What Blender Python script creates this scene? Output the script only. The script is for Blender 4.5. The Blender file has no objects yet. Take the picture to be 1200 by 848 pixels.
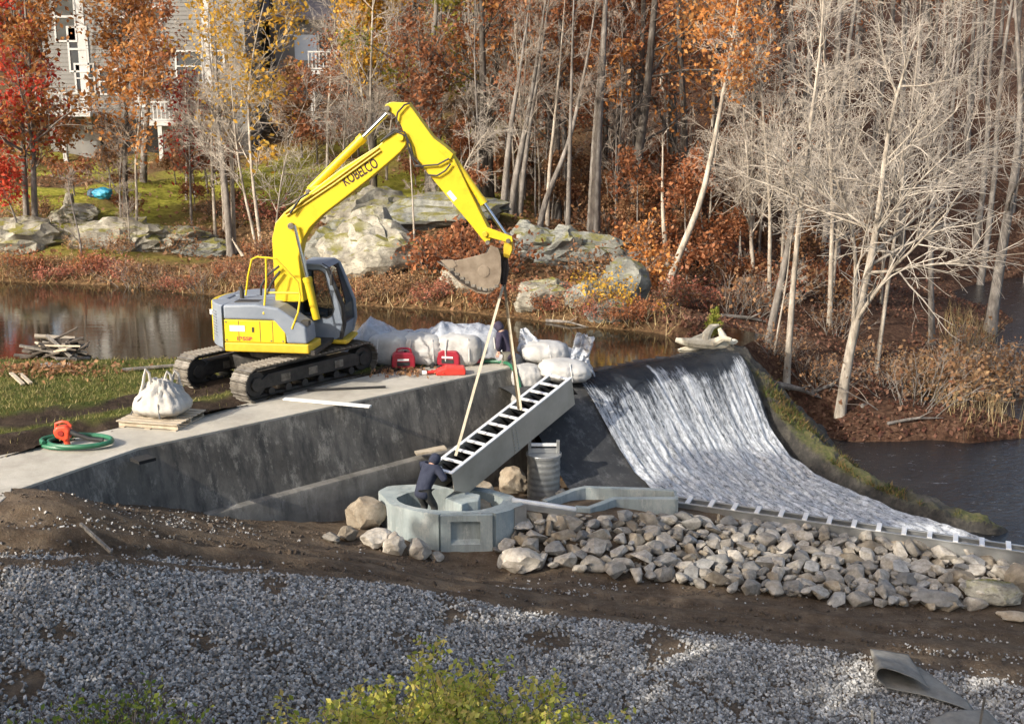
import bpy, bmesh, math, random
import numpy as np
from mathutils import Matrix, Vector, noise as mnoise
R = math.radians
S = bpy.context.scene
COL = S.collection

# ------------------------------------------------------------------ camera, sky, sun, exposure
CAMZ, PITCH, FPX = 6.5, 13.0, 1400.0
cd = bpy.data.cameras.new('camera'); cam = bpy.data.objects.new('camera', cd); COL.objects.link(cam)
cam.location = (0, 0, CAMZ); cam.rotation_euler = (R(90 - PITCH), 0, 0)
cd.sensor_width = 36; cd.lens = 42; cd.clip_start = .1; cd.clip_end = 3000
S.camera = cam
SUN_AZ = math.atan2(-.75, -.66)          # bearing (from +Y, clockwise) of the sun: behind the viewer, to the left
SUN_EL = R(29)
W = bpy.data.worlds.new('World'); S.world = W; W.use_nodes = True
nt = W.node_tree; nt.nodes.clear()
sky = nt.nodes.new('ShaderNodeTexSky'); sky.sky_type = 'NISHITA'; sky.sun_disc = False
sky.air_density = 1.0; sky.dust_density = 4.5; sky.ozone_density = .35; sky.sun_elevation = SUN_EL; sky.sun_rotation = SUN_AZ
bg = nt.nodes.new('ShaderNodeBackground'); bg.inputs[1].default_value = .15
wo = nt.nodes.new('ShaderNodeOutputWorld')
nt.links.new(sky.outputs[0], bg.inputs[0]); nt.links.new(bg.outputs[0], wo.inputs[0])
sl = bpy.data.lights.new('sun', 'SUN'); sl.energy = 3.0; sl.angle = R(.53); sl.color = (1, .93, .82)
so = bpy.data.objects.new('sun', sl); COL.objects.link(so); so.location = (-40, -30, 40)
TOSUN = Vector((math.sin(SUN_AZ) * math.cos(SUN_EL), math.cos(SUN_AZ) * math.cos(SUN_EL), math.sin(SUN_EL)))
so.rotation_euler = TOSUN.to_track_quat('Z', 'Y').to_euler()
S.view_settings.view_transform = 'Standard'; S.view_settings.look = 'None'
S.view_settings.exposure = .92; S.view_settings.gamma = 1
S.cycles.max_bounces = 6; S.cycles.transparent_max_bounces = 12

# ------------------------------------------------------------------ measuring: a pixel of the 1200x848 photo to a place
cp, sp_ = math.cos(R(PITCH)), math.sin(R(PITCH))
def P(px, py, Y=None, z=None):
    a, b = (px - 600) / FPX, (424 - py) / FPX
    d = Vector((a, cp + b * sp_, -sp_ + b * cp))
    t = Y / d.y if Y is not None else (z - CAMZ) / d.z
    return Vector((0, 0, CAMZ)) + d * t
def PX(p):
    p = Vector(p) - Vector((0, 0, CAMZ)); dep = p.y * cp - p.z * sp_
    return 600 + FPX * p.x / dep, 424 - FPX * (p.y * sp_ + p.z * cp) / dep

# ------------------------------------------------------------------ helpers
def tag(o, label=None, cat=None, group=None, kind=None):
    if label: o['label'] = label
    if cat: o['category'] = cat
    if group: o['group'] = group
    if kind: o['kind'] = kind
    return o
ORG = {}
def thing(name, label, cat, loc=(0, 0, 0), group=None):
    o = bpy.data.objects.new(name, None); COL.objects.link(o); o.location = loc; o.empty_display_size = .3
    ORG[o.name] = Vector(loc)
    return tag(o, label, cat, group)
def mesh_np(name, V, F, mat=None, smooth=True):
    me = bpy.data.meshes.new(name)
    V = np.asarray(V, np.float32)
    if isinstance(F, np.ndarray):
        n, k = F.shape
        me.vertices.add(len(V)); me.vertices.foreach_set('co', V.ravel())
        me.loops.add(n * k); me.loops.foreach_set('vertex_index', F.astype(np.int32).ravel())
        me.polygons.add(n); me.polygons.foreach_set('loop_start', np.arange(0, n * k, k, dtype=np.int32))
        me.update(calc_edges=True)
    else:
        me.from_pydata(V.tolist(), [], F); me.update()
    me.polygons.foreach_set('use_smooth', np.full(len(me.polygons), smooth, bool))
    if mat: me.materials.append(mat)
    return me
def link(name, me, parent=None):
    o = bpy.data.objects.new(name, me); COL.objects.link(o)
    if parent is not None:
        o.parent = parent
    return o
def obj_np(name, V, F, mat, parent=None, smooth=True):
    """vertices given in world coordinates; parents are unrotated"""
    org = ORG.get(parent.name, Vector()) if parent is not None else Vector()
    V = np.asarray(V, np.float32) - np.array(org, np.float32)
    o = link(name, mesh_np(name, V, F, mat, smooth), parent)
    ORG[o.name] = org
    return o
def copy_tree(src, loc=None, rz=None, sc=None):
    c = src.copy(); COL.objects.link(c)
    if loc is not None: c.location = loc
    if rz is not None: c.rotation_euler = (0, 0, rz)
    if sc is not None: c.scale = (sc, sc, sc) if not hasattr(sc, '__len__') else sc
    for ch in src.children:
        d = ch.copy(); COL.objects.link(d); d.parent = c
        for g in ch.children:
            e = g.copy(); COL.objects.link(e); e.parent = d
    return c
def frame(o, f, u=(0, 0, 1)):
    """matrix with x along f, z near u"""
    f = Vector(f).normalized(); u = Vector(u); l = u.cross(f).normalized(); u = f.cross(l)
    m = Matrix((f, l, u)).transposed().to_4x4(); m.translation = Vector(o)
    return m
class MB:
    def __init__(s, m=None): s.v = []; s.f = []; s.m = m or Matrix()
    def add(s, vs, fs):
        n = len(s.v); s.v += [s.m @ Vector(v) for v in vs]; s.f += [[n + i for i in f] for f in fs]; return s
    def box(s, x0, x1, y0, y1, z0, z1):
        return s.add([(x0, y0, z0), (x1, y0, z0), (x1, y1, z0), (x0, y1, z0), (x0, y0, z1), (x1, y0, z1), (x1, y1, z1), (x0, y1, z1)],
                     [(3, 2, 1, 0), (4, 5, 6, 7), (0, 1, 5, 4), (1, 2, 6, 5), (2, 3, 7, 6), (3, 0, 4, 7)])
    def prism(s, poly, y0, y1, ax='y'):
        """polygon in two axes, pulled along the third (ax)"""
        n = len(poly)
        k = {'y': lambda a, b, c: (a, c, b), 'z': lambda a, b, c: (a, b, c), 'x': lambda a, b, c: (c, a, b)}[ax]
        vs = [k(a, b, y0) for a, b in poly] + [k(a, b, y1) for a, b in poly]
        return s.add(vs, [list(range(n))[::-1], [n + i for i in range(n)]] + [[i, (i + 1) % n, n + (i + 1) % n, n + i] for i in range(n)])
    def tube(s, pts, r, n=8, caps=True):
        pts = [Vector(p) for p in pts]; k = len(pts)
        rr = r if hasattr(r, '__len__') else [r] * k
        vs = []; pu = None
        for i, p in enumerate(pts):
            t = (pts[min(i + 1, k - 1)] - pts[max(i - 1, 0)]).normalized()
            if pu is None:
                pu = t.cross(Vector((0, 0, 1)) if abs(t.z) < .95 else Vector((1, 0, 0))).normalized()
            pu = (pu - t * pu.dot(t)).normalized(); w = t.cross(pu)
            vs += [p + (pu * math.cos(2 * math.pi * j / n) + w * math.sin(2 * math.pi * j / n)) * rr[i] for j in range(n)]
        fs = [[i * n + j, i * n + (j + 1) % n, (i + 1) * n + (j + 1) % n, (i + 1) * n + j] for i in range(k - 1) for j in range(n)]
        if caps: fs += [list(range(n))[::-1], [(k - 1) * n + j for j in range(n)]]
        return s.add(vs, fs)
    def bar(s, a, b, w, h, u=(0, 0, 1)):
        a, b = Vector(a), Vector(b); L = (b - a).length
        q = s.m; s.m = q @ frame(a, b - a, u); s.box(0, L, -w / 2, w / 2, -h / 2, h / 2); s.m = q
        return s
    def build(s, name, mat, parent=None, smooth=False, bevel=0, seg=2):
        o = obj_np(name, [tuple(v) for v in s.v], s.f, mat, parent, smooth)
        me = o.data
        bm = bmesh.new(); bm.from_mesh(me); bmesh.ops.recalc_face_normals(bm, faces=bm.faces[:])
        if bevel:
            es = [e for e in bm.edges if len(e.link_faces) == 2 and e.calc_face_angle(0) > R(28)]
            try: bmesh.ops.bevel(bm, geom=es, offset=bevel, segments=seg, affect='EDGES', clamp_overlap=True, profile=.5)
            except Exception: pass
        bm.to_mesh(me); bm.free()
        if smooth:
            try: me.set_sharp_from_angle(angle=R(38))
            except Exception: pass
        return o

# ------------------------------------------------------------------ materials (colour, grain and wear only)
def nodes(name):
    m = bpy.data.materials.new(name); m.use_nodes = True; t = m.node_tree
    return m, t, t.nodes['Principled BSDF'], t.links.new, t.nodes.new
def coord(t, kind='Object', scale=(1, 1, 1)):
    tc = t.nodes.new('ShaderNodeTexCoord'); mp = t.nodes.new('ShaderNodeMapping'); mp.inputs['Scale'].default_value = scale
    t.links.new(tc.outputs[kind], mp.inputs[0]); return mp.outputs[0]
def noise_n(t, v, scale, detail=4, rough=.6, dist=0):
    n = t.nodes.new('ShaderNodeTexNoise'); n.inputs['Scale'].default_value = scale; n.inputs['Detail'].default_value = detail
    n.inputs['Roughness'].default_value = rough; n.inputs['Distortion'].default_value = dist
    t.links.new(v, n.inputs['Vector']); return n.outputs['Fac']
def ramp(t, f, stops, interp='LINEAR'):
    r = t.nodes.new('ShaderNodeValToRGB'); r.color_ramp.interpolation = interp
    e = r.color_ramp.elements
    while len(e) < len(stops): e.new(.5)
    for i, (p, c) in enumerate(stops):
        e[i].position = p; e[i].color = (*c, 1) if hasattr(c, '__len__') else (c, c, c, 1)
    t.links.new(f, r.inputs[0]); return r.outputs[0]
def mix(t, f, a, b, mode='MIX'):
    n = t.nodes.new('ShaderNodeMix'); n.data_type = 'RGBA'; n.blend_type = mode
    for s_, v in ((n.inputs[0], f), (n.inputs[6], a), (n.inputs[7], b)):
        if hasattr(v, 'is_linked'): t.links.new(v, s_)
        elif hasattr(v, '__len__'): s_.default_value = (*v, 1)
        else: s_.default_value = v
    return n.outputs[2]
def bump(t, b, h, strength=.4, dist=.02):
    n = t.nodes.new('ShaderNodeBump'); n.inputs['Strength'].default_value = strength; n.inputs['Distance'].default_value = dist
    t.links.new(h, n.inputs['Height']); t.links.new(n.outputs[0], b.inputs['Normal'])
def attr(t, name):
    a = t.nodes.new('ShaderNodeAttribute'); a.attribute_name = name; return a
def isl(t):
    return t.nodes.new('ShaderNodeNewGeometry').outputs['Random Per Island']
def objrand(t):
    return t.nodes.new('ShaderNodeObjectInfo').outputs['Random']
def M(name, c1, c2=None, scale=4, rough=.8, metal=0, bs=.3, bd=.01, fine=30, c3=None, spec=.5, scl=(1, 1, 1), lo=.35, hi=.65, kind='Object'):
    m, t, b, L, N = nodes(name)
    v = coord(t, kind, scl)
    if c2 is not None:
        st = [(lo, c1), (hi, c2)] if c3 is None else [(lo, c1), ((lo + hi) / 2, c2), (hi, c3)]
        L(ramp(t, noise_n(t, v, scale, 6, .65), st), b.inputs['Base Color'])
    else: b.inputs['Base Color'].default_value = (*c1, 1)
    b.inputs['Roughness'].default_value = rough; b.inputs['Metallic'].default_value = metal
    b.inputs['Specular IOR Level'].default_value = spec
    if bs: bump(t, b, noise_n(t, v, fine, 5, .6), bs, bd)
    return m
def leaf_mat(name, cols, trans=.45):
    m, t, b, L, N = nodes(name)
    c = ramp(t, isl(t), [(i / max(1, len(cols) - 1), k) for i, k in enumerate(cols)])
    hs = N('ShaderNodeHueSaturation'); L(c, hs.inputs['Color'])
    mr = N('ShaderNodeMapRange'); mr.inputs[3].default_value = .75; mr.inputs[4].default_value = 1.25
    L(objrand(t), mr.inputs[0]); L(mr.outputs[0], hs.inputs['Value'])
    L(hs.outputs[0], b.inputs['Base Color']); b.inputs['Roughness'].default_value = .65; b.inputs['Specular IOR Level'].default_value = .25
    tr = N('ShaderNodeBsdfTranslucent'); L(hs.outputs[0], tr.inputs[0])
    ms = N('ShaderNodeMixShader'); ms.inputs[0].default_value = trans
    L(b.outputs[0], ms.inputs[1]); L(tr.outputs[0], ms.inputs[2])
    L(ms.outputs[0], t.nodes['Material Output'].inputs[0])
    return m
def bark_mat(name, c1, c2, c3, scale=6):
    m, t, b, L, N = nodes(name)
    v = coord(t, 'Object', (1, 1, .35))
    c = ramp(t, noise_n(t, v, scale, 6, .7), [(.3, c1), (.5, c2), (.68, c3)])
    L(c, b.inputs['Base Color']); b.inputs['Roughness'].default_value = .9; b.inputs['Specular IOR Level'].default_value = .2
    bump(t, b, noise_n(t, v, 25, 4), .5, .02)
    return m

# ------------------------------------------------------------------ terrain helpers
def tps(ctrl, smooth=1e-3):
    """thin-plate height function through (x, y, z) points"""
    A = np.array([tuple(c) for c in ctrl], float); n = len(A); sc = 10.0
    xy = A[:, :2] / sc
    def phi(d2): return np.where(d2 > 1e-12, .5 * d2 * np.log(np.maximum(d2, 1e-12)), 0)
    K = phi(((xy[:, None] - xy[None]) ** 2).sum(-1)) + smooth * np.eye(n)
    Pm = np.c_[np.ones(n), xy]
    sol = np.linalg.solve(np.block([[K, Pm], [Pm.T, np.zeros((3, 3))]]), np.r_[A[:, 2], 0, 0, 0])
    w, a = sol[:n], sol[n:]
    def f(x, y):
        q = np.stack([np.asarray(x, float) / sc, np.asarray(y, float) / sc], -1); sh = q.shape[:-1]; q = q.reshape(-1, 2)
        out = np.empty(len(q))
        for i in range(0, len(q), 20000):
            qq = q[i:i + 20000]
            out[i:i + 20000] = phi(((qq[:, None] - xy[None]) ** 2).sum(-1)) @ w + a[0] + qq @ a[1:]
        return out.reshape(sh)
    return f
def fbm(x, y, scale=1., seed=0, octs=4):
    """cheap value noise on arrays, about -1..1"""
    tot = np.zeros_like(np.asarray(x, float)); amp = 1.; nrm = 0
    for o in range(octs):
        X = x * scale * 2 ** o + 17.3 * seed + o * 5.1; Y = y * scale * 2 ** o - 9.7 * seed + o * 3.3
        xi, yi = np.floor(X), np.floor(Y); fx, fy = X - xi, Y - yi
        fx = fx * fx * (3 - 2 * fx); fy = fy * fy * (3 - 2 * fy)
        def h(a, b):
            s_ = np.sin(a * 127.1 + b * 311.7 + o * 74.7) * 43758.5453; return s_ - np.floor(s_)
        v = (h(xi, yi) * (1 - fx) + h(xi + 1, yi) * fx) * (1 - fy) + (h(xi, yi + 1) * (1 - fx) + h(xi + 1, yi + 1) * fx) * fy
        tot += (v * 2 - 1) * amp; nrm += amp; amp *= .5
    return tot / nrm
def inside(px, py, poly):
    px, py = np.asarray(px), np.asarray(py); r = np.zeros(px.shape, bool); n = len(poly)
    for i in range(n):
        x0, y0 = poly[i][:2]; x1, y1 = poly[(i + 1) % n][:2]
        if y0 == y1: continue
        r ^= ((y0 > py) != (y1 > py)) & (px < (x1 - x0) * (py - y0) / (y1 - y0) + x0)
    return r
def segdist(px, py, line):
    d = np.full(np.shape(px), 1e9)
    for a, b in zip(line[:-1], line[1:]):
        ax, ay = a[0], a[1]; bx, by = b[0] - ax, b[1] - ay
        t = np.clip(((px - ax) * bx + (py - ay) * by) / (bx * bx + by * by), 0, 1)
        d = np.minimum(d, np.hypot(px - ax - t * bx, py - ay - t * by))
    return d
def grid_mesh(name, X, Y, Z, mat, keep=None, masks=None, smooth=True):
    n, k = X.shape
    V = np.stack([X, Y, Z], -1).reshape(-1, 3)
    i = np.arange(n * k).reshape(n, k)
    F = np.stack([i[:-1, :-1], i[:-1, 1:], i[1:, 1:], i[1:, :-1]], -1).reshape(-1, 4)
    if keep is not None:
        kk = keep.reshape(-1); F = F[kk[F].all(1)]
        used = np.zeros(len(V), bool); used[F.ravel()] = True
        remap = np.cumsum(used) - 1; F = remap[F]; V = V[used]
    else: used = None
    o = obj_np(name, V, F, mat, None, smooth)
    for nm, a in (masks or {}).items():
        a = a.reshape(-1); a = a[used] if used is not None else a
        at = o.data.attributes.new(nm, 'FLOAT', 'POINT'); at.data.foreach_set('value', a.astype(np.float32))
    return o
rng = np.random.default_rng(7)
random.seed(7)
# ================================================================== THE SETTING
PONDZ, STREAMZ = -.38, -3.2
# ------------- materials of the ground
def ground_mat():
    m, t, b, L, N = nodes('leaf_litter_ground')
    v = coord(t, 'Object')
    litter = ramp(t, noise_n(t, v, 7, 8, .75), [(.3, (.030, .020, .013)), (.45, (.085, .052, .028)), (.55, (.16, .10, .05)), (.7, (.24, .16, .085))])
    moss = ramp(t, noise_n(t, v, 5, 6, .7), [(.3, (.10, .10, .018)), (.5, (.25, .25, .035)), (.7, (.40, .35, .08))])
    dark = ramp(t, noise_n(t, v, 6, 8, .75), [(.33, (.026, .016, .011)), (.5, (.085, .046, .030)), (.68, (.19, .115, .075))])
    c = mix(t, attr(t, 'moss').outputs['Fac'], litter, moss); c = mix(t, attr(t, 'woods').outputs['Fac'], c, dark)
    L(c, b.inputs['Base Color']); b.inputs['Roughness'].default_value = 1; b.inputs['Specular IOR Level'].default_value = .1
    bump(t, b, noise_n(t, v, 14, 8, .8), 1, .08)
    return m
def dirt_mat():
    m, t, b, L, N = nodes('brown_dirt')
    v = coord(t, 'Object')
    c = ramp(t, noise_n(t, v, 2.2, 9, .72), [(.3, (.065, .045, .030)), (.5, (.125, .090, .061)), (.68, (.21, .16, .112))])
    wv = coord(t, 'Object', (.5, 2.2, 1))
    c = mix(t, ramp(t, noise_n(t, wv, 2.5, 6, .7), [(.45, 0), (.7, .7)]), c, (.175, .135, .095))
    fl = ramp(t, noise_n(t, v, 26, 3, .7), [(.63, 0), (.69, 1)]); c = mix(t, fl, c, (.24, .215, .185))
    L(c, b.inputs['Base Color']); b.inputs['Roughness'].default_value = 1; b.inputs['Specular IOR Level'].default_value = .15
    bump(t, b, noise_n(t, v, 9, 9, .75), 1, .09)
    return m
def lawn_mat():
    m, t, b, L, N = nodes('lawn_and_mud')
    v = coord(t, 'Object')
    g = ramp(t, noise_n(t, v, 1.3, 8, .7), [(.3, (.040, .058, .014)), (.5, (.085, .10, .022)), (.7, (.19, .17, .06))])
    mud = ramp(t, noise_n(t, v, 5, 8, .75), [(.3, (.018, .013, .010)), (.6, (.06, .043, .032)), (.75, (.14, .11, .08))])
    L(mix(t, attr(t, 'mud').outputs['Fac'], g, mud), b.inputs['Base Color']); b.inputs['Roughness'].default_value = 1
    b.inputs['Specular IOR Level'].default_value = .15
    bump(t, b, noise_n(t, v, 12, 8, .8), 1, .07)
    return m
def concrete(name, c1, c2, c3, streak=.5, scale=1.2, light=None, bs=.35, streakcol=(.03, .032, .034)):
    m, t, b, L, N = nodes(name)
    v = coord(t, 'Object'); c = ramp(t, noise_n(t, v, scale, 9, .7), [(.3, c1), (.5, c2), (.7, c3)])
    if streak:
        sv = coord(t, 'Object', (2.4, 2.4, .22))
        c = mix(t, ramp(t, noise_n(t, sv, 1.6, 7, .7), [(.48, 0), (.68, streak)]), c, streakcol)
    if light:
        lv = coord(t, 'Object', (1.7, 1.7, .8))
        c = mix(t, ramp(t, noise_n(t, lv, 1.7, 12, .82), [(.52, 0), (.64, .8)]), c, light)
    L(c, b.inputs['Base Color']); b.inputs['Roughness'].default_value = .9; b.inputs['Specular IOR Level'].default_value = .3
    bump(t, b, noise_n(t, v, 14, 8, .75), bs, .03)
    return m
m_ground, m_dirt, m_lawn = ground_mat(), dirt_mat(), lawn_mat()
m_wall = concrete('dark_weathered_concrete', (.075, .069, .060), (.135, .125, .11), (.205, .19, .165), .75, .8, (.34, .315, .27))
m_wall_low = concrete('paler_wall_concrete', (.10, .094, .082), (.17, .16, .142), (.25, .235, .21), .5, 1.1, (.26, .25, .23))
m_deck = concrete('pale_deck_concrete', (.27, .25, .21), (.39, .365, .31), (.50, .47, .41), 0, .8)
m_chute = concrete('wet_dark_concrete', (.022, .024, .028), (.042, .043, .045), (.075, .074, .072), .5, .9, (.12, .12, .12))
m_newconc = concrete('new_pale_green_concrete', (.23, .27, .275), (.30, .345, .345), (.38, .41, .40), .7, 1.1, (.46, .47, .45), .2, (.17, .19, .185))

# ------------- base sheet out to the horizon
g = MB(); g.add([(-2500, -2500, -5.2), (2500, -2500, -5.2), (2500, 2500, -5.2), (-2500, 2500, -5.2)], [(0, 1, 2, 3)])
gb = g.build('ground', M('far_ground', (.05, .04, .03), (.09, .07, .05), .2)); tag(gb, kind='structure')

# ------------- far bank, hillside and woods floor: one sheet
c = []
def cpt(px, py, **k): c.append(P(px, py, **k))
shore = [(-250, 318), (0, 329), (120, 334), (240, 345), (370, 356), (500, 362), (620, 374), (700, 384), (750, 388), (800, 404)]
SH = [P(x, y, z=PONDZ) for x, y in shore]
for p in SH: c += [p + Vector((0, -.0, .02)), p + Vector((0, -2.2, -1.1)), p + Vector((0, .5, .35))]
for x, y, Y in [(100, 215, 55), (0, 262, 47), (0, 215, 55), (250, 255, 50), (160, 285, 46), (280, 300, 45.5), (450, 250, 45), (385, 255, 46), (560, 250, 44), (620, 283, 42),
                (480, 205, 56), (330, 215, 56), (640, 300, 41), (690, 330, 39), (700, 285, 46), (760, 360, 37), (780, 300, 48), (800, 345, 42),
                (850, 345, 42), (870, 385, 37), (900, 420, 34.6), (950, 440, 35), (1000, 420, 38), (1050, 465, 35.6), (1000, 480, 33.6), (1120, 490, 35.6), (1110, 430, 40), (1100, 350, 50), (950, 330, 48),
                (900, 300, 55), (1000, 330, 52), (-200, 240, 52), (-300, 200, 60), (150, 192, 64), (250, 192, 64)]: cpt(x, y, Y=Y)
for x, y in [(940, 500), (1000, 517), (1060, 516), (1130, 518), (1200, 512), (1163, 418), (1160, 392)]:
    cpt(x, y, z=STREAMZ + .02)
for x, y in [(1186, 372), (1192, 355), (1000, 560), (1100, 560), (1200, 560), (1300, 540), (1250, 440), (1230, 380), (1220, 350), (1300, 400), (1100, 600)]: cpt(x, y, z=STREAMZ - .9)
for x, y, z in [(-40, 34, -1.6), (-20, 34, -1.6), (-8, 33, -1.5), (-2, 32.5, -1.4), (4, 32.5, -1.2), (-60, 36, -1.5), (-35, 25, -1.8), (-15, 25, -2.2), (-5, 24, -2.5), (3, 25, -4.2), (9, 24, -4.4), (-8, 15, -4.6), (8, 15, -4.8), (0, 5, -4.9), (-40, 5, -4.8), (40, 5, -4.8),
                (-60, 60, 3), (-30, 72, 4.2), (0, 66, 4.5), (20, 66, 3), (40, 66, 1), (60, 60, -1), (60, 40, -3.6), (60, 30, -4.5),
                (-60, 100, 11), (-25, 100, 11), (0, 95, 11), (25, 95, 10), (50, 95, 9), (80, 95, 8), (-90, 140, 18), (0, 140, 20), (90, 140, 18), (0, 190, 24), (-120, 190, 24), (120, 190, 22)]: c.append(Vector((x, y, z)))
hill_f0 = tps(c, 4e-4)
def hill_f(x, y):
    x, y = np.asarray(x, float), np.asarray(y, float)
    far = np.clip((y - 40) / 40, 0, 1)
    return hill_f0(x, y) + fbm(x, y, .35, 3) * (.10 + .5 * far) + fbm(x, y, 1.3, 5) * .07
vv = np.r_[np.linspace(24, 58, 190), np.geomspace(58.3, 200, 70)]
uu = np.linspace(-1, 1, 240)
Yg, Ug = np.meshgrid(vv, uu, indexing='ij'); Xg = Ug * (14 + Yg * .62)
Zg = hill_f(Xg, Yg)
moss = np.clip((fbm(Xg, Yg, .25, 11) + .18) * 3, 0, 1) * np.clip((Yg - 43) / 3, 0, 1) * np.clip((2 - Xg) / 3, 0, 1) * np.clip((70 - Yg) / 6, 0, 1)
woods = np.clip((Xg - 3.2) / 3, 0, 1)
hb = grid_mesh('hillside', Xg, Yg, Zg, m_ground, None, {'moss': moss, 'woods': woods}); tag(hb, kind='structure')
def on_hill(px, py, it=40):
    """where the ray of a pixel meets the far bank"""
    lo, hi = 30., 120.
    d = P(px, py, Y=1) - Vector((0, 0, CAMZ))
    ts = np.linspace(lo, hi, 900); z = CAMZ + d.z * ts - hill_f(d.x * ts, ts)
    i = np.argmax(z < 0); t = ts[i]
    return Vector((d.x * t, t, float(hill_f(d.x * t, t))))

# ------------- water: the mill pond and the stream below
def water_mat(name, base, scale, sx=(1, 1, 1), bs=.12, bd=.03, rough=.03, fleck=None):
    m, t, b, L, N = nodes(name)
    v = coord(t, 'Object', sx)
    b.inputs['Base Color'].default_value = (*base, 1); b.inputs['Roughness'].default_value = rough; b.inputs['IOR'].default_value = 1.38
    b.inputs['Specular IOR Level'].default_value = .9
    bump(t, b, noise_n(t, v, scale, 5, .62, .4), bs, bd)
    if fleck:
        f = ramp(t, noise_n(t, v, fleck, 8, .75), [(.60, 0), (.68, .5)]); L(mix(t, f, base, (.25, .27, .30)), b.inputs['Base Color'])
        L(ramp(t, noise_n(t, v, fleck, 8, .75), [(.60, rough), (.68, .5)]), b.inputs['Roughness'])
    return m
WDIR = Vector((.69, .724, 0)); PD = Vector((.724, -.69, 0))        # along the dam, and downstream from it
CR0 = Vector((.25, 27.45, -.36)); CR1 = Vector((5.75, 31.2, -.36))       # the crest
cdir = (CR1 - CR0).normalized()
pond_poly = [(-60, 28.2), (-20, 28.6), (-12, 28.6), (-6, 29), (-1.5, 28.9), (.1, 27.6), tuple(CR0[:2]), tuple((CR1 + cdir * .4)[:2]), (7.2, 33.2), (5, 36), (0, 40), (-10, 44), (-30, 50), (-60, 52)]
xs, ys = np.linspace(-60, 8, 260), np.linspace(26.5, 52, 130)
X, Y = np.meshgrid(xs, ys, indexing='xy')
bm = bmesh.new(); vs = [bm.verts.new((x, y, PONDZ)) for x, y in pond_poly]; bm.faces.new(vs); bmesh.ops.recalc_face_normals(bm, faces=bm.faces)
me = bpy.data.meshes.new('pond_water'); bm.to_mesh(me); bm.free()
if me.polygons[0].normal.z < 0: me.flip_normals()
me.materials.append(water_mat('pond_water', (.022, .017, .010), 1.6, (.7, 2.2, 1), .11, .03))
tag(link('pond_water', me), kind='structure')
g = MB(); g.add([(6.3, 20, STREAMZ), (70, 20, STREAMZ), (70, 66, STREAMZ), (12, 66, STREAMZ), (7.5, 34, STREAMZ)], [(0, 1, 2, 3, 4)])
tag(g.build('stream_water', water_mat('stream_water', (.010, .011, .012), 4.5, (1, 1.8, 1), .6, .06, .16, 2.6)), kind='structure')

# ------------- near bank: dirt track, gravel slope, ground under the riprap
nb = []
for x, y, z in [(-300, 600, .05), (0, 590, 0.02), (60, 580, 0), (100, 587, -.55), (163, 590, -.97), (270, 607, -1.65), (370, 625, -2.1), (450, 637, -2.3), (520, 652, -2.5), (600, 662, -2.6), (720, 678, -2.7),
                (850, 692, -2.85), (1000, 708, -3.0), (1130, 718, -3.1), (1250, 728, -3.15), (0, 650, -.3), (200, 655, -.85), (400, 677, -1.5), (600, 712, -2.1), (800, 738, -2.5), (1000, 770, -2.75), (1250, 800, -2.95),
                (-300, 660, -.2), (-300, 848, -1.0), (0, 848, -1.05), (300, 848, -1.6), (600, 848, -2.25), (900, 848, -2.65), (1250, 848, -3.15), (0, 750, -.7), (300, 750, -1.25), (600, 775, -2.2), (900, 800, -2.65),
                (610, 606, -2.15), (700, 614, -2.2), (800, 604, -2.45), (900, 617, -2.6), (1000, 630, -2.68), (1100, 645, -2.76), (1190, 660, -2.82), (1260, 668, -2.85), (560, 590, -2.4), (450, 600, -2.4), (640, 580, -2.4), (700, 560, -2.6)]:
    nb.append(P(x, y, z=z))
nb += [Vector(p) for p in [(-9, 6, -2.2), (0, 6, -3.2), (9, 6, -3.8), (-25, 12, -.5), (25, 14, -4)]]
near_f0 = tps(nb, 2e-4)
def gl_line(px): return np.interp(px, [-300, 0, 200, 400, 600, 800, 1000, 1200, 1500], [640, 648, 655, 675, 711, 738, 768, 800, 830])   # upper edge of the gravel, read off the photo
def near_f(x, y):
    x, y = np.asarray(x, float), np.asarray(y, float)
    return near_f0(x, y) + fbm(x, y, .7, 1) * .07 + fbm(x, y, 3, 2) * .035
xs, ys = np.linspace(-16, 16, 340), np.linspace(8, 27, 200)
X, Y = np.meshgrid(xs, ys, indexing='xy'); Z = near_f(X, Y)
# cart ruts along the dirt track
def ppx(X, Y, Z):
    dep = Y * cp - (Z - CAMZ) * sp_; return 600 + FPX * X / dep, 424 - FPX * (Y * sp_ + (Z - CAMZ) * cp) / dep
RUTS = [[P(x, y, z=z) for x, y, z in L_] for L_ in
        ([(-100, 612, 0), (60, 612, -.15), (250, 630, -1.0), (450, 660, -1.95), (650, 690, -2.5), (850, 715, -2.8), (1050, 740, -3), (1250, 757, -3.1)],
         [(-100, 632, 0), (60, 634, -.2), (250, 646, -.9), (450, 676, -1.8), (650, 706, -2.3), (850, 732, -2.7), (1050, 760, -2.9), (1250, 780, -3.0)])]
for L_ in RUTS:
    d = segdist(X, Y, L_); Z -= .09 * np.exp(-(d / .16) ** 2); Z += .05 * np.exp(-((d - .34) / .14) ** 2)
w_a, w_b = P(-60, 590, z=0), P(163, 524, z=0)
_f0 = P(792, 588, z=-2.34); _f1 = P(1260, 655, z=-2.52); _d = (_f1 - _f0); _d.z = 0; _d.normalize()
up_ = (X - _f0.x) * -_d.y + (Y - _f0.y) * _d.x            # metres upstream of the flume line
keep = ~((Y > 24.5) & (X < -1.2)) & ~((up_ > .25) & (X > 2.4))
nbo = grid_mesh('dirt_bank', X, Y, Z, m_dirt, keep); tag(nbo, kind='structure')

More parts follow.
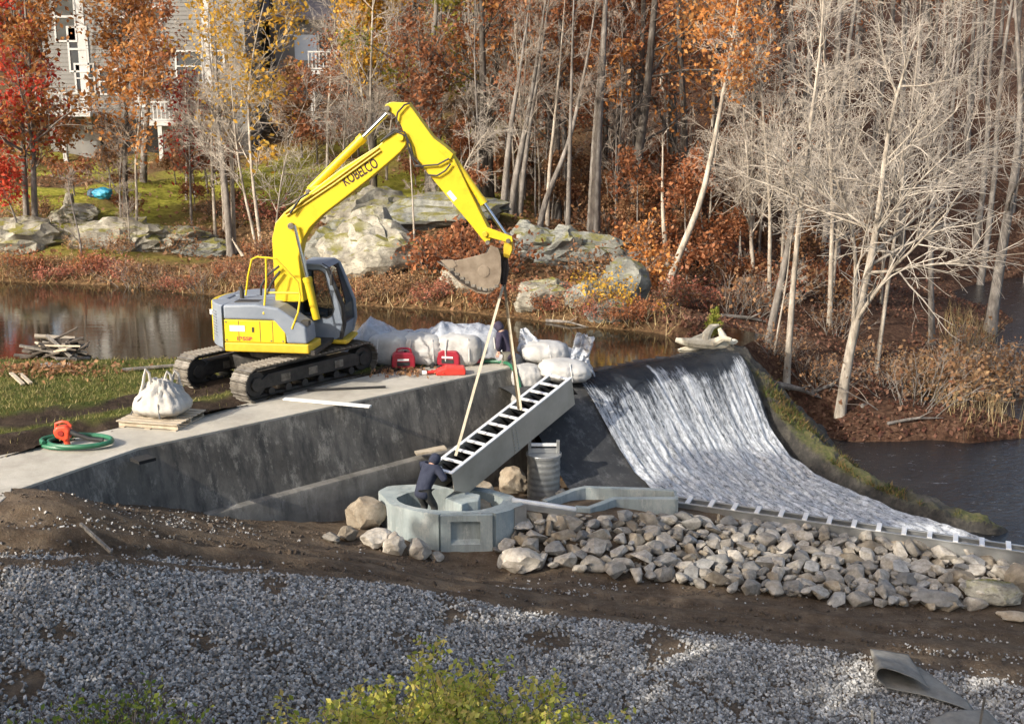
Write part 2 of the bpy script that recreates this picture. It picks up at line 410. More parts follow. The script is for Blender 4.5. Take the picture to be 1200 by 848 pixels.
# ------------- concrete abutment wall with its deck
e_ = [P(-120, 610, z=0), P(21, 573, z=0), P(163, 524, z=0), P(598, 430, z=0)]
back = [P(585, 419, z=0), P(520, 424, z=0), P(450, 436, z=0), P(330, 461, z=0), P(236, 487, z=0), P(139, 501, z=0), P(97, 510, z=0), P(32, 527, z=0), P(-140, 560, z=0)]
wall = thing('abutment_wall', 'dark stained concrete abutment wall with a pale flat deck running to the spillway', 'wall', tuple(e_[2]))
n = len(e_) + len(back); poly = [tuple(p[:2]) for p in e_ + back]
g = MB(); g.prism(poly, -.16, 0, 'z'); g.build('deck_slab', m_deck, wall, bevel=.015)
# battered upper face and footing ledge: one profile swept along the front line
def outn(i):
    a, b = e_[max(i - 1, 0)], e_[min(i + 1, 3)]; d = (b - a).normalized(); return Vector((d.y, -d.x, 0))
def sweep(prof, name, mt, endcap=True):
    V, F = [], []; k = len(prof); pts = []
    for i in range(3):
        for q in np.linspace(0, 1, 24, endpoint=(i == 2)):
            p = e_[i].lerp(e_[i + 1], q); o1, o2 = outn(i), outn(i + 1)
            pts.append((p, (o1.lerp(o2, q)).normalized()))
    # rounded far end that turns back towards the pond
    d0 = pts[-1][1]; p0 = pts[-1][0]; wd = Vector((-d0.y, d0.x, 0))
    for j in range(1, 5):
        a = R(18 * j); pts.append((p0 + wd * .02 * j, (d0 * math.cos(a) + wd * math.sin(a)).normalized()))
    pts.append((p0 + wd * .1 - d0 * 1.6, wd))
    for p, o in pts:
        for off, z in prof: V.append(tuple(p + o * off + Vector((0, 0, z))))
    for i in range(len(pts) - 1):
        for j in range(k - 1): F.append([i * k + j, i * k + j + 1, (i + 1) * k + j + 1, (i + 1) * k + j])
    return obj_np(name, V, F, mt, wall, True)
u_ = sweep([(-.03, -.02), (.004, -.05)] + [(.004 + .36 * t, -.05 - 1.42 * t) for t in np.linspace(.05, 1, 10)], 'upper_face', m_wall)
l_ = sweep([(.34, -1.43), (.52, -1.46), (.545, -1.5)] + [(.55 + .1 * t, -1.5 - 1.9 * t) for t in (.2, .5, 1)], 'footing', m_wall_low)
for o in (u_, l_): o.data.set_sharp_from_angle(angle=R(30))
g = MB(frame(P(163, 536, Y=20.85), WDIR)); g.box(-.17, .17, -.3, .02, -.03, .03); g.build('drain_slot', M('slot_dark', (.01, .01, .01), None, bs=0), wall)
q = thing('concrete_slab', 'flat pale concrete slab on the dirt at the left edge below the deck', 'slab', tuple(P(10, 588, z=0.02)))
pp = [P(-60, 580, z=.03), P(14, 573, z=.03), P(13, 579, z=.03), P(-8, 597, z=.03), P(-60, 606, z=.03)]
g = MB(); g.prism([tuple(p[:2]) for p in pp], -.12, .06, 'z'); g.build('slab', m_deck, q, bevel=.012)

# ------------- lawn behind the deck
lawn_poly = [(-40, 14), tuple(P(-160, 566, z=0)[:2])] + [tuple((p + Vector((.15, -.15, 0)))[:2]) for p in back[::-1]] + [(.3, 28.0), (-.6, 29.0), (-5, 29.2), (-9, 29.2), (-12, 28.9), (-22, 29.3), (-40, 29.5)]
MUDL = [[P(x, y, z=0) for x, y in q_] for q_ in ([(-80, 545), (0, 524), (80, 510), (160, 497), (240, 480), (300, 468)], [(-80, 505), (40, 492), (130, 478), (210, 463), (270, 455), (330, 440)], [(-60, 548), (30, 522), (100, 506)], [(300, 462), (360, 455), (450, 440)], [(420, 430), (480, 424), (560, 418)])]
xs, ys = np.linspace(-26, 1, 320), np.linspace(15, 30, 200)
X, Y = np.meshgrid(xs, ys, indexing='xy')
md = np.min([segdist(X, Y, l) for l in MUDL], axis=0) + fbm(X, Y, 1.4, 8) * .35
mud = np.clip((.60 - md) * 5, 0, 1)
def lawn_f(x, y):
    z = .03 + fbm(x, y, .8, 21) * .05 + fbm(x, y, 3.5, 22) * .025
    for l in MUDL:
        d = segdist(x, y, l); z = z - .10 * np.exp(-(d / .3) ** 2) + .05 * np.exp(-((d - .5) / .15) ** 2)
    edge = np.clip((y - 28.4) / .9, 0, 1); return z - edge * .75
Z = lawn_f(X, Y)
lo = grid_mesh('lawn', X, Y, Z, m_lawn, inside(X, Y, lawn_poly), {'mud': mud}); tag(lo, kind='structure')

# ------------- the spillway: crest, ogee and long flat apron
def prof_z(d):
    return np.interp(d, [-1.5, -.5, 0, .35, .7, 1.1, 1.6, 2.1, 2.6, 3.2, 4.2, 5.5, 7.5, 10, 14], [-.9, -.46, -.38, -.41, -.52, -.78, -1.25, -1.72, -2.08, -2.34, -2.58, -2.75, -2.93, -3.1, -3.3])
FL0, FL1 = P(792, 588, z=-2.34), P(1260, 655, z=-2.52)       # top line of the steel flume at the toe
fdir = (FL1 - FL0); fdir.z = 0; fdir.normalize(); fnrm = Vector((-fdir.y, fdir.x, 0))   # fnrm points upstream
def toe_d(s):
    """distance downstream at which the apron meets the flume"""
    o = CR0 + cdir * s; pdn = Vector((cdir.y, -cdir.x, 0))
    den = pdn.dot(fnrm); return (FL0 - o).dot(fnrm) / den
CL = (CR1 - CR0).length
pdn = Vector((cdir.y, -cdir.x, 0))
def chute_pt(s, d): 
    o = CR0 + cdir * s + pdn * d; return o.x, o.y, float(prof_z(d))
spill = thing('spillway', 'dark curved concrete spillway of the dam, dry on its left side', 'spillway', tuple(CR0))
def chute_grid(s0, s1, ns, nd, lift=0, fan=.0, dtop=-1.2, wob=None):
    V = []
    for i in range(ns):
        q = i / (ns - 1)
        for j in range(nd):
            s = s0 + (s1 - s0) * q
            dm = toe_d(max(s, 1.2)) - .12; r = j / (nd - 1)
            d = dtop + (dm - dtop) * (r ** 1.0)
            s += (fan(d) if fan else 0) * q ** 1.5
            if fan: dm2 = toe_d(max(s, 1.2)) - .12; d = dtop + (dm2 - dtop) * r
            x, y, z = chute_pt(s, d)
            V.append((x, y, z + lift + (wob(q, d) if wob else 0)))
    i = np.arange(ns * nd).reshape(ns, nd)
    F = np.stack([i[:-1, :-1], i[1:, :-1], i[1:, 1:], i[:-1, 1:]], -1).reshape(-1, 4)
    return np.array(V), F
FAN = lambda d: float(np.interp(d, [0, 1, 3, 5, 7, 9, 11], [0, -.3, -.95, -1.25, -1.05, -.6, -.2]))
V, F = chute_grid(-.6, CL + .22, 60, 60, 0, FAN)
o = obj_np('face', V, F, m_chute, spill)
# ================================================================== TREES
def bez(P0, D, L, K, wob, up, g, out=None):
    """K points from P0 (N,3) along D (N,3), length L (N,), wandering by wob and bending by up along z"""
    N = len(P0); pts = np.empty((N, K, 3)); pts[:, 0] = P0; d = D.copy(); st = (L / (K - 1))[:, None]
    for k in range(1, K):
        d = d + g.normal(0, wob, (N, 3)); d[:, 2] += up
        if out is not None: d[:, :2] += out
        d /= np.linalg.norm(d, axis=1, keepdims=True) + 1e-9
        pts[:, k] = pts[:, k - 1] + d * st
    return pts
def kids(pts, rad, n, t0, t1, L, ang, K, wob, up, g, taper=.25, rk=.6, Lt=.6, angv=.25, rmin=.003):
    """n children on each of the N parent branches"""
    N, K0, _ = pts.shape
    ix = np.repeat(np.arange(N), n); t = g.uniform(t0, t1, N * n) * (K0 - 1)
    i = np.minimum(t.astype(int), K0 - 2); f = (t - i)[:, None]
    p = pts[ix, i] * (1 - f) + pts[ix, i + 1] * f; T = pts[ix, i + 1] - pts[ix, i]; T /= np.linalg.norm(T, axis=1, keepdims=True) + 1e-9
    r0 = rad[ix, i] * (1 - f[:, 0]) + rad[ix, i + 1] * f[:, 0]
    q = g.normal(0, 1, (N * n, 3)); q -= T * (q * T).sum(1, keepdims=True); q /= np.linalg.norm(q, axis=1, keepdims=True) + 1e-9
    a = g.normal(ang, angv, N * n)[:, None]
    D = T * np.cos(a) + q * np.sin(a)
    plen = np.linalg.norm(np.diff(pts, axis=1), axis=2).sum(1)[ix]
    LL = (L if L > 0 else -L * plen) * (1 - Lt * (t / (K0 - 1))) * g.uniform(.6, 1.25, N * n)
    r = np.minimum(r0 * rk, np.maximum(LL * .0135, rmin * 1.2))
    cp_ = bez(p, D, LL, K, wob, up, g)
    return cp_, np.maximum(r[:, None] * np.linspace(1, taper, K)[None], rmin)
def tubes(pts, rad, n):
    N, K, _ = pts.shape
    T = np.gradient(pts, axis=1); T /= np.linalg.norm(T, axis=2, keepdims=True) + 1e-9
    ref = np.where(np.abs(T[:, :1, 2:3]) > .9, np.array([[[1., 0, 0]]]), np.array([[[0., 0, 1.]]]))
    A = np.cross(T, np.broadcast_to(ref, T.shape)); A /= np.linalg.norm(A, axis=2, keepdims=True) + 1e-9; B = np.cross(T, A)
    th = np.arange(n) * 2 * np.pi / n
    V = pts[:, :, None] + (A[:, :, None] * np.cos(th)[None, None, :, None] + B[:, :, None] * np.sin(th)[None, None, :, None]) * rad[:, :, None, None]
    i = np.arange(N * K * n).reshape(N, K, n)
    F = np.stack([i[:, :-1], np.roll(i, -1, 2)[:, :-1], np.roll(i, -1, 2)[:, 1:], i[:, 1:]], -1).reshape(-1, 4)
    return V.reshape(-1, 3), F
def cat(parts):
    V, F, o = [], [], 0
    for v, f in parts: V.append(v); F.append(f + o); o += len(v)
    return np.concatenate(V), np.concatenate(F)
def leaves(C, s, g, spread=.1, flat=.5, aspect=.62):
    """one small folded-free quad (a leaf or a clump of two) at each centre"""
    n = len(C); C = C + g.normal(0, spread, (n, 3))
    a = g.normal(0, 1, (n, 3)); a /= np.linalg.norm(a, axis=1, keepdims=True)
    b = g.normal(0, 1, (n, 3)); b[:, 2] *= flat; b -= a * (a * b).sum(1, keepdims=True); b /= np.linalg.norm(b, axis=1, keepdims=True) + 1e-9
    sz = s * g.uniform(.6, 1.35, n)[:, None]
    V = np.stack([C - a * sz * .5, C + b * sz * aspect * .5, C + a * sz * .5, C - b * sz * aspect * .5], 1).reshape(-1, 3)
    return V, np.arange(4 * n).reshape(n, 4)
def along(pts, n, g, t0=.2):
    N, K, _ = pts.shape; ix = g.integers(0, N, n); t = g.uniform(t0, 1, n) * (K - 1); i = np.minimum(t.astype(int), K - 2); f = (t - i)[:, None]
    return pts[ix, i] * (1 - f) + pts[ix, i + 1] * f
B_GREY = bark_mat('grey_bark', (.07, .062, .055), (.16, .145, .13), (.27, .25, .23))
B_PALE = bark_mat('pale_bark', (.12, .10, .08), (.30, .265, .22), (.49, .445, .38), 4)
B_DARK = bark_mat('dark_bark', (.03, .026, .022), (.075, .066, .058), (.15, .135, .12))
B_TWIG = M('grey_twigs', (.19, .155, .125), (.32, .27, .225), 1.5, .9, bs=0)
B_TWIGP = M('pale_twigs', (.25, .22, .185), (.50, .45, .385), 1.5, .85, bs=0)
B_TWIGB = M('brown_twigs', (.07, .05, .04), (.15, .11, .09), 1.5, .9, bs=0)
L_RUST = leaf_mat('rust_oak_leaves', [(.13, .05, .024), (.28, .105, .045), (.40, .17, .075), (.22, .08, .04), (.45, .24, .13)])
L_ORANGE = leaf_mat('orange_oak_leaves', [(.30, .11, .03), (.47, .19, .05), (.54, .27, .09), (.36, .13, .035), (.55, .35, .16)])
L_YELL = leaf_mat('golden_leaves', [(.45, .24, .03), (.60, .36, .05), (.52, .28, .03), (.34, .24, .045), (.66, .42, .10)])
L_RED = leaf_mat('red_maple_leaves', [(.26, .02, .015), (.44, .04, .025), (.52, .09, .04), (.34, .03, .025), (.5, .14, .06)])
L_OLIVE = leaf_mat('olive_leaves', [(.16, .17, .025), (.30, .28, .05), (.40, .33, .06), (.20, .22, .04), (.48, .40, .08)])
L_BROWN = leaf_mat('dry_brown_leaves', [(.13, .07, .035), (.27, .145, .07), (.35, .21, .11), (.22, .095, .05), (.40, .27, .16)])
L_DARKG = leaf_mat('evergreen_needles', [(.02, .04, .015), (.045, .07, .02), (.03, .055, .02)], .15)

def tree_parts(seed, H, r, crown0=.4, nl=14, limbL=.33, ang=.85, up=.06, n2=8, n3=6, wob=.10, lean=(0, 0), trunk=None, wobt=.035, sides=7, droop=0, twigr=.008, fork=0, l2=-.55, l3=-.5, n4=0):
    g = np.random.default_rng(seed)
    K = 14
    if trunk is None:
        p0 = np.array([[0., 0, -.35]]); d0 = np.array([[lean[0], lean[1], 1.]]); d0 /= np.linalg.norm(d0)
        t = bez(p0, d0, np.array([H]), K, wobt, .02, g)
    else:
        q = np.array(trunk, float); s_ = np.r_[0, np.cumsum(np.linalg.norm(np.diff(q, axis=0), axis=1))]
        t = np.stack([np.interp(np.linspace(0, s_[-1], K), s_, q[:, k]) for k in range(3)], -1)[None]
        ker = t.copy(); ker[:, 1:-1] = (t[:, :-2] + 2 * t[:, 1:-1] + t[:, 2:]) / 4; t = ker; H = s_[-1]
    tr = r * np.interp(np.linspace(0, 1, K), [0, .03, .1, 1], [1.45, 1.15, 1, .16])[None]
    parts = [tubes(t, tr, sides)]
    if fork:
        fk, fr = kids(t, tr, fork, crown0 * .6, crown0 + .15, -.62, .38, 9, .05, .04, g, .2, .75, .4)
        parts.append(tubes(fk, fr, 6))
    l1, r1 = kids(t, tr, nl, crown0, .99, limbL * H, ang, 8, wob, up, g, .2, .5, .65, rmin=twigr)
    if fork:
        l1b, r1b = kids(fk, fr, max(3, nl // (fork + 1)), .25, .99, limbL * H * .75, ang * .9, 8, wob, up, g, .2, .55, .5, rmin=twigr)
        l1 = np.concatenate([l1, l1b]); r1 = np.concatenate([r1, r1b])
    parts.append(tubes(l1, r1, 5))
    trunkVF = cat(parts)
    l2, r2 = kids(l1, r1, n2, .15, 1, l2, .75, 5, wob * 1.4, up - droop, g, .35, .65, .55, rmin=twigr * .8)
    l3, r3 = kids(l2, r2, n3, .1, 1, l3, .7, 3, wob * 1.5, up * .5 - droop, g, .6, .8, .5, rmin=twigr * .65)
    tw = [tubes(l2, r2, 4), tubes(l3, r3, 3)]; tips = l3
    if n4:
        l4, r4 = kids(l3, r3, n4, .1, 1, -.6, .7, 3, wob, -droop, g, .8, .9, .4, rmin=twigr * .6); tw.append(tubes(l4, r4, 3)); tips = l4
    return trunkVF, cat(tw), tips, g
def make_tree(name, label, loc, parts, bark, twig, leafm=None, nleaf=0, ls=.2, spread=.14, group=None, cat_='tree'):
    (tv, tf), (bv, bf), tips, g = parts
    root = thing(name, label, cat_, loc, group)
    L0 = np.array(root.location)
    obj_np('trunk', tv + L0, tf, bark, root); obj_np('branches', bv + L0, bf, twig, root)
    if leafm and nleaf:
        lv, lf = leaves(along(tips, nleaf, g), ls, g, spread); obj_np('foliage', lv + L0, lf, leafm, root, False)
    return root

# ------------- prototypes: the first of each is a real tree of the wood, the rest are copies of it
HIDE = (0, 120, 0)
protos = {}
def proto(kind, i, *a, **k): protos.setdefault(kind, []).append(make_tree(*a, **k))
for i in range(4):
    proto('bare', i, 'bare_tree', None, HIDE, tree_parts(20 + i, 15 + 2 * i, .10 + .022 * i, .36, 16, .28, .8, .05, 9, 8, .12, twigr=.011), [B_GREY, B_PALE, B_GREY, B_DARK][i], [B_TWIG, B_TWIG, B_TWIGB, B_TWIG][i])
for i in range(3):
    proto('oak', i, 'oak_tree', None, HIDE, tree_parts(40 + i, 14 + 1.5 * i, .20, .22, 16, .30, .95, .03, 7, 5, .12, twigr=.012), B_DARK, B_TWIGB, L_RUST if i != 1 else L_ORANGE, 3700, .185, .24)
for i in range(2):
    proto('gold', i, 'golden_tree', None, HIDE, tree_parts(50 + i, 13 + i, .15, .30, 14, .28, .85, .04, 7, 5, .11, twigr=.011), B_GREY, B_TWIG, L_YELL if i == 0 else L_OLIVE, 2500, .175, .22)
for i in range(2):
    proto('red', i, 'maple_tree', None, HIDE, tree_parts(60 + i, 10 + i, .12, .22, 14, .30, .9, .03, 7, 5, .11, twigr=.010), B_GREY, B_TWIG, L_RED, 2600, .17, .22)
for i in range(3):
    proto('sapling', i, 'bare_sapling', None, HIDE, tree_parts(70 + i, 6.5 + i, .05, .25, 12, .28, .8, .06, 6, 5, .10, twigr=.008, sides=5), [B_PALE, B_GREY, B_PALE][i], [B_TWIGP, B_TWIG, B_TWIG][i])
for i in range(2):
    proto('under', i, 'young_oak', None, HIDE, tree_parts(80 + i, 3.6 + i, .05, .12, 12, .40, 1.0, .02, 6, 4, .12, twigr=.008, sides=5), B_GREY, B_TWIGB, L_RUST if i else L_BROWN, 1500, .17, .16)
taken = set()
def put(kind, i, loc, rz, sc, label, group, cat_='tree'):
    p = protos[kind][i % len(protos[kind])]
    if p.name not in taken:
        taken.add(p.name); o = p; o.location = loc; o.rotation_euler = (0, 0, rz); o.scale = (sc, sc, sc)
    else: o = copy_tree(p, loc, rz, sc)
    tag(o, label, cat_, group); return o
# where on the hillside a tree stands, in words
def where(px, Y):
    near = Y < 56
    if px < 120: return 'at the far left'
    if px < 260: return 'below the grey house' if near else 'around the grey house'
    if px < 340: return 'left of the yellow boom' if near else 'between the two houses'
    if px < 480: return 'above the excavator cab' if near else 'beside the pale blue house'
    if px < 600: return 'behind the yellow arm'
    if px < 720: return 'above the grey rock ledge'
    if px < 860: return 'right of the grey rock ledge'
    if px < 1020: return 'behind the white birches'
    return 'by the river at the far right'
KW = {'bare': ('tall bare grey tree', 'bare trees'), 'oak': ('rust leaved oak', 'rusty oaks'), 'gold': ('golden leaved tree', 'golden trees'), 'red': ('small red leaved maple', 'red maples'), 'sapling': ('slender leafless sapling', 'saplings'), 'under': ('low russet oak sapling', 'young oaks')}
def plant(kind, i, px, Y, rz=None, sc=1., dz=0):
    x = (px - 600) / FPX * (Y * cp + 5 * sp_); z = float(hill_f(x, Y))
    w_ = where(px, Y)
    deep = '' if Y < 56 else (' up the slope' if Y < 80 else ' high on the hill')
    return put(kind, i, (x, Y, z + dz), rng.uniform(0, 6.28) if rz is None else rz, sc, f'{KW[kind][0]}{deep} {w_}', f'{KW[kind][1]}{deep} {w_}')
# ------------- the wood behind: rows of trees up the hill
def far_enough(q, x, y, d): return all((x - a) ** 2 + (y - b) ** 2 > d * d for a, b in q)
spots = []
tries = 0
def palette(px, Y):
    u = rng.random()
    if px < 130: return ('oak', 1) if u < .24 else ('red', 0) if u < .50 else ('gold', 0) if u < .56 else ('bare', rng.integers(4))
    if px < 330: return ('oak', rng.integers(3)) if u < .30 else ('gold', 0) if u < .40 else ('bare', rng.integers(4)) if u < .9 else ('sapling', rng.integers(3))
    if px < 480: return ('gold', rng.integers(2)) if u < .40 else ('oak', rng.integers(3)) if u < .72 else ('bare', rng.integers(4))
    if px < 680: return ('oak', rng.integers(3)) if u < .48 else ('gold', 1) if u < .54 else ('bare', rng.integers(4)) if u < .92 else ('sapling', rng.integers(3))
    if px < 900: return ('oak', rng.integers(3)) if u < .52 else ('gold', 1) if u < .56 else ('bare', rng.integers(4)) if u < .93 else ('sapling', rng.integers(3))
    return ('oak', 0) if u < .16 else ('bare', 2) if u < .90 else ('sapling', rng.integers(3))
while len(spots) < 262 and tries < 9000:
    tries += 1
    px = rng.uniform(-60, 1260); Y = rng.choice([rng.uniform(47, 60), rng.uniform(60, 82), rng.uniform(82, 118)], p=[.2, .35, .45])
    if px < 470 and Y < 50: continue
    if px > 480 and px < 1020 and Y < 52 and rng.random() < .35: continue
    if px > 1060 and Y < 58: continue
    if 50 < px < 300 and 56 < Y < 74: continue      # the grey house stands here
    if 330 < px < 440 and 62 < Y < 78: continue     # and the pale blue one here
    if 60 < px < 480 and Y < 64 and rng.random() < .9: continue
    if px <= 60 and Y < 60 and rng.random() < .6: continue
    x = (px - 600) / FPX * Y
    if not far_enough(spots, x, Y, 1.7 if Y < 60 else 2.2): continue
    spots.append((x, Y)); k, i = palette(px, Y)
    sc = {'oak': .95, 'gold': .95, 'red': .85}.get(k, 1.) * rng.uniform(.8, 1.2)
    plant(k, int(i), px, Y, None, sc)
for i in range(2):
    proto('pale', i, 'pale_tree', None, HIDE, tree_parts(90 + i, 11 + 2 * i, .09, .22, 20, .40, .88, .03, 9, 8, .10, twigr=.0065, n4=1), B_PALE, B_TWIGP)
KW['pale'] = ('pale grey bare tree with fine twigs', 'pale twiggy trees')
for k in range(4):
    px = rng.uniform(880, 1185); Y = rng.uniform(37, 52)
    if px > 1090: Y = rng.uniform(44, 55)
    plant('pale', k, px, Y, None, rng.uniform(.65, 1.15))
for k in range(9): plant('pale', k, rng.uniform(180, 490), rng.uniform(46, 60), None, rng.uniform(.5, .95))
for k in range(6): plant('under', k, rng.uniform(325, 480), rng.uniform(57, 68), None, rng.uniform(.8, 1.3))
for k in range(3): plant('under', k, rng.uniform(190, 330), rng.uniform(52, 60), None, rng.uniform(.6, 1.1))
# young oaks and saplings under the big trees
for k in range(58):
    px = rng.uniform(480, 1050) if k < 50 else rng.uniform(-20, 330); Y = rng.uniform(41.5, 60) if k < 50 else rng.uniform(46, 58)
    if px > 880 and Y < 46: continue
    if px < 700 and Y < 46: continue
    plant('under', k, px, Y, None, rng.uniform(.5, 1.05))
for k in range(54):
    px = rng.uniform(500, 1130) if k < 24 else rng.uniform(520, 900); Y = rng.uniform(43, 60)
    if px > 1000: Y = rng.uniform(40, 50)
    if px < 700 and Y < 46: Y += 5
    plant('sapling', k, px, Y, None, rng.uniform(.7, 1.4))

# ------------- trees one can point to
def hero(name, label, seed, pts, r, bark, twig, leafm=None, nleaf=0, ls=.18, **k):
    """pts: (px, py, depth) up the middle of the trunk, first at the ground"""
    w_ = [P(x, y, Y=Y) for x, y, Y in pts]
    base = w_[0].copy(); zz = float(hill_f(base.x, base.y)); base.z = min(base.z, zz + .05)
    tr = [(0, 0, -.4)] + [tuple(p - base) for p in w_[1:]]
    tp = tree_parts(seed, 1, r * .88, trunk=tr, **k)
    return make_tree(name, label, base, tp, bark, twig, leafm, nleaf, ls, .2)
bt = dict(crown0=.36, nl=22, limbL=.38, ang=.88, up=.01, n2=9, n3=6, wob=.11, twigr=.0062, n4=1, l2=-.58, l3=-.55)
hero('leaning_birch', 'big leaning pale tree with drooping bare branches and a dark foot above the stream', 101, [(982, 496, 33.6), (990, 440, 33.6), (1003, 375, 33.5), (1020, 310, 33.5), (1032, 240, 33.5), (1036, 180, 33.6), (1050, 110, 33.7), (1075, 40, 33.8)], .18, B_PALE, B_TWIGP, droop=.06, **{**bt, 'nl': 26, 'limbL': .50, 'crown0': .26})
hero('pale_birch', 'tall straight pale birch rising beside the abutment rocks', 102, [(921, 450, 34.3), (928, 350, 34.4), (938, 240, 34.5), (950, 140, 34.6), (962, 60, 34.7), (968, -60, 34.8)], .115, B_PALE, B_TWIGP, droop=.02, **{**bt, 'limbL': .30})
hero('twin_birch', 'grey leaning trunk left of the tall straight birch', 103, [(894, 428, 35.5), (905, 375, 35.5), (918, 320, 35.6), (930, 250, 35.8), (948, 170, 36), (960, 90, 36.2)], .16, B_GREY, B_TWIGP, **{**bt, 'nl': 14, 'limbL': .28})
hero('thin_birch', 'very thin white stem between the two birches by the abutment', 104, [(903, 432, 35), (911, 390, 35), (922, 330, 35.1), (930, 250, 35.2)], .045, B_PALE, B_TWIGP, **{**bt, 'nl': 8, 'n4': 0, 'limbL': .2})
hero('forked_birch', 'pale tree with crooked stem behind the big leaning one', 105, [(1000, 380, 38.5), (1004, 320, 38.5), (1000, 270, 38.4), (988, 230, 38.3), (972, 190, 38.2), (962, 120, 38)], .10, B_PALE, B_TWIGP, **{**bt, 'limbL': .36})
hero('upright_birch', 'slim pale tree to the right of the big leaning one', 106, [(1030, 372, 37.5), (1045, 300, 37.6), (1056, 230, 37.7), (1063, 160, 37.8), (1075, 80, 38), (1080, -20, 38.2)], .085, B_PALE, B_TWIGP, droop=.02, **{**bt, 'limbL': .42, 'up': .03})
hero('spreading_tree', 'grey bare tree fanning twigs to the right over the river bend', 107, [(1095, 380, 42), (1090, 300, 42), (1092, 230, 42), (1105, 150, 42.1), (1120, 60, 42.3), (1130, -30, 42.5)], .13, B_GREY, B_TWIGP, **{**bt, 'nl': 22, 'limbL': .42, 'up': .06, 'n4': 1})
hero('river_tree', 'thick grey trunk rising at the right edge by the river', 108, [(1162, 360, 47), (1176, 280, 47), (1190, 200, 47), (1198, 120, 47), (1192, 50, 47), (1188, -40, 47)], .26, B_GREY, B_TWIG, **{**bt, 'crown0': .3, 'nl': 16, 'n4': 0, 'limbL': .3})
hero('curved_birch', 'white leaning birch curving up from the rocks under orange leaves', 109, [(777, 300, 41), (800, 283, 41), (817, 255, 41), (829, 205, 41), (840, 150, 41.1), (850, 95, 41.2), (862, 30, 41.3), (870, -40, 41.4)], .15, B_PALE, B_TWIGP, L_ORANGE, 2300, .17, **{**bt, 'crown0': .58, 'nl': 18, 'n4': 0, 'limbL': .26})
hero('snag', 'broken pale snag standing left of the curved birch', 110, [(788, 290, 43), (777, 262, 43), (776, 220, 43), (777, 175, 43), (776, 158, 43)], .13, B_PALE, B_TWIGP, crown0=.8, nl=3, limbL=.3, n2=3, n3=2, twigr=.008)
hero('thick_tree', 'thickest dark trunk above the grey rock ledge, pale on one side', 111, [(695, 284, 45), (697, 215, 45), (701, 130, 45), (707, 60, 45), (712, -60, 45)], .30, B_GREY, B_TWIG, **{**bt, 'crown0': .4, 'nl': 16, 'n4': 0, 'limbL': .22})
hero('wavy_tree', 'grey tree with a swept S shaped stem above the rock ledge', 112, [(630, 268, 45), (638, 235, 45), (652, 205, 45), (668, 165, 45), (678, 120, 45), (690, 60, 45), (702, -20, 45)], .13, B_GREY, B_TWIG, **{**bt, 'crown0': .5, 'nl': 12, 'n4': 0, 'limbL': .22})
hero('slim_tree', 'slim straight pale trunk behind the swept stem', 113, [(641, 270, 46), (643, 205, 46), (649, 150, 46), (655, 90, 46), (662, 0, 46)], .10, B_PALE, B_TWIG, **{**bt, 'crown0': .5, 'nl': 12, 'n4': 0, 'limbL': .22})
hero('slim_tree', 'straight brown trunk with few twigs next to the thickest trunk', 114, [(665, 272, 44), (667, 200, 44), (669, 130, 44), (671, 40, 44), (674, -40, 44)], .11, B_GREY, B_TWIG, **{**bt, 'crown0': .45, 'nl': 12, 'n4': 0, 'limbL': .20})
for j, (x0, x1, s_, lb) in enumerate([(588, 600, .16, 'left dark stem of the trio beside the bucket'), (595, 618, .17, 'middle leaning stem of the trio beside the bucket'), (607, 622, .14, 'right upright stem of the trio beside the bucket')]):
    hero('bank_tree', lb, 120 + j, [(x0, 262, 46 + j * .3), ((x0 * 2 + x1) / 3, 215, 46), (x1 - 2, 150, 46), (x1 + 10, 80, 46), (x1 + 24, -20, 46)], s_, B_GREY, B_TWIG, **{**bt, 'crown0': .45, 'nl': 12, 'n4': 0, 'limbL': .24})
hero('bent_tree', 'pale bare tree leaning right behind the arm with drooping twigs', 130, [(519, 282, 42.5), (530, 245, 42.5), (540, 205, 42.4), (556, 172, 42.3), (575, 150, 42.2), (588, 132, 42)], .07, B_PALE, B_TWIGP, **{**bt, 'crown0': .4, 'nl': 16, 'limbL': .55, 'droop': .03, 'up': .02})
hero('bank_birch', 'thin straight birch in front of the pale boulder left of the bucket', 131, [(488, 332, 39.6), (486, 290, 39.6), (484, 240, 39.6), (481, 190, 39.6), (478, 130, 39.7)], .055, B_PALE, B_TWIG, **{**bt, 'crown0': .5, 'nl': 8, 'n4': 0, 'limbL': .14})
hero('forked_tree', 'grey forked tree standing behind the yellow arm', 132, [(516, 262, 48), (508, 220, 48), (500, 170, 48), (494, 110, 48), (490, 30, 48)], .15, B_GREY, B_TWIG, L_RUST, 1800, .2, **{**bt, 'n4': 0, 'limbL': .26, 'fork': 1})
hero('dark_tree', 'dark straight trunk under the yellow boom', 133, [(437, 232, 52), (438, 190, 52), (437, 130, 52), (430, 60, 52), (428, -20, 52)], .20, B_DARK, B_TWIGB, L_YELL, 4200, .2, **{**bt, 'n4': 0, 'crown0': .42, 'limbL': .30})
for j, q in enumerate([[(42, 298, 46), (40, 230, 46), (38, 160, 46), (36, 90, 46), (30, 20, 46), (26, -60, 46)], [(32, 290, 46.5), (30, 230, 46.5), (27, 165, 46.5), (22, 90, 46.5), (12, 0, 46.5)]]):
    hero('maple_tree', ['right trunk of the red maple pair on the left bank', 'left trunk of the red maple pair on the left bank'][j], 140 + j, q, .15, B_GREY, B_TWIG, L_RED if j else L_ORANGE, 3300, .2, **{**bt, 'n4': 0, 'crown0': .28, 'limbL': .36})
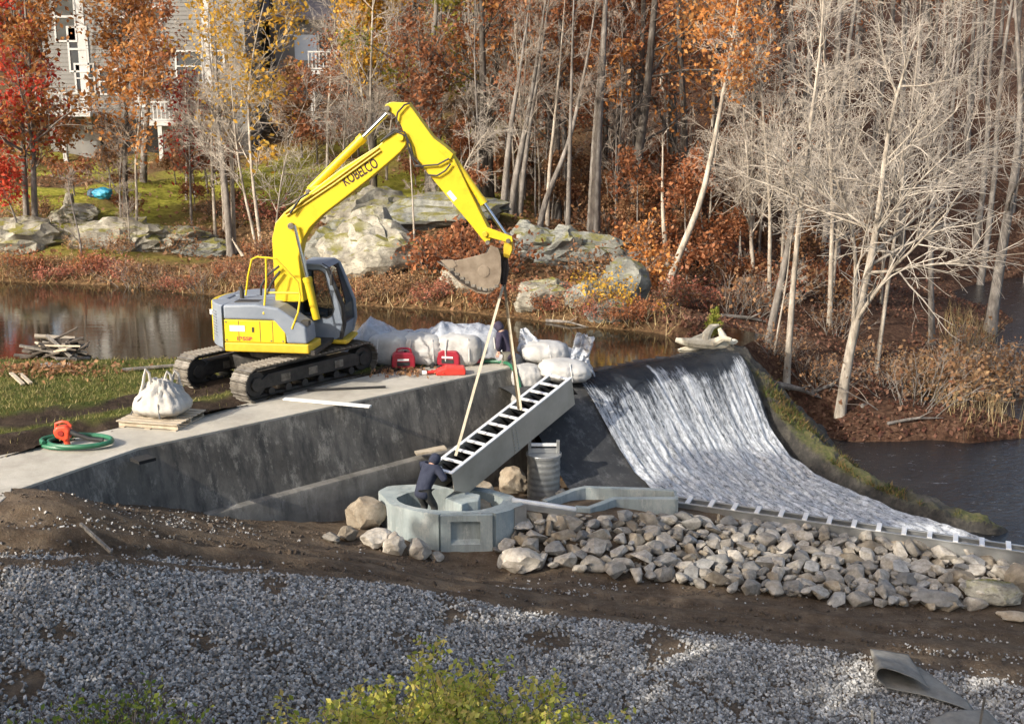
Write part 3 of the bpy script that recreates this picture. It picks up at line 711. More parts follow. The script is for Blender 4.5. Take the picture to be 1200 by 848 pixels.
for j, q in enumerate([[(148, 262, 47), (146, 200, 47), (148, 130, 47), (150, 60, 47), (152, -20, 47)], [(142, 275, 46.6), (140, 215, 46.6), (143, 170, 46.6), (140, 120, 46.6)], [(157, 300, 45.2), (161, 235, 45.2), (158, 190, 45.2), (166, 120, 45.2), (172, 40, 45.2)], [(153, 308, 44.8), (150, 250, 44.8), (146, 215, 44.8)]]):
    hero('multi_stem_tree', ['dark tallest stem of the clump below the grey house', 'thin left stem of the clump below the grey house', 'pale right stem of the clump below the grey house', 'short front stem of the clump below the grey house'][j], 150 + j, q, [.14, .06, .07, .045][j], [B_DARK, B_GREY, B_PALE, B_PALE][j], B_TWIG, L_ORANGE if j in (0, 2) else None, 2600 if j == 0 else 900, .2, **{**bt, 'n4': 0, 'crown0': .35, 'limbL': [.36, .4, .30, .35][j]})
hero('mossy_tree', 'short thick mossy trunk beside the dark basement opening', 156, [(168, 222, 56), (168, 185, 56), (172, 145, 56), (176, 80, 56), (178, 0, 56)], .2, B_GREY, B_TWIG, L_RUST, 2600, .2, **{**bt, 'n4': 0, 'crown0': .5})
hero('slope_tree', 'thin dark tree on the mossy slope left of the grey clump', 157, [(224, 262, 49), (223, 215, 49), (222, 165, 49), (220, 100, 49)], .07, B_GREY, B_TWIG, L_RED, 500, .18, **{**bt, 'n4': 0})
gl = ['left thick stem of the grey clump behind the excavator', 'straight pale stem of the grey clump behind the excavator', 'leaning white stem of the grey clump behind the excavator', 'white wavy stem of the grey clump behind the excavator', 'thin right stem of the grey clump behind the excavator']
for j, q in enumerate([[(271, 300, 45.5), (267, 250, 45.5), (262, 200, 45.5), (257, 160, 45.5), (254, 90, 45.5), (250, 0, 45.5)], [(274, 292, 45.8), (273, 230, 45.8), (271, 180, 45.8), (269, 110, 45.8), (266, 30, 45.8), (262, -60, 45.8)],
                       [(303, 320, 43.6), (300, 280, 43.6), (290, 245, 43.7), (283, 210, 43.8), (276, 165, 44), (270, 80, 44), (262, 10, 44)], [(309, 322, 43.4), (306, 285, 43.4), (301, 250, 43.4), (296, 215, 43.4), (293, 170, 43.4), (290, 110, 43.4), (300, 40, 43.5), (318, -30, 43.5)], [(318, 316, 44), (322, 280, 44), (326, 240, 44), (331, 200, 44), (345, 150, 44), (362, 110, 44)]]):
    hero('clump_tree', gl[j], 160 + j, q, [.17, .11, .07, .085, .05][j], [B_GREY, B_PALE, B_PALE, B_PALE, B_PALE][j], B_TWIGP, L_YELL if j in (1, 3) else None, 1100, .19, **{**bt, 'n4': 1, 'crown0': .34, 'limbL': [.26, .26, .30, .34, .55][j], 'nl': 16})
hero('bank_sapling', 'thin leaning grey sapling rooted at the left waterline', 170, [(97, 322, 43.6), (94, 280, 43.6), (84, 240, 43.8), (78, 205, 44)], .06, B_GREY, B_TWIG, **{**bt, 'n4': 0, 'nl': 12})
hero('bank_sapling', 'crooked sapling leaning left on the pale left rocks', 171, [(25, 285, 45), (18, 255, 45), (8, 230, 45), (-8, 190, 45)], .06, B_GREY, B_TWIG, L_RED, 700, .18, **{**bt, 'n4': 0, 'nl': 10})
hero('yellow_sapling', 'small pale sapling with golden leaves right of the grey ledge', 172, [(760, 356, 37.6), (757, 330, 37.6), (758, 300, 37.6), (752, 270, 37.6)], .035, B_PALE, B_TWIG, L_ORANGE, 900, .13, **{**bt, 'n4': 0, 'nl': 12, 'limbL': .5, 'crown0': .3})
fa = hero('fallen_log', 'pale fallen trunk leaning down the bank behind the excavator', 173, [(296, 312, 44.2), (285, 300, 44.4), (278, 290, 44.6), (272, 280, 44.8)], .14, B_PALE, B_TWIG, crown0=.9, nl=2, limbL=.2, n2=2, n3=2)
for kk in protos:
    for p in protos[kk]:
        if p.name not in taken:
            for ch in list(p.children): bpy.data.objects.remove(ch)
            bpy.data.objects.remove(p)
# tall evergreens behind the viewer that shade the near ground
ev = None
for k, (u, s_) in enumerate([(15.6, -8), (12.6, -11), (7.6, -8), (4.2, -11), (1, -9), (-2.5, -11)]):
    ds = Vector((.75, .66)); n_ = Vector((-.66, .75)); p = n_ * u + ds * s_
    if ev is None:
        gg = np.random.default_rng(9)
        tp = tree_parts(300, 31, .35, .06, 78, .125, 1.45, .0, 5, 3, .05, l2=-.5)
        (tv, tf), (bv, bf), tips, g_ = tp
        ev = make_tree('tall_evergreen', None, (p.x, p.y, -4.8), tp, B_DARK, B_TWIGB, L_DARKG, 8200, .62, .3); e2 = ev
    else: e2 = copy_tree(ev, (p.x, p.y, -4.8 - (k % 3) * 1.2), k * 1.3, 1)
    tag(e2, 'tall dark evergreen behind the left of the viewpoint', 'tree', 'evergreens behind the viewpoint')
# ================================================================== STONES
def hull_rock(name, seed, n=16, mat=None, sub=0, dims=(1, .75, .55)):
    r = random.Random(seed); bm = bmesh.new()
    for _ in range(n):
        v = Vector((r.gauss(0, 1), r.gauss(0, 1), r.gauss(0, 1))).normalized() * r.uniform(.40, .55)
        bm.verts.new((v.x * dims[0], v.y * dims[1], v.z * dims[2]))
    h = bmesh.ops.convex_hull(bm, input=bm.verts)
    bmesh.ops.delete(bm, geom=list({g for g in list(h['geom_interior']) + list(h['geom_unused']) if isinstance(g, bmesh.types.BMVert)}), context='VERTS')
    if sub:
        bmesh.ops.bevel(bm, geom=bm.edges[:], offset=.035, segments=1, affect='EDGES', clamp_overlap=True)
    bmesh.ops.recalc_face_normals(bm, faces=bm.faces[:])
    me = bpy.data.meshes.new(name); bm.to_mesh(me); bm.free()
    if mat: me.materials.append(mat)
    return me
def stone_mat(name, stops, scale=3.5, bs=.6, vein=None, moss=None):
    m, t, b, L, N = nodes(name)
    v = coord(t, 'Object'); c = ramp(t, noise_n(t, v, scale, 8, .7), stops)
    hs = N('ShaderNodeHueSaturation'); L(c, hs.inputs['Color'])
    mr = N('ShaderNodeMapRange'); mr.inputs[3].default_value = .62; mr.inputs[4].default_value = 1.3; L(objrand(t), mr.inputs[0]); L(mr.outputs[0], hs.inputs['Value'])
    c = hs.outputs[0]
    if moss:
        gm = N('ShaderNodeNewGeometry'); sx = N('ShaderNodeSeparateXYZ'); L(gm.outputs['Normal'], sx.inputs[0]); k = N('ShaderNodeMath'); k.operation = 'MULTIPLY'
        L(ramp(t, sx.outputs[2], [(.55, 0), (.85, 1)]), k.inputs[0]); L(ramp(t, noise_n(t, v, 1.6, 7, .7), [(.44, 0), (.56, 1)]), k.inputs[1]); c = mix(t, k.outputs[0], c, moss)
    if vein:
        c = mix(t, ramp(t, noise_n(t, coord(t, 'Object', (1, 1, 3.5)), 5, 9, .8), [(.52, 0), (.62, .8)]), c, vein)
    L(c, b.inputs['Base Color']); b.inputs['Roughness'].default_value = .95; b.inputs['Specular IOR Level'].default_value = .2
    bump(t, b, noise_n(t, v, 9, 8, .75), bs, .05); return m
S_RIP = stone_mat('granite_riprap', [(.3, (.19, .168, .135)), (.5, (.36, .325, .275)), (.7, (.52, .48, .415))], 4)
S_TAN = stone_mat('tan_stone', [(.3, (.19, .15, .105)), (.5, (.31, .26, .195)), (.7, (.43, .38, .30))], 4)
S_GREY = stone_mat('blue_grey_stone', [(.3, (.15, .142, .13)), (.5, (.265, .255, .235)), (.7, (.39, .375, .345))], 4)
S_PALE = stone_mat('pale_lichen_rock', [(.3, (.13, .12, .10)), (.5, (.28, .265, .22)), (.66, (.46, .44, .37))], 2.2, 1, (.10, .09, .075), (.16, .15, .035))
S_LEDGE = stone_mat('grey_ledge_rock', [(.3, (.09, .092, .085)), (.5, (.20, .205, .185)), (.68, (.33, .335, .30))], 2.2, 1, (.07, .07, .06), (.15, .14, .035))
S_DARKR = stone_mat('dark_wet_rock', [(.3, (.02, .02, .02)), (.5, (.045, .045, .043)), (.7, (.10, .10, .095))], 3, .8)
ROCKS = [hull_rock('rock_mesh', 500 + i, 15 + i % 5, [S_RIP, S_RIP, S_TAN, S_GREY, S_RIP][i % 5], 1 if i < 15 else 0, random.choice([(1, .78, .58), (1, .62, .5), (1, .9, .66), (1.1, .6, .62)])) for i in range(22)]
# ------------- riprap bank between the flume and the dirt track
rip_px = [(606, 640), (612, 610), (655, 609), (700, 613), (792, 610), (900, 618), (1000, 632), (1100, 646), (1200, 660), (1212, 690), (1135, 715), (1060, 713), (1000, 708), (920, 700), (850, 692), (720, 677), (640, 668), (585, 658), (580, 645)]
def nz(px, py, zg=-2.6):
    for _ in range(6): p = P(px, py, z=zg); zg = float(near_f(p.x, p.y))
    return P(px, py, z=zg)
rip_poly = [tuple(nz(x, y)[:2]) for x, y in rip_px]
riprap = thing('riprap_bank', 'bank of loose angular grey and tan riprap stones below the steel flume', 'riprap', tuple(nz(900, 660)))
bx = [min(p[0] for p in rip_poly), max(p[0] for p in rip_poly), min(p[1] for p in rip_poly), max(p[1] for p in rip_poly)]
rr = random.Random(3); stones = []
for size in [(.42, .58)] * 1 + [(.29, .41)] * 2 + [(.19, .28)] * 3 + [(.12, .18)] * 3:
    for _ in range(3600):
        x, y = rr.uniform(bx[0], bx[1]), rr.uniform(bx[2], bx[3]); s_ = rr.uniform(*size)
        if not inside(x, y, rip_poly): continue
        if all((x - a) ** 2 + ((y - b) * 1.05) ** 2 > (.325 * (s_ + c_)) ** 2 for a, b, c_ in stones): stones.append((x, y, s_))
stones.sort(key=lambda q: -q[2] / q[1])
small = []
for k, (x, y, s_) in enumerate(stones):
    z = float(near_f(x, y)); me_ = ROCKS[rr.randrange(len(ROCKS))]
    up = max(0, min(.22, (.36 - s_) * .3)) + rr.uniform(-.02, .10) * (s_ < .5)
    mtx = Matrix.Translation((x, y, z + s_ * .16 + up)) @ Matrix.Rotation(rr.uniform(0, 6.28), 4, 'Z') @ Matrix.Rotation(rr.uniform(-.35, .35), 4, 'X') @ Matrix.Rotation(rr.uniform(-.35, .35), 4, 'Y') @ Matrix.Diagonal((s_ * 1.12, s_ * 1.12, s_ * rr.uniform(.85, 1.35), 1))
    if k < 298:
        o = link('rock', me_, riprap); o.matrix_basis = Matrix.Translation(-riprap.location) @ mtx
    else: small.append((me_, mtx))
for _ in range(900):     # rubble in the gaps
    x, y = rr.uniform(bx[0], bx[1]), rr.uniform(bx[2], bx[3])
    if inside(x, y, rip_poly):
        s_ = rr.uniform(.08, .16)
        small.append((ROCKS[16 + rr.randrange(6)], Matrix.Translation((x, y, float(near_f(x, y)) + .05)) @ Matrix.Rotation(rr.uniform(0, 6.28), 4, 'Z') @ Matrix.Rotation(rr.uniform(0, 3), 4, 'X') @ Matrix.Diagonal((s_, s_, s_, 1))))
def join(items, name, mat, parent=None, smooth=False):
    V, F = [], []
    for me_, mtx in items:
        n = len(V); V += [tuple(mtx @ v.co) for v in me_.vertices]; F += [[n + i for i in p.vertices] for p in me_.polygons]
    return obj_np(name, V, F, mat, parent, smooth)
tag(join(small, 'rubble', S_RIP, riprap), kind='stuff')

# ------------- single big stones one can point to
def boulder(name, label, loc, dims, seed, mat, rz=0, cat_='boulder', sub=3, rough=.14, strata=.0, sink=.0, tilt=(0, 0)):
    bm = bmesh.new(); bmesh.ops.create_icosphere(bm, subdivisions=sub, radius=.5)
    for v in bm.verts:
        n = v.co.normalized(); o = Vector((seed * 3.1, seed * 1.7, 0))
        p = n * .5
        # flat, broken facets
        for k in range(9):
            rk = random.Random(seed * 31 + k); d = Vector((rk.gauss(0, 1), rk.gauss(0, 1), rk.gauss(0, .8))).normalized(); lim = rk.uniform(.30, .42)
            e = p.dot(d)
            if e > lim: p -= d * (e - lim)
        p += n * rough * .5 * (mnoise.fractal(n * 2.2 + o, 1, 2, 4))
        if strata: p.z += strata * math.floor((p.z + n.x * .22) * 9) / 9 * .6 * .3 + strata * .12 * mnoise.noise(n * 7 + o); p += n * strata * .25 * (abs(mnoise.noise(Vector((n.x * 1.5, n.y * 1.5, p.z * 9)) + o)) - .2)
        v.co = Vector((p.x * dims[0], p.y * dims[1], p.z * dims[2]))
    for f in bm.faces: f.smooth = True
    me_ = bpy.data.meshes.new(name); bm.to_mesh(me_); bm.free(); me_.materials.append(mat); me_.set_sharp_from_angle(angle=R(24))
    o = link(name, me_); o.location = (loc[0], loc[1], loc[2] + dims[2] * (.38 - sink)); o.rotation_euler = (tilt[0], tilt[1], rz)
    return tag(o, label, cat_)
def bpos(px, py): return nz(px, py)
for px, py, dm, sd, mt, rz, lb in [
    (428, 618, (.95, .6, .75), 1, S_TAN, .2, 'large brown block of stone leaning beside the round basin'),
    (408, 632, (.5, .4, .32), 2, S_TAN, 1, 'small brown stone under the large block beside the basin'),
    (440, 640, (.75, .5, .42), 3, S_RIP, .4, 'pale rough stone in front of the brown block'),
    (462, 648, (.55, .5, .50), 4, S_RIP, .9, 'upright grey stone left of the recessed basin face'),
    (492, 652, (.66, .45, .42), 5, S_RIP, 2.4, 'pale rounded stone against the foot of the basin'),
    (512, 656, (.3, .3, .2), 6, S_RIP, .5, 'little pale stone at the basin corner'),
    (388, 634, (.42, .32, .22), 7, S_RIP, 2.4, 'low flat stone furthest left by the wall footing'),
    (612, 668, (.95, .6, .5), 8, S_RIP, 2.7, 'large flat grey stone at the lower left of the riprap'),
    (630, 628, (.42, .5, .48), 9, S_GREY, .2, 'grey upright stone against the basin side plate'),
    (655, 626, (.62, .5, .55), 10, S_TAN, .8, 'square tan stone under the white pipe'),
    (1165, 704, (1.15, .75, .50), 11, S_PALE, 2.75, 'biggest pale flat slab at the sunny right end of the riprap'),
    (1196, 690, (.7, .6, .6), 12, S_TAN, .4, 'tan stone behind the biggest pale slab at right'),
    (1190, 726, (.7, .4, .2), 13, S_TAN, 2.9, 'low mossy stone in the dirt at the right edge'),
    (1098, 712, (1.0, .5, .38), 14, S_GREY, 2.85, 'long grey banded stone at the foot of the riprap')]:
    boulder('boulder', lb, bpos(px, py), dm, sd, mt, rz)
for px, py, Y, dm, sd, mt, rz, lb in [
    (556, 572, 24.6, (.9, .7, .5), 21, S_TAN, .3, 'wide tan broken stone under the fishway'), (580, 585, 24.0, (.7, .6, .4), 22, S_TAN, 1.2, 'flat tan stone behind the round basin'),
    (600, 560, 25.6, (.8, .7, .7), 23, S_TAN, 2, 'dark tan stone left of the corrugated pipe'), (612, 592, 23.9, (.6, .5, .3), 24, S_RIP, .7, 'low stone in front of the corrugated pipe'),
    (640, 588, 24.2, (.34, .34, .34), 25, S_RIP, .7, 'round grey stone at the foot of the corrugated pipe'), (655, 577, 24.9, (.45, .4, .3), 26, S_RIP, .2, 'stone right of the corrugated pipe'),
    (565, 592, 23.6, (.6, .5, .35), 27, S_TAN, 2.6, 'tan stone behind the concrete block in the basin')]:
    boulder('boulder', lb, P(px, py, Y=Y) - Vector((0, 0, dm[2] * .5)), dm, sd, mt, rz)

# ------------- rock on the far bank
for px, py, w_, h_, dp, sd, mt, lb, st in [
    (440, 325, 3.5, 2.3, 2.6, 31, S_PALE, 'big pale cracked boulder on the bank behind the excavator cab', .5),
    (400, 300, 2.8, 1.2, 2.6, 32, S_LEDGE, 'dark shadowed rock left of the big pale boulder', .4),
    (500, 268, 5.5, 1.2, 4, 33, S_LEDGE, 'low mossy ledge on top of the bank above the pale boulder', .7),
    (430, 262, 3.4, 1.3, 3, 34, S_PALE, 'layered pale ledge on the mossy knoll', .7),
    (552, 345, 2.0, 1.0, 1.6, 35, S_PALE, 'pale rock at the waterline below the bucket', .5),
    (660, 316, 5.2, 1.4, 3.6, 36, S_LEDGE, 'broad grey layered rock ledge right of the bucket', .8),
    (620, 300, 2.4, 1.1, 2.4, 37, S_LEDGE, 'flat grey rock behind the bucket linkage', .6),
    (728, 350, 1.7, 1.3, 1.6, 38, S_LEDGE, 'dark smooth sloping rock right of the grey ledge', .3),
    (640, 362, 2.0, 1.0, 1.5, 39, S_PALE, 'pale lichened rock near the water below the grey ledge', .4),
    (690, 362, 1.3, .8, 1.2, 40, S_LEDGE, 'small grey rock among yellow leaves by the water', .4),
    (718, 383, 1.4, .7, 1.1, 41, S_LEDGE, 'grey wet rock on the waterline left of the spillway', .3),
    (120, 292, 4.2, 1.3, 2.8, 42, S_PALE, 'wide pale cracked rock face on the left bank', .8),
    (185, 294, 3.6, 1.0, 2.8, 43, S_PALE, 'pale stepped rock right of the wide rock face', .8),
    (10, 296, 3.6, 1.5, 2.8, 44, S_PALE, 'pale rock face at the far left edge of the bank', .8),
    (228, 300, 2.6, .8, 2, 45, S_LEDGE, 'low grey rock sloping left of the grey tree clump', .5),
    (80, 262, 2.2, .9, 2, 46, S_PALE, 'small pale outcrop on the moss above the wide rock face', .6),
    (80, 245, .45, .95, .4, 47, S_PALE, 'small upright pale stone on the mossy slope', 0)]:
    p = on_hill(px, py); boulder('boulder' if st < .6 else 'rock_ledge', lb, (p.x, p.y + dp * .35, p.z), (w_ * 1.1, dp, h_ * 1.25), sd, mt, rng.uniform(-.3, .3), 'rock', 4, .13, st * .8, .16 if px > 300 else .26)

# ================================================================== ROCKY ISLET RIGHT OF THE SPILLWAY
SPN = [P(x, y, z=z) for x, y, z in [(858, 405, -.25), (880, 436, -.85), (905, 474, -1.5), (938, 510, -2.05), (985, 545, -2.42), (1040, 574, -2.68), (1100, 597, -2.88), (1165, 614, -3.02), (1195, 622, -3.3)]]
def isl_f(x, y):
    x, y = np.asarray(x, float), np.asarray(y, float); bd = np.full(x.shape, 1e9); zt = np.zeros(x.shape); sg = np.zeros(x.shape)
    for a, b in zip(SPN[:-1], SPN[1:]):
        ex, ey = b.x - a.x, b.y - a.y; t = np.clip(((x - a.x) * ex + (y - a.y) * ey) / (ex * ex + ey * ey), 0, 1); dx, dy = x - a.x - t * ex, y - a.y - t * ey; d = np.hypot(dx, dy)
        m = d < bd; bd = np.where(m, d, bd); zt = np.where(m, a.z + (b.z - a.z) * t, zt); sg = np.where(m, np.sign(ex * dy - ey * dx), sg)
    drop = np.where(sg > 0, np.maximum(0, bd - .45) * .75, np.maximum(0, bd - .12) * 1.5)
    return zt - drop - .10 * bd + fbm(x, y, 1.1, 31) * .16 + np.abs(fbm(x, y, 2.6, 32)) * .20 - .05
xs, ys = np.linspace(3.8, 14.5, 170), np.linspace(22, 33.5, 180); X, Y = np.meshgrid(xs, ys, indexing='xy'); Z = isl_f(X, Y)
ipoly = [(3, 20), (15, 20), (15, 32.6), (8.5, 33.2), (6, 33), (3, 31.5)]
_l = np.array([(p.x, p.y) for p in SPN]); _px = ppx(X, Y, Z)[0]; _py = ppx(X, Y, Z)[1]
mossm = np.clip((_py * -1 + np.interp(_px, [850, 880, 905, 938, 985, 1040, 1100, 1165], [408, 446, 484, 522, 556, 585, 606, 622])) / 10, 0, 1) * np.clip((fbm(X, Y, .5, 41) + .45) * 3, 0, 1) * np.clip((31.3 - Y) / 1.5, 0, 1)
def islet_mat():
    m, t, b, L, N = nodes('islet_rock_and_moss'); v = coord(t, 'Object')
    rk = ramp(t, noise_n(t, v, 3.5, 9, .75), [(.3, (.018, .017, .016)), (.5, (.05, .046, .04)), (.7, (.14, .125, .10))])
    ms = ramp(t, noise_n(t, v, 6, 8, .75), [(.3, (.03, .035, .010)), (.45, (.085, .095, .022)), (.6, (.15, .13, .05)), (.72, (.13, .07, .04))])
    gm = N('ShaderNodeNewGeometry'); sx = N('ShaderNodeSeparateXYZ'); L(gm.outputs['Normal'], sx.inputs[0])
    k = N('ShaderNodeMath'); k.operation = 'MULTIPLY'; L(attr(t, 'moss').outputs['Fac'], k.inputs[0]); L(ramp(t, sx.outputs[2], [(.55, 0), (.8, 1)]), k.inputs[1])
    L(mix(t, k.outputs[0], rk, ms), b.inputs['Base Color']); b.inputs['Roughness'].default_value = .8
    bump(t, b, noise_n(t, v, 8, 9, .8), 1, .12); return m
tag(grid_mesh('rocky_islet', X, Y, Z, islet_mat(), inside(X, Y, ipoly) & (segdist(X, Y, SPN) < 2.6), {'moss': mossm}, False), kind='structure')
for k, (px, py, s_, lb) in enumerate([(1050, 560, .6, 'flat pale stone on the grassy islet by the stream'), (1000, 560, .5, 'tan stone low on the islet beside falling water'), (1090, 588, .8, 'tan stone at the downstream tip of the islet'), (1128, 596, .5, 'small brown stone near the islet tip'), (900, 495, .7, 'dark jagged ledge stone beside the upper falls'), (880, 455, .6, 'dark stone step against the falling water'), (955, 552, .7, 'black wet stone at the foot of the islet'), (872, 408, .7, 'grey block under the white driftwood'), (1060, 600, .6, 'brown stone against the lower apron')]):
    z = -1.5
    for _ in range(8): p = P(px, py, z=z); z = float(isl_f(p.x, p.y))
    boulder('boulder', lb, (p.x, p.y, z - .1), (s_ * 1.3, s_, s_ * .6), 60 + k, [S_RIP, S_TAN, S_TAN, S_TAN, S_DARKR, S_DARKR, S_DARKR, S_LEDGE, S_TAN][k], k, 'boulder', 3, .25, .3)

# ================================================================== FALLING WATER
def fall_mat():
    m, t, b, L, N = nodes('falling_water')
    uv = N('ShaderNodeUVMap'); uv.uv_map = 'flow'
    def stretched(sx, sy, scale, det, rgh, dist=.0):
        mp = N('ShaderNodeMapping'); mp.inputs['Scale'].default_value = (sx, sy, 1); L(uv.outputs[0], mp.inputs[0])
        return noise_n(t, mp.outputs[0], scale, det, rgh, dist)
    a = stretched(1, .085, 15, 9, .75, .25); b2 = stretched(1, .42, 13, 8, .8, .3); c2 = stretched(1, .05, 3.6, 5, .65, .2)
    d = attr(t, 'down').outputs['Fac']
    def mth(op, x, y):
        n = N('ShaderNodeMath'); n.operation = op
        for s_, v_ in ((n.inputs[0], x), (n.inputs[1], y)):
            if hasattr(v_, 'is_linked'): L(v_, s_)
            else: s_.default_value = v_
        return n.outputs[0]
    lw = attr(t, 'low').outputs['Fac']; wa = mth('SUBTRACT', .62, mth('MULTIPLY', lw, .42)); f = mth('ADD', mth('MULTIPLY', a, wa), mth('MULTIPLY', b2, mth('SUBTRACT', 1.0, wa)))
    f = mth('ADD', f, mth('MULTIPLY', mth('SUBTRACT', c2, .5), mth('SUBTRACT', .5, mth('MULTIPLY', lw, .38))))
    f = mth('ADD', f, d)                      # foam gathers further down
    foam = ramp(t, f, [(.435, .0), (.54, .5), (.655, 1)])
    L(mix(t, foam, (.030, .036, .045), (.70, .73, .77)), b.inputs['Base Color'])
    L(ramp(t, foam, [(0, .10), (1, .65)]), b.inputs['Roughness']); b.inputs['IOR'].default_value = 1.33
    tp = N('ShaderNodeBsdfTransparent'); ms = N('ShaderNodeMixShader')
    L(ramp(t, mth('ADD', foam, mth('MULTIPLY', attr(t, 'cover').outputs['Fac'], 1.2)), [(.15, 0), (.5, 1)]), ms.inputs[0]); L(tp.outputs[0], ms.inputs[1]); L(b.outputs[0], ms.inputs[2]); L(ms.outputs[0], t.nodes['Material Output'].inputs[0])
    bump(t, b, f, .9, .10); return m
s0 = 1.25; ns, nd = 150, 220
def wob(q, d):
    return (.035 + .055 * min(1, max(0, d - .4) / 2.5)) * (mnoise.fractal(Vector((q * 34, d * 1.3, 3)), 1, 2, 3) + .6) + .012
V, F = chute_grid(s0, CL + .1, ns, nd, .03, FAN, -.5, wob)
fw = obj_np('spillway_water', V, F, fall_mat())
me = fw.data; uvl = me.uv_layers.new(name='flow')
q_ = np.repeat(np.arange(ns) / (ns - 1), nd) * (CL - s0); 
P3 = V.reshape(ns, nd, 3); dl = np.concatenate([np.zeros((ns, 1)), np.cumsum(np.linalg.norm(np.diff(P3, axis=1), axis=2), 1)], 1)
uvv = np.stack([q_ + .05 * dl.ravel(), dl.ravel()], -1)
li = np.empty(len(me.loops), np.int32); me.loops.foreach_get('vertex_index', li)
uvl.data.foreach_set('uv', uvv[li].astype(np.float32).ravel())
qq = np.repeat(np.arange(ns) / (ns - 1), nd).reshape(ns, nd); dd = dl - .55
start = .65 + .35 * np.sin(qq * 9 + 1) + .5 * (qq > .25) * (qq < .42) + .2 * fbm(qq * 30, qq * 0, 1, 3) - .9 * np.clip((.12 - qq) / .12, 0, 1)
down = np.interp(dd - start, [-.9, -.1, .3, 1.2, 2.6, 5, 9], [-.30, -.14, .0, .04, .07, .06, .075])
cover = np.interp(dd, [-.6, .3, 1.5, 2.6], [.55, .25, .45, 1])
low = np.interp(dd, [.8, 2.6, 4], [0, .6, 1])
for nm, a_ in (('down', down), ('cover', cover), ('low', low)):
    at = me.attributes.new(nm, 'FLOAT', 'POINT'); at.data.foreach_set('value', a_.ravel().astype(np.float32))
tag(fw, kind='structure')

# ================================================================== STEEL FLUME AT THE TOE
GALV = M('galvanised_steel', (.34, .345, .34), (.47, .475, .465), 2.5, .42, .75, .12, .004, 18)
ALU = M('mill_aluminium', (.36, .335, .28), (.46, .43, .37), 1.2, .45, .4, .08, .003, 20)
ALUW = M('bright_aluminium', (.74, .74, .73), (.86, .86, .85), 3, .38, .35, .05, .003, 20)
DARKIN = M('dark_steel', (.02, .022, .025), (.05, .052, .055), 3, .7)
flume = thing('steel_flume', 'long galvanised steel flume with slotted top along the toe of the spillway', 'flume', tuple(FL0))
FLn = (FL1 - FL0).length; fm = frame(FL0, FL1 - FL0)
g = MB(fm); g.box(-.1, FLn, -.02, .012, -.50, -.02); g.build('front_panel', GALV, flume, bevel=.004)
g = MB(fm); g.box(-.1, FLn, .36, .39, -.50, -.03); g.build('back_panel', GALV, flume, bevel=.004)
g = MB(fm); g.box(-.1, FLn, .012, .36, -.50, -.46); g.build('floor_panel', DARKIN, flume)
g = MB(fm); g.box(-.1, FLn, -.045, .03, -.018, .012); g.build('top_rail', GALV, flume, bevel=.004)
g = MB(fm); g.box(-.1, FLn, .33, .40, -.026, -.002); g.build('back_rail', GALV, flume, bevel=.004)
nb_ = int(FLn / .5); br = None
for k in range(nb_):
    m_ = fm @ Matrix.Translation((.25 + k * .5, 0, 0))
    if br is None:
        g = MB(fm); g.box(-.05, .05, -.03, .42, -.012, .035); br = g.build('crossbar', ALUW, flume, bevel=.008); x0 = br
    o = br if k == 0 else br.copy()
    if k: COL.objects.link(o)
    o.location = (fm.to_3x3() @ Vector((.25 + k * .5, 0, 0)))

# ================================================================== ROUND BASIN AND LONG BASIN
bz = -1.72
BC = P(531, 588, z=bz)      # middle of the rim
basin = thing('round_basin', 'pale green concrete turning basin with rounded rim and a recessed square panel', 'basin', (BC.x, BC.y, -2.7))
def resample(poly, n):
    cx, cy = BC.x, BC.y; out = []
    for k in range(n):
        a = 2 * math.pi * k / n; d = Vector((math.cos(a), math.sin(a))); best = None
        for i in range(len(poly)):
            p, q = Vector(poly[i][:2]) - Vector((cx, cy)), Vector(poly[(i + 1) % len(poly)][:2]) - Vector((cx, cy)); e = q - p
            den = d.x * e.y - d.y * e.x
            if abs(den) < 1e-9: continue
            t = (p.x * e.y - p.y * e.x) / den; u = (p.x * d.y - p.y * d.x) / den
            if t > 0 and -1e-6 <= u <= 1 + 1e-6: best = t if best is None else max(best, t)
        out.append(Vector((cx + d.x * best, cy + d.y * best, 0)))
    return out
nI = 96
outer = [P(x, y, z=bz) for x, y in [(443, 575), (458, 591), (487, 598.5), (516, 603.5), (577, 602.5), (597, 598), (614, 590), (600, 580), (570, 571.5), (530, 567), (481, 567.5), (455, 569)]]
inner = [P(x, y, z=bz) for x, y in [(464, 583), (467, 587), (474, 590.5), (487, 594), (503, 596.5), (520, 598), (547, 598.5), (563, 597), (576, 594), (587, 590), (590, 585), (580, 579), (560, 575), (530, 573), (500, 573.5), (478, 577)]]
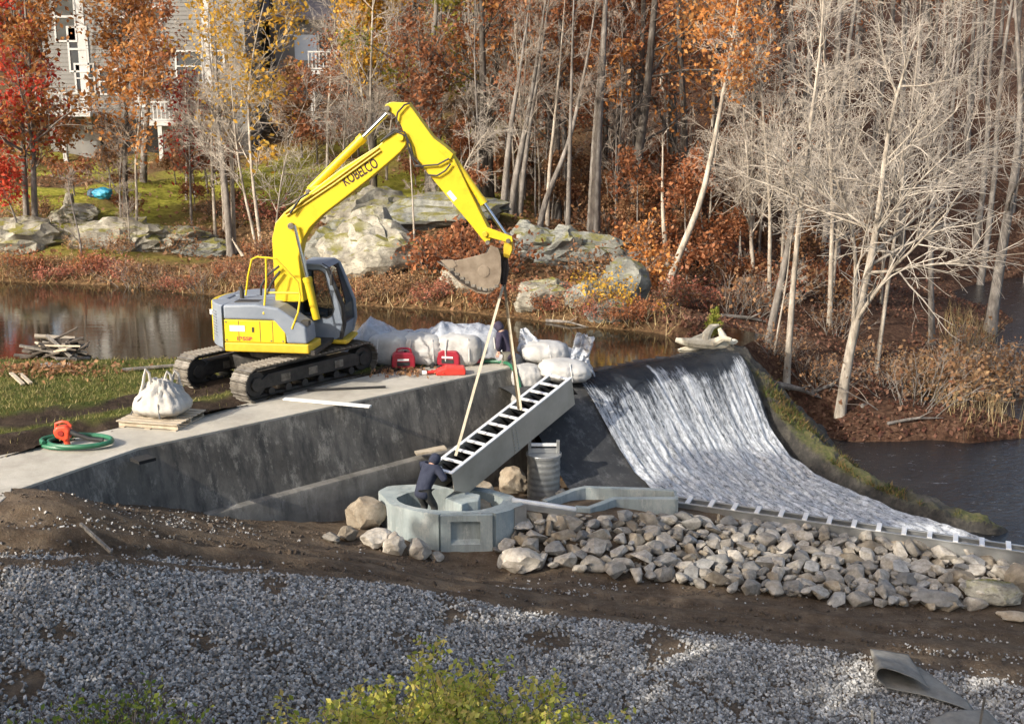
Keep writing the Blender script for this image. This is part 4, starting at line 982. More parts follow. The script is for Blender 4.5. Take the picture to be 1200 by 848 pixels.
def ringwall(z0, z1, name, bevel=.02):
    bm = bmesh.new()
    O0 = resample(outer, nI); I0 = resample(inner, nI)
    da, db = (outer[3] - outer[4]).normalized(), None; nrm = Vector((-da.y, da.x, 0)); nrm = nrm if nrm.y > 0 else -nrm
    for q, p in enumerate(O0):
        u = (Vector((p.x, p.y, 0)) - Vector((outer[3].x, outer[3].y, 0))).dot(-da); Lq = (outer[4] - outer[3]).length
        if -.01 < u < Lq + .01 and p.y < BC.y and abs((Vector((p.x, p.y, 0)) - Vector((outer[3].x, outer[3].y, 0))).dot(nrm)) < .05: O0[q] = p + nrm * .09
    L4 = [[bm.verts.new((p.x, p.y, z)) for p in Lp] for Lp, z in ((O0, z0), (O0, z1), (I0, z1), (I0, z0))]
    for q in range(nI):
        r_ = (q + 1) % nI
        for A, B in ((0, 1), (1, 2), (2, 3), (3, 0)): bm.faces.new((L4[A][q], L4[A][r_], L4[B][r_], L4[B][q]))
    bmesh.ops.recalc_face_normals(bm, faces=bm.faces[:])
    bmesh.ops.dissolve_limit(bm, angle_limit=R(2.5), verts=bm.verts[:], edges=bm.edges[:])
    me_ = bpy.data.meshes.new(name); bm.to_mesh(me_); bm.free(); me_.materials.append(m_newconc)
    me_.polygons.foreach_set('use_smooth', np.ones(len(me_.polygons), bool)); me_.set_sharp_from_angle(angle=R(22))
    o = link(name, me_, basin); me_.transform(Matrix.Translation(-basin.location)); return o
ringwall(-2.95, bz, 'basin_wall')
# recessed panel: frame pieces standing proud of a sunk face, on the front flat
A, B = outer[3], outer[4]; dF = (B - A).normalized(); Lf = (B - A).length; nF = Vector((dF.y, -dF.x, 0))
if nF.y > 0: nF = -nF
fm2 = Matrix((dF, nF, Vector((0, 0, 1)))).transposed().to_4x4(); fm2.translation = Vector((A.x, A.y, 0)) - nF * .09
g = MB(fm2); t_ = .10
for x0, x1, z0, z1 in [(0, .2, -2.95, bz - .012), (Lf - .24, Lf, -2.95, bz - .012), (.2, Lf - .24, bz - .14, bz - .012), (.2, Lf - .24, -2.95, -2.34)]: g.box(x0, x1, -.05, t_, z0, z1)
g.build('panel_frame', m_newconc, basin)
g = MB(fm2); g.prism([(-.03, -2.34), (t_ + .012, -2.34), (-.03, -2.24)], .2, Lf - .24, 'x'); g.build('sloped_sill', m_newconc, basin)
# loose concrete block standing inside the basin
g = MB(); bp_ = [P(521, 583, z=bz + .12), P(533, 574, z=bz + .12), P(549, 576, z=bz + .12), P(563, 579, z=bz + .12), P(561, 586, z=bz + .12), P(548, 588, z=bz + .12), P(541, 591, z=bz + .12)]
cb = thing('concrete_block', 'pale irregular concrete block standing inside the round basin', 'block', tuple(P(542, 585, z=-2.6)))
g.prism([tuple(p[:2]) for p in bp_], -2.7, bz + .12, 'z'); g.build('block', m_newconc, cb, bevel=.02)
# long basin
lz = -2.02
lbn = thing('long_basin', 'low pale concrete basin shaped like a trough beside the spillway toe', 'basin', tuple(P(730, 590, z=-2.8)))
def wallband(pts, w_, z0, z1, name, mt=m_newconc):
    pts = [Vector((p[0], p[1], 0)) for p in pts]; k = len(pts); A_, B_ = [], []
    for i, p in enumerate(pts):
        d = (pts[min(i + 1, k - 1)] - pts[max(i - 1, 0)]).normalized(); nn = Vector((-d.y, d.x, 0)); A_.append(p + nn * w_ / 2); B_.append(p - nn * w_ / 2)
    g = MB(); vs = []
    for a_, b_ in zip(A_, B_): vs += [(a_.x, a_.y, z0), (a_.x, a_.y, z1), (b_.x, b_.y, z1), (b_.x, b_.y, z0)]
    fs = [[4 * i + j, 4 * i + (j + 1) % 4, 4 * i + 4 + (j + 1) % 4, 4 * i + 4 + j] for i in range(k - 1) for j in range(4)] + [[0, 1, 2, 3], [4 * k - 1, 4 * k - 2, 4 * k - 3, 4 * k - 4]]
    g.add(vs, fs); return g.build(name, mt, lbn, bevel=.012)
wallband([P(x, y, z=lz) for x, y in [(674, 593), (690, 594), (704, 589), (720, 583), (745, 583), (770, 583), (792, 583)]], .15, -3.0, lz, 'front_wall')
wallband([P(x, y, z=lz + .02) for x, y in [(638, 586), (655, 580), (672, 573), (686, 570), (720, 571), (755, 572), (790, 574)]], .14, -3.0, lz + .02, 'back_wall')
g = MB(); ee = [P(789, 574, z=lz), P(793, 574, z=lz), P(795, 584, z=lz), P(791, 584, z=lz)]; g.prism([tuple(p[:2]) for p in ee], -3.0, lz - .01, 'z'); g.build('end_wall', m_newconc, lbn, bevel=.01)
q = [P(640, 588, z=-2.42), P(690, 573, z=-2.42), P(790, 576, z=-2.42), P(792, 586, z=-2.42), P(720, 588, z=-2.42), P(690, 597, z=-2.42)]
g = MB(); g.prism([tuple(p[:2]) for p in q], -3.0, -2.45, 'z'); g.build('basin_floor', M('wet_steel_floor', (.10, .115, .13), (.2, .22, .24), 2, .35, .3), lbn)
# white pipe between the two basins
pp_ = thing('white_pipe', 'white steel pipe laid from the round basin to the long basin', 'pipe', tuple(P(640, 592, z=-1.9)))
a, b = P(600, 586, z=-1.70), P(675, 597, z=-1.93)
g = MB(); g.bar(a, b, .12, .10); g.build('pipe', ALUW, pp_, True, bevel=.02)
g = MB(); g.bar(a.lerp(b, .02) + Vector((0, -.10, -.06)), b + Vector((0, -.10, -.06)), .04, .12); g.build('flange', GALV, pp_)
# blue-white steel plate standing on the basin's right side
sp = thing('steel_plate', 'bright steel plate standing upright at the right side of the round basin', 'plate', tuple(P(607, 636, z=-2.7)))
A_, B_ = P(599, 594, z=bz), P(613, 590, z=bz); A_ = A_ + Vector((.05, -.06, 0)); B_ = B_ + Vector((.05, -.04, 0))
d = (B_ - A_).normalized(); m_ = frame(A_, d); g = MB(m_); g.box(0, (B_ - A_).length, -.03, 0, -1.0, .02); g.build('plate', GALV, sp, bevel=.004)

# corrugated upright pipe with lifting frame
cpx = P(637, 576, Y=25.0); cz0 = -2.75; cz1 = P(637, 531, Y=25.0).z; cr = .36
cpp = thing('corrugated_pipe', 'upright galvanised corrugated pipe with a steel frame on top by the dry spillway', 'pipe', (cpx.x, cpx.y, cz0))
V, F = [], []; n_, k_ = 36, 44
for i in range(k_):
    z = cz0 + (cz1 - cz0) * i / (k_ - 1); r_ = cr + .004 * math.sin(i * 2 * math.pi / 4)
    V += [(cpx.x + r_ * math.cos(2 * math.pi * j / n_), cpx.y + r_ * math.sin(2 * math.pi * j / n_), z) for j in range(n_)]
F = [[i * n_ + j, i * n_ + (j + 1) % n_, (i + 1) * n_ + (j + 1) % n_, (i + 1) * n_ + j] for i in range(k_ - 1) for j in range(n_)]
obj_np('pipe_shell', V, F, GALV, cpp)
g = MB(); g.tube([(cpx.x, cpx.y, cz1 - .05), (cpx.x, cpx.y, cz1 + .012)], cr + .03, 36); g.build('rim_plate', GALV, cpp, bevel=.006)
for sx in (-1, 1):
    g = MB(); g.box(cpx.x + sx * .31 - .035, cpx.x + sx * .31 + .035, cpx.y - .05, cpx.y + .05, cz1 + .012, cz1 + .30); g.build('upright', GALV, cpp, bevel=.006)
g = MB(); g.box(cpx.x - .275, cpx.x + .275, cpx.y - .04, cpx.y + .04, cz1 + .17, cz1 + .23); g.build('crossbar', ALUW, cpp, bevel=.006)
g = MB(); g.box(cpx.x - .275, cpx.x + .275, cpx.y - .03, cpx.y + .03, cz1 + .014, cz1 + .12); g.build('cross_plate', GALV, cpp, bevel=.006)

# ================================================================== FISHWAY (steep channel with rungs), being lowered in
fA, fB = P(516, 552, Y=23.0), P(657, 441, Y=26.4)          # middle of the top, foot and head
fx = (fB - fA).normalized(); FWL = (fB - fA).length
wdir = Vector((.86, -.51, 0)); wdir = (wdir - fx * wdir.dot(fx)).normalized(); fz = fx.cross(-wdir).normalized()
if fz.z < 0: fz = -fz
fwm = Matrix((fx, wdir, fz)).transposed().to_4x4(); fwm.translation = fA
fish = thing('fishway', 'long aluminium fishway channel with rungs across its open top, slung above the basin', 'fishway', tuple(fA))
FW, FH = .30, .66
g = MB(fwm); g.prism([(-.02, -FH * .55), (.35, -FH), (FWL, -FH), (FWL, 0), (0, 0)], FW - .012, FW + .006); g.build('side_panel', ALU, fish, bevel=.003)
g = MB(fwm); g.prism([(-.02, -FH * .55), (.35, -FH), (FWL, -FH), (FWL, 0), (0, 0)], -FW - .006, -FW + .012); g.build('side_panel', ALU, fish, bevel=.003)
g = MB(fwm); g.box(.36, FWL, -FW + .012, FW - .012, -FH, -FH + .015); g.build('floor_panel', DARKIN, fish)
for sx in (-1, 1):
    g = MB(fwm); a_ = sx * (FW + .008); g.box(-.01, FWL + .01, min(a_, a_ - sx * .075), max(a_, a_ - sx * .075), .004, .03); g.build('top_rail', ALUW, fish, bevel=.004)
NR = 12; r0 = None
for k in range(NR):
    x = .03 + (FWL - .1) * k / (NR - 1)
    if r0 is None:
        g = MB(fwm); g.box(x - .04, x + .04, -FW + .075, FW - .075, .002, .028); r0 = g.build('rung', ALUW, fish, bevel=.004)
    else:
        o = r0.copy(); COL.objects.link(o); o.location = fx * (x - .03)
v0 = None
for k in range(NR * 2 - 1):
    x = .2 + (FWL - .3) * k / (NR * 2 - 2)
    if v0 is None:
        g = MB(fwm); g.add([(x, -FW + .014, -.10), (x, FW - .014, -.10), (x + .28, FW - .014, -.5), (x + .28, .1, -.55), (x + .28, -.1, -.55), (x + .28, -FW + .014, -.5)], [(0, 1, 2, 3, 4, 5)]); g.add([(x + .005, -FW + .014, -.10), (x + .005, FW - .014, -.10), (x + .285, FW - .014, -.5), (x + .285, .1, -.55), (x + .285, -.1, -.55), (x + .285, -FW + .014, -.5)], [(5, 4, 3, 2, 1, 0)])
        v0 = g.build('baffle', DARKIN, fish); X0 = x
    else:
        o = v0.copy(); COL.objects.link(o); o.location = fx * (x - X0)
g = MB(fwm)
for i in range(8):
    for xx in (FWL * .47, FWL * .47 + .12): g.tube([(xx, FW + .006, -.06 - i * .075), (xx, FW + .022, -.06 - i * .075)], .018, 6)
tag(g.build('seam_bolts', GALV, fish), kind='stuff')
g = MB(fwm); g.box(FWL * .47 - .04, FWL * .47 + .16, FW + .007, FW + .011, -FH, -.005); g.build('seam_plate', ALU, fish)
# ================================================================== GRAVEL, CLODS, LITTER, GRASS
def scatter_boxes(name, P3, size, mat, g, flat=.75, kind='stuff', parent=None):
    """many small broken stones as one object: jittered 8-corner blocks"""
    n = len(P3); c8 = np.array([(x, y, z) for x in (-1, 1) for y in (-1, 1) for z in (-1, 1)], float) * .5
    V = c8[None] * (1 + g.uniform(-.42, .25, (n, 8, 3))) * np.stack([g.uniform(.8, 1.45, n), g.uniform(.65, 1.0, n), g.uniform(.5, .9, n) * flat / .75], -1)[:, None] * size[:, None, None]
    q = g.normal(0, 1, (n, 4)); q /= np.linalg.norm(q, axis=1, keepdims=True); w, x, y, z = q.T
    Rm = np.stack([1 - 2 * (y * y + z * z), 2 * (x * y - z * w), 2 * (x * z + y * w), 2 * (x * y + z * w), 1 - 2 * (x * x + z * z), 2 * (y * z - x * w), 2 * (x * z - y * w), 2 * (y * z + x * w), 1 - 2 * (x * x + y * y)], -1).reshape(n, 3, 3)
    V = np.einsum('nij,nkj->nki', Rm, V) + P3[:, None]
    F = np.array([(0, 1, 3, 2), (4, 6, 7, 5), (0, 4, 5, 1), (2, 3, 7, 6), (0, 2, 6, 4), (1, 5, 7, 3)])
    F = (F[None] + (np.arange(n) * 8)[:, None, None]).reshape(-1, 4)
    return tag(obj_np(name, V.reshape(-1, 3), F, mat, parent, False), kind=kind)
def gravel_mat():
    m, t, b, L, N = nodes('crushed_gravel')
    c = ramp(t, isl(t), [(0, (.07, .067, .062)), (.22, (.17, .164, .154)), (.5, (.31, .30, .285)), (.75, (.45, .437, .415)), (.92, (.64, .625, .60)), (1, (.28, .24, .18))])
    L(mix(t, ramp(t, noise_n(t, coord(t), 45, 3), [(.35, 0), (.7, .5)]), c, (.17, .165, .16)), b.inputs['Base Color']); b.inputs['Roughness'].default_value = .9; b.inputs['Specular IOR Level'].default_value = .3
    return m
GRAV = gravel_mat()
g = np.random.default_rng(5)
n = 250000; X = g.uniform(-10.5, 11.5, n); Y = g.uniform(8.5, 21.5, n); Z = near_f(X, Y)
px, py = ppx(X, Y, Z)
edge = py - gl_line(px) + fbm(X, Y, 1.2, 51) * 10
bare = fbm(X, Y, .55, 52, 5) * .8 + fbm(X, Y, 1.8, 53) * .3
for bx_, by_, br_ in [(335, 762, 48), (475, 748, 52), (25, 800, 60), (640, 742, 40), (770, 755, 35), (320, 690, 25), (60, 742, 40)]:
    bare = bare + .62 * np.exp(-(((px - bx_) / br_) ** 2 + ((py - by_) / (br_ * .62)) ** 2))
p_keep = np.clip(1.0 - np.clip((bare - .30) * 4.5, 0, .93), 0, 1) * np.clip((edge + 4) / 10, 0, 1)
vis = (px > -60) & (px < 1260) & (py < 905)
stray = (py > gl_line(px) - 75) & (edge < 4) & (g.random(n) < .006 + .10 * np.exp(-(((px - 120) / 150) ** 2 + ((py - 618) / 16) ** 2)) + .18 * np.exp(-(((px - 660) / 60) ** 2 + ((py - 690) / 6) ** 2)) + .07 * (px > 1040) * (py > gl_line(px) - 45))
k = vis & ((g.random(n) < p_keep) | stray)
s_ = g.uniform(.024, .056, n)[k] * (1 + .25 * (g.random(k.sum()) < .1)) * np.where(edge[k] < 3, .72, 1)
scatter_boxes('gravel', np.stack([X[k], Y[k], Z[k] + s_ * .22], -1), s_, GRAV, g)
n = 16000; X = g.uniform(-11, 12, n); Y = g.uniform(12, 22.5, n); Z = near_f(X, Y); px, py = ppx(X, Y, Z)
k = (py < gl_line(px) + 15) & (py > np.interp(px, [-50, 60, 270, 520, 850, 1250], [578, 575, 600, 648, 690, 722])) & (g.random(n) < .62)
s_ = g.uniform(.014, .05, n)[k] ** 1.0 * (1 + 1.0 * (g.random(k.sum()) < .05))
scatter_boxes('dirt_clods', np.stack([X[k], Y[k], Z[k] + s_ * .1], -1), s_, M('dirt_clod', (.05, .036, .025), (.12, .09, .065), 3, 1, bs=.3), g)
# dark muddy wedge beside the wall foot
def scatter_leaves(name, P3, size, mat, g, spread=.02, flat=.25):
    V, F = leaves(P3, size, g, spread, flat); return tag(obj_np(name, V, F, mat, None, False), kind='stuff')
n = 52000; Y = 32 + 32 * g.random(n) ** 1.4; X = g.uniform(-1, 1, n) * (5 + Y * .48); Z = hill_f(X, Y)
k = (Z > np.where(X > 6, STREAMZ, PONDZ) + .02) & (Z < 9)
lm = fbm(X, Y, .5, 61) > -.35; k &= lm; k &= ~((fbm(X, Y, .25, 11) > -.1) & (Y > 43) & (X < 0) & (Y < 66) & (g.random(n) < .85))
Q = np.stack([X, Y, Z + .04], -1)
left = X < 3.4
scatter_leaves('leaf_litter', Q[k & left], .19, L_BROWN, g, .03)
scatter_leaves('dark_leaf_litter', Q[k & ~left], .15, leaf_mat('dark_reddish_leaves', [(.06, .025, .018), (.17, .07, .045), (.25, .14, .09), (.10, .05, .035)], .2), g, .03)  # darker, redder leaves on the right-hand woods floor
def grass(name, P3, h, mat, g, w=.012, lean=.5):
    n = len(P3); a = g.uniform(0, 6.28, n); hh = h * g.uniform(.5, 1.4, n); dx, dy = np.cos(a), np.sin(a); l = g.normal(0, lean, (n, 2)) * hh[:, None]
    V = np.stack([P3 + np.stack([-dy * w, dx * w, 0 * a], -1), P3 + np.stack([dy * w, -dx * w, 0 * a], -1), P3 + np.stack([l[:, 0], l[:, 1], hh], -1)], 1).reshape(-1, 3)
    return tag(obj_np(name, V, np.arange(3 * n).reshape(n, 3), mat, None, False), kind='stuff')
G_LAWN = leaf_mat('lawn_blades', [(.055, .068, .016), (.10, .108, .026), (.19, .17, .06), (.28, .23, .11)], .25)
n = 90000; X = g.uniform(-22, .2, n); Y = g.uniform(16, 29.6, n)
mdg = np.min([segdist(X, Y, l) for l in MUDL], axis=0) + fbm(X, Y, 1.4, 8) * .35
k = inside(X, Y, lawn_poly) & (g.random(n) < np.clip((mdg - .42) * 3, 0.03, 1)) & (np.abs(X) < 6 + Y * .5)
grass('lawn_grass', np.stack([X[k], Y[k], lawn_f(X[k], Y[k]) - .01], -1), .085, G_LAWN, g, .013)
G_DRY = leaf_mat('dry_grass', [(.30, .22, .10), (.42, .33, .17), (.24, .15, .07), (.5, .42, .26)], .2)
G_ISL = leaf_mat('islet_grass_blades', [(.03, .055, .010), (.065, .095, .018), (.13, .115, .035), (.20, .13, .055), (.14, .08, .04)], .25)
n = 90000; X = g.uniform(4, 14, n); Y = g.uniform(22, 32.5, n); Z = isl_f(X, Y)
k = inside(X, Y, ipoly) & (segdist(X, Y, SPN) < 1.15) & (Z > -3.0) & (fbm(X, Y, .9, 71) - .02 + .25 * g.random(n) > 0) & (Y < 30.6) & (ppx(X, Y, Z)[1] < np.interp(ppx(X, Y, Z)[0], [850, 880, 905, 938, 985, 1040, 1100, 1165], [404, 440, 478, 516, 550, 579, 601, 616]))
grass('islet_grass', np.stack([X[k], Y[k], Z[k] - .02], -1), .13, G_ISL, g, .014, .6)
n = 26000; Y = g.uniform(33, 50, n); X = g.uniform(-1, 1, n) * (2 + Y * .48); Z = hill_f(X, Y)
sd = segdist(X, Y, SH); k = (Z > PONDZ - .02) & (sd < 1.1) & (X < 5)
grass('shore_grass', np.stack([X[k], Y[k], Z[k] - .02], -1), .42, G_DRY, g, .015, .5)
cr_ = [P(x, y, z=STREAMZ) for x, y in [(1130, 500), (1165, 470), (1190, 440), (1180, 400)]]
n = 3200; X = g.uniform(12.5, 20, n); Y = g.uniform(32, 48, n); Z = hill_f(X, Y); k = (Z > STREAMZ) & (segdist(X, Y, cr_) < 2.4)
grass('reed_grass', np.stack([X[k], Y[k], Z[k] - .02], -1), .75, G_DRY, g, .012, .25)
n = 9000; Y = g.uniform(27, 29.4, n); X = g.uniform(-22, 0, n); k = inside(X, Y, lawn_poly) & (Y > 28.2)
k2 = (fbm(X, Y, .8, 77) > .05) & (g.random(n) < .4)
scatter_leaves('lawn_leaves', np.stack([X[k & k2], Y[k & k2], lawn_f(X[k & k2], Y[k & k2]) + .03], -1), .10, L_BROWN, g)
c_ = P(50, 438, z=0); n = 520; X = c_.x + g.normal(0, .95, n); Y = c_.y + g.normal(0, .38, n)
scatter_leaves('raked_leaves', np.stack([X, Y, lawn_f(X, Y) + .04 + .1 * np.exp(-((X - c_.x) ** 2 + (Y - c_.y) ** 2 * 5))], -1), .12, L_BROWN, g, .04, .6)
c_ = P(475, 438, z=0); n = 260; X = c_.x + g.normal(0, .45, n); Y = c_.y + g.normal(0, .22, n)
scatter_leaves('swept_leaves', np.stack([X, Y, 0 * X + .06], -1), .09, L_BROWN, g, .03, .6)

# ================================================================== SHRUBS
def shrub_parts(seed, H, W_, ns=16, tw=5, droop=.02):
    g = np.random.default_rng(seed)
    p0 = np.stack([g.normal(0, W_ * .22, ns), g.normal(0, W_ * .18, ns), -.05 + 0 * g.random(ns)], -1)
    D = np.stack([p0[:, 0] / W_ * 2.2 + g.normal(0, .25, ns), p0[:, 1] / W_ * 2.2 + g.normal(0, .25, ns), np.ones(ns)], -1); D /= np.linalg.norm(D, axis=1, keepdims=True)
    s_ = bez(p0, D, H * g.uniform(.6, 1.15, ns), 7, .12, -droop, g); r = np.broadcast_to(np.linspace(.012, .004, 7) * (H ** .5), (ns, 7))
    l2, r2 = kids(s_, r, tw, .2, 1, -.5, .7, 5, .16, 0, g, .5, .8, .5, rmin=.004)
    return cat([tubes(s_, r, 4)]), cat([tubes(l2, r2, 3)]), np.concatenate([l2[:, :]]), g
sh = []
for i, (H, W_, lm_, nlv, ls) in enumerate([(1.3, 1.6, L_BROWN, 700, .14), (1.1, 1.8, L_RUST, 750, .14), (.9, 1.4, leaf_mat('pinkish_dry_leaves', [(.20, .06, .04), (.36, .13, .085), (.44, .2, .13)], .3), 700, .11), (1.5, 1.5, L_BROWN, 260, .13), (1.0, 1.2, L_YELL, 600, .11), (1.2, 1.6, leaf_mat('tan_dry_leaves', [(.28, .17, .08), (.42, .27, .14), (.34, .20, .10), (.22, .11, .06)], .3), 700, .13)]):
    tp = shrub_parts(400 + i, H, W_, 18, 6)
    sh.append((make_tree('shrub', 'shrub', (0, 0, 0), tp, B_GREY, B_TWIGB if i != 3 else B_TWIG, lm_, nlv, ls, cat_='shrub'), i))
used = set()
ADJ = ['brown leaved', 'rust leaved', 'pinkish leaved', 'twiggy half bare', 'golden leaved', 'tan leaved']
def put_shrub(i, loc, sc, label, group=None):
    p = sh[i][0]
    if i not in used: used.add(i); o = p; o.location = loc; o.scale = (sc,) * 3; o.rotation_euler = (0, 0, rng.uniform(0, 6))
    else: o = copy_tree(p, loc, rng.uniform(0, 6), sc)
    if 'group' in o: del o['group']
    return tag(o, label, 'shrub', group)
zone = lambda px: 'along the left waterline' if px < 240 else 'on the shore behind the excavator' if px < 400 else 'below the pale boulder' if px < 520 else 'on the shore below the bucket' if px < 640 else 'among the grey ledge rocks'
L_ = [(0, 318), (240, 336), (370, 347), (500, 352), (620, 362), (745, 378)]
for k in range(54):
    px = k * 760 / 54 + rng.uniform(-5, 5); py = np.interp(px, [a for a, b in L_], [b for a, b in L_]) + rng.uniform(-16, 4) + (6 if px < 240 else 0)
    p = on_hill(px, py); u = rng.random(); i = 0 if u < .2 else 1 if u < .38 else 2 if u < .55 else 3 if u < .72 else 5
    put_shrub(i, p, rng.uniform(.38, .78), f'low {ADJ[i]} shrub {zone(px)}', f'{ADJ[i]} shrubs {zone(px)}')
for k in range(14):
    px = rng.uniform(0, 330); py = rng.uniform(250, 305); p = on_hill(px, py); i = int(rng.choice([0, 1, 3, 5]))
    put_shrub(i, p, rng.uniform(.4, .8), f'low {ADJ[i]} shrub on the left bank rocks', f'{ADJ[i]} shrubs on the left bank rocks')
for k in range(34):
    px = rng.uniform(690, 1000); Y = rng.uniform(39, 50); x = (px - 600) / FPX * Y; i = int(rng.choice([0, 1, 2, 3]))
    if px > 860 and Y < 42: i = 3
    put_shrub(i, (x, Y, float(hill_f(x, Y))), rng.uniform(.6, 1.3), f'dry {ADJ[i]} shrub under the trees right of the ledge', f'{ADJ[i]} shrubs under the right hand trees')
for k in range(16):
    px = rng.uniform(1060, 1190); py = rng.uniform(380 if px < 1130 else 440, 485); p = on_hill(px, py)
    put_shrub(5 if k % 5 == 0 else 3, p, rng.uniform(.7, 1.3), f'{ADJ[5 if k % 5 == 0 else 3]} brush on the river bank at right', f'{ADJ[5 if k % 5 == 0 else 3]} river bank brush')
for k in range(9):
    p = on_hill(rng.uniform(880, 1060), rng.uniform(395, 470)); put_shrub(3, p, rng.uniform(.4, .8), 'small twiggy half bare shrub on the red leaf floor by the birches', 'twiggy shrubs on the leaf floor by the birches')
for px, py, sc, lb in [(715, 362, 1.0, 'golden leaved bush among the rocks by the water'), (690, 348, .7, 'small golden bush left of the sloping dark rock'), (745, 318, 1.0, 'golden bush behind the sloping dark rock')]:
    put_shrub(4, on_hill(px, py), sc, lb)
for px, py, sc, lb in [(568, 326, 1.25, 'rust leaved bush hanging over the bank below the bucket'), (515, 318, 1.2, 'rust leaved bush behind the thin birch on the bank'), (545, 300, 1.1, 'rust leaved bush on the mossy knoll')]:
    put_shrub(1, on_hill(px, py), sc, lb)
put_shrub(2, on_hill(311, 262), 1.3, 'pink leaved bush between the white stems and the boom')
# the two leafy bushes in front
def leafy(name, label, loc, H, W_, n, ls, mt, seed):
    (sv, sf), (bv, bf), tips, g = shrub_parts(seed, H, W_, 95, 12, .035)
    root = thing(name, label, 'shrub', loc); L0 = np.array(loc)
    obj_np('stems', sv + L0, sf, B_GREY, root); obj_np('twigs', bv + L0, bf, B_TWIGB, root)
    lv, lf = leaves(along(tips, n, g, .1), ls, g, .06, .6, .6); obj_np('foliage', lv + L0, lf, mt, root, False)
L_BUSH = leaf_mat('yellow_green_leaves', [(.17, .22, .035), (.42, .41, .07), (.58, .51, .11), (.26, .32, .05), (.64, .53, .16), (.50, .36, .12)], .4)
z = float(near_f(-.35, 12.2)); leafy('leafy_bush', 'large yellow green leafy bush at the bottom edge in front of the gravel', (-.78, 12.2, z), 2.1, 1.35, 42000, .085, L_BUSH, 450)
z = float(near_f(.9, 12.6)); leafy('leafy_bush', 'right hand yellow green leafy bush low at the bottom edge', (.25, 12.2, z), 1.8, .8, 14000, .085, L_BUSH, 451)
z = float(near_f(-4.6, 12.6)); leafy('leafy_bush', 'small green leafy bush at the lower left corner', (-4.45, 12.0, z), 1.25, .5, 3600, .08, leaf_mat('green_leaves', [(.10, .17, .03), (.22, .27, .04), (.36, .36, .06)], .4), 452)
# little evergreen and white driftwood on the right abutment
p = P(836, 392, Y=31.9); root = thing('young_pine', 'small bright green pine behind the white driftwood', 'tree', p)
gq = np.random.default_rng(8); t = np.array([[[0, 0, -.3], [0, 0, .25], [.02, 0, .7]]]); tr = np.array([[.02, .015, .006]])
l1, r1 = kids(t, tr, 44, .2, .98, .34, 1.2, 5, .08, .05, gq, .4, .6, .7); lv, lf = leaves(along(l1, 1400, gq, .1), .09, gq, .025, .5, .25)
obj_np('trunk', tubes(t, tr, 6)[0] + np.array(p), tubes(t, tr, 6)[1], B_GREY, root); obj_np('branches', tubes(l1, r1, 3)[0] + np.array(p), tubes(l1, r1, 3)[1], B_GREY, root)
obj_np('foliage', lv + np.array(p), lf, leaf_mat('pine_needles', [(.10, .13, .02), (.22, .24, .04), (.34, .32, .07)], .3), root, False)
DRIFT = stone_mat('bleached_driftwood', [(.3, (.30, .27, .20)), (.5, (.52, .48, .38)), (.7, (.66, .62, .52))], 5, .6)
dw = thing('driftwood_log', 'bleached white driftwood root lying on the far end of the dam crest', 'driftwood', P(830, 404, Y=31.4))
def wpt(*q): return [P(x, y, Y=Y_) for x, y, Y_ in q]
gb_ = MB(); gb_.tube(wpt((792, 398, 31.2), (806, 401, 31.2), (822, 402, 31.3), (842, 404, 31.3), (858, 404, 31.4)), [.06, .12, .17, .16, .10], 9); gb_.build('trunk', DRIFT, dw, True)
for q, r_ in [(wpt((826, 400, 31.3), (828, 392, 31.4), (834, 383, 31.5), (842, 381, 31.6)), [.15, .13, .09, .04]), (wpt((845, 402, 31.3), (847, 393, 31.3), (843, 385, 31.3)), [.12, .10, .05]), (wpt((836, 402, 31.2), (848, 396, 31.1), (857, 398, 31)), [.12, .09, .05]), (wpt((808, 401, 31.2), (816, 396, 31.3), (828, 390, 31.4)), [.09, .07, .04])]:
    gb_ = MB(); gb_.tube(q, r_, 8); gb_.build('root', DRIFT, dw, True)
for px, py, d_, lb in [(856, 400, (.42, .3, .16), 'flat white stone capping the end of the dam crest'), (855, 410, (.36, .32, .42), 'squared white stone block under the flat cap stone'), (812, 408, (.9, .35, .16), 'low pale stone under the driftwood at the waterline')]:
    boulder('boulder', lb, P(px, py, Y=31.35) - Vector((0, 0, d_[2] * .4)), d_, px, DRIFT, .3, 'stone', 3, .10)

# ================================================================== THINGS ON THE DECK AND LAWN
BAGM = M('woven_white_bag', (.36, .355, .34), (.52, .515, .50), 2.2, .75, 0, .35, .02, 22)
BAGD = M('dusty_woven_bag', (.34, .325, .30), (.50, .48, .44), 2, .8, 0, .35, .02, 20)
STRAP = M('bag_webbing', (.60, .59, .56), None, bs=.2)
STRAPD = M('dark_webbing', (.10, .10, .10), None, bs=.2)
def plastic_mat():
    m, t, b, L, N = nodes('clear_plastic'); v = coord(t)
    b.inputs['Base Color'].default_value = (.55, .58, .63, 1); b.inputs['Roughness'].default_value = .22; b.inputs['Specular IOR Level'].default_value = .7
    bump(t, b, noise_n(t, v, 6, 5, .6, .8), .7, .05)
    tp = N('ShaderNodeBsdfTransparent'); tp.inputs[0].default_value = (.9, .92, .95, 1); ms = N('ShaderNodeMixShader')
    L(ramp(t, noise_n(t, v, 4, 4), [(.3, .35), (.7, .75)]), ms.inputs[0]); L(tp.outputs[0], ms.inputs[1]); L(b.outputs[0], ms.inputs[2]); L(ms.outputs[0], t.nodes['Material Output'].inputs[0]); return m
PLAS = plastic_mat()
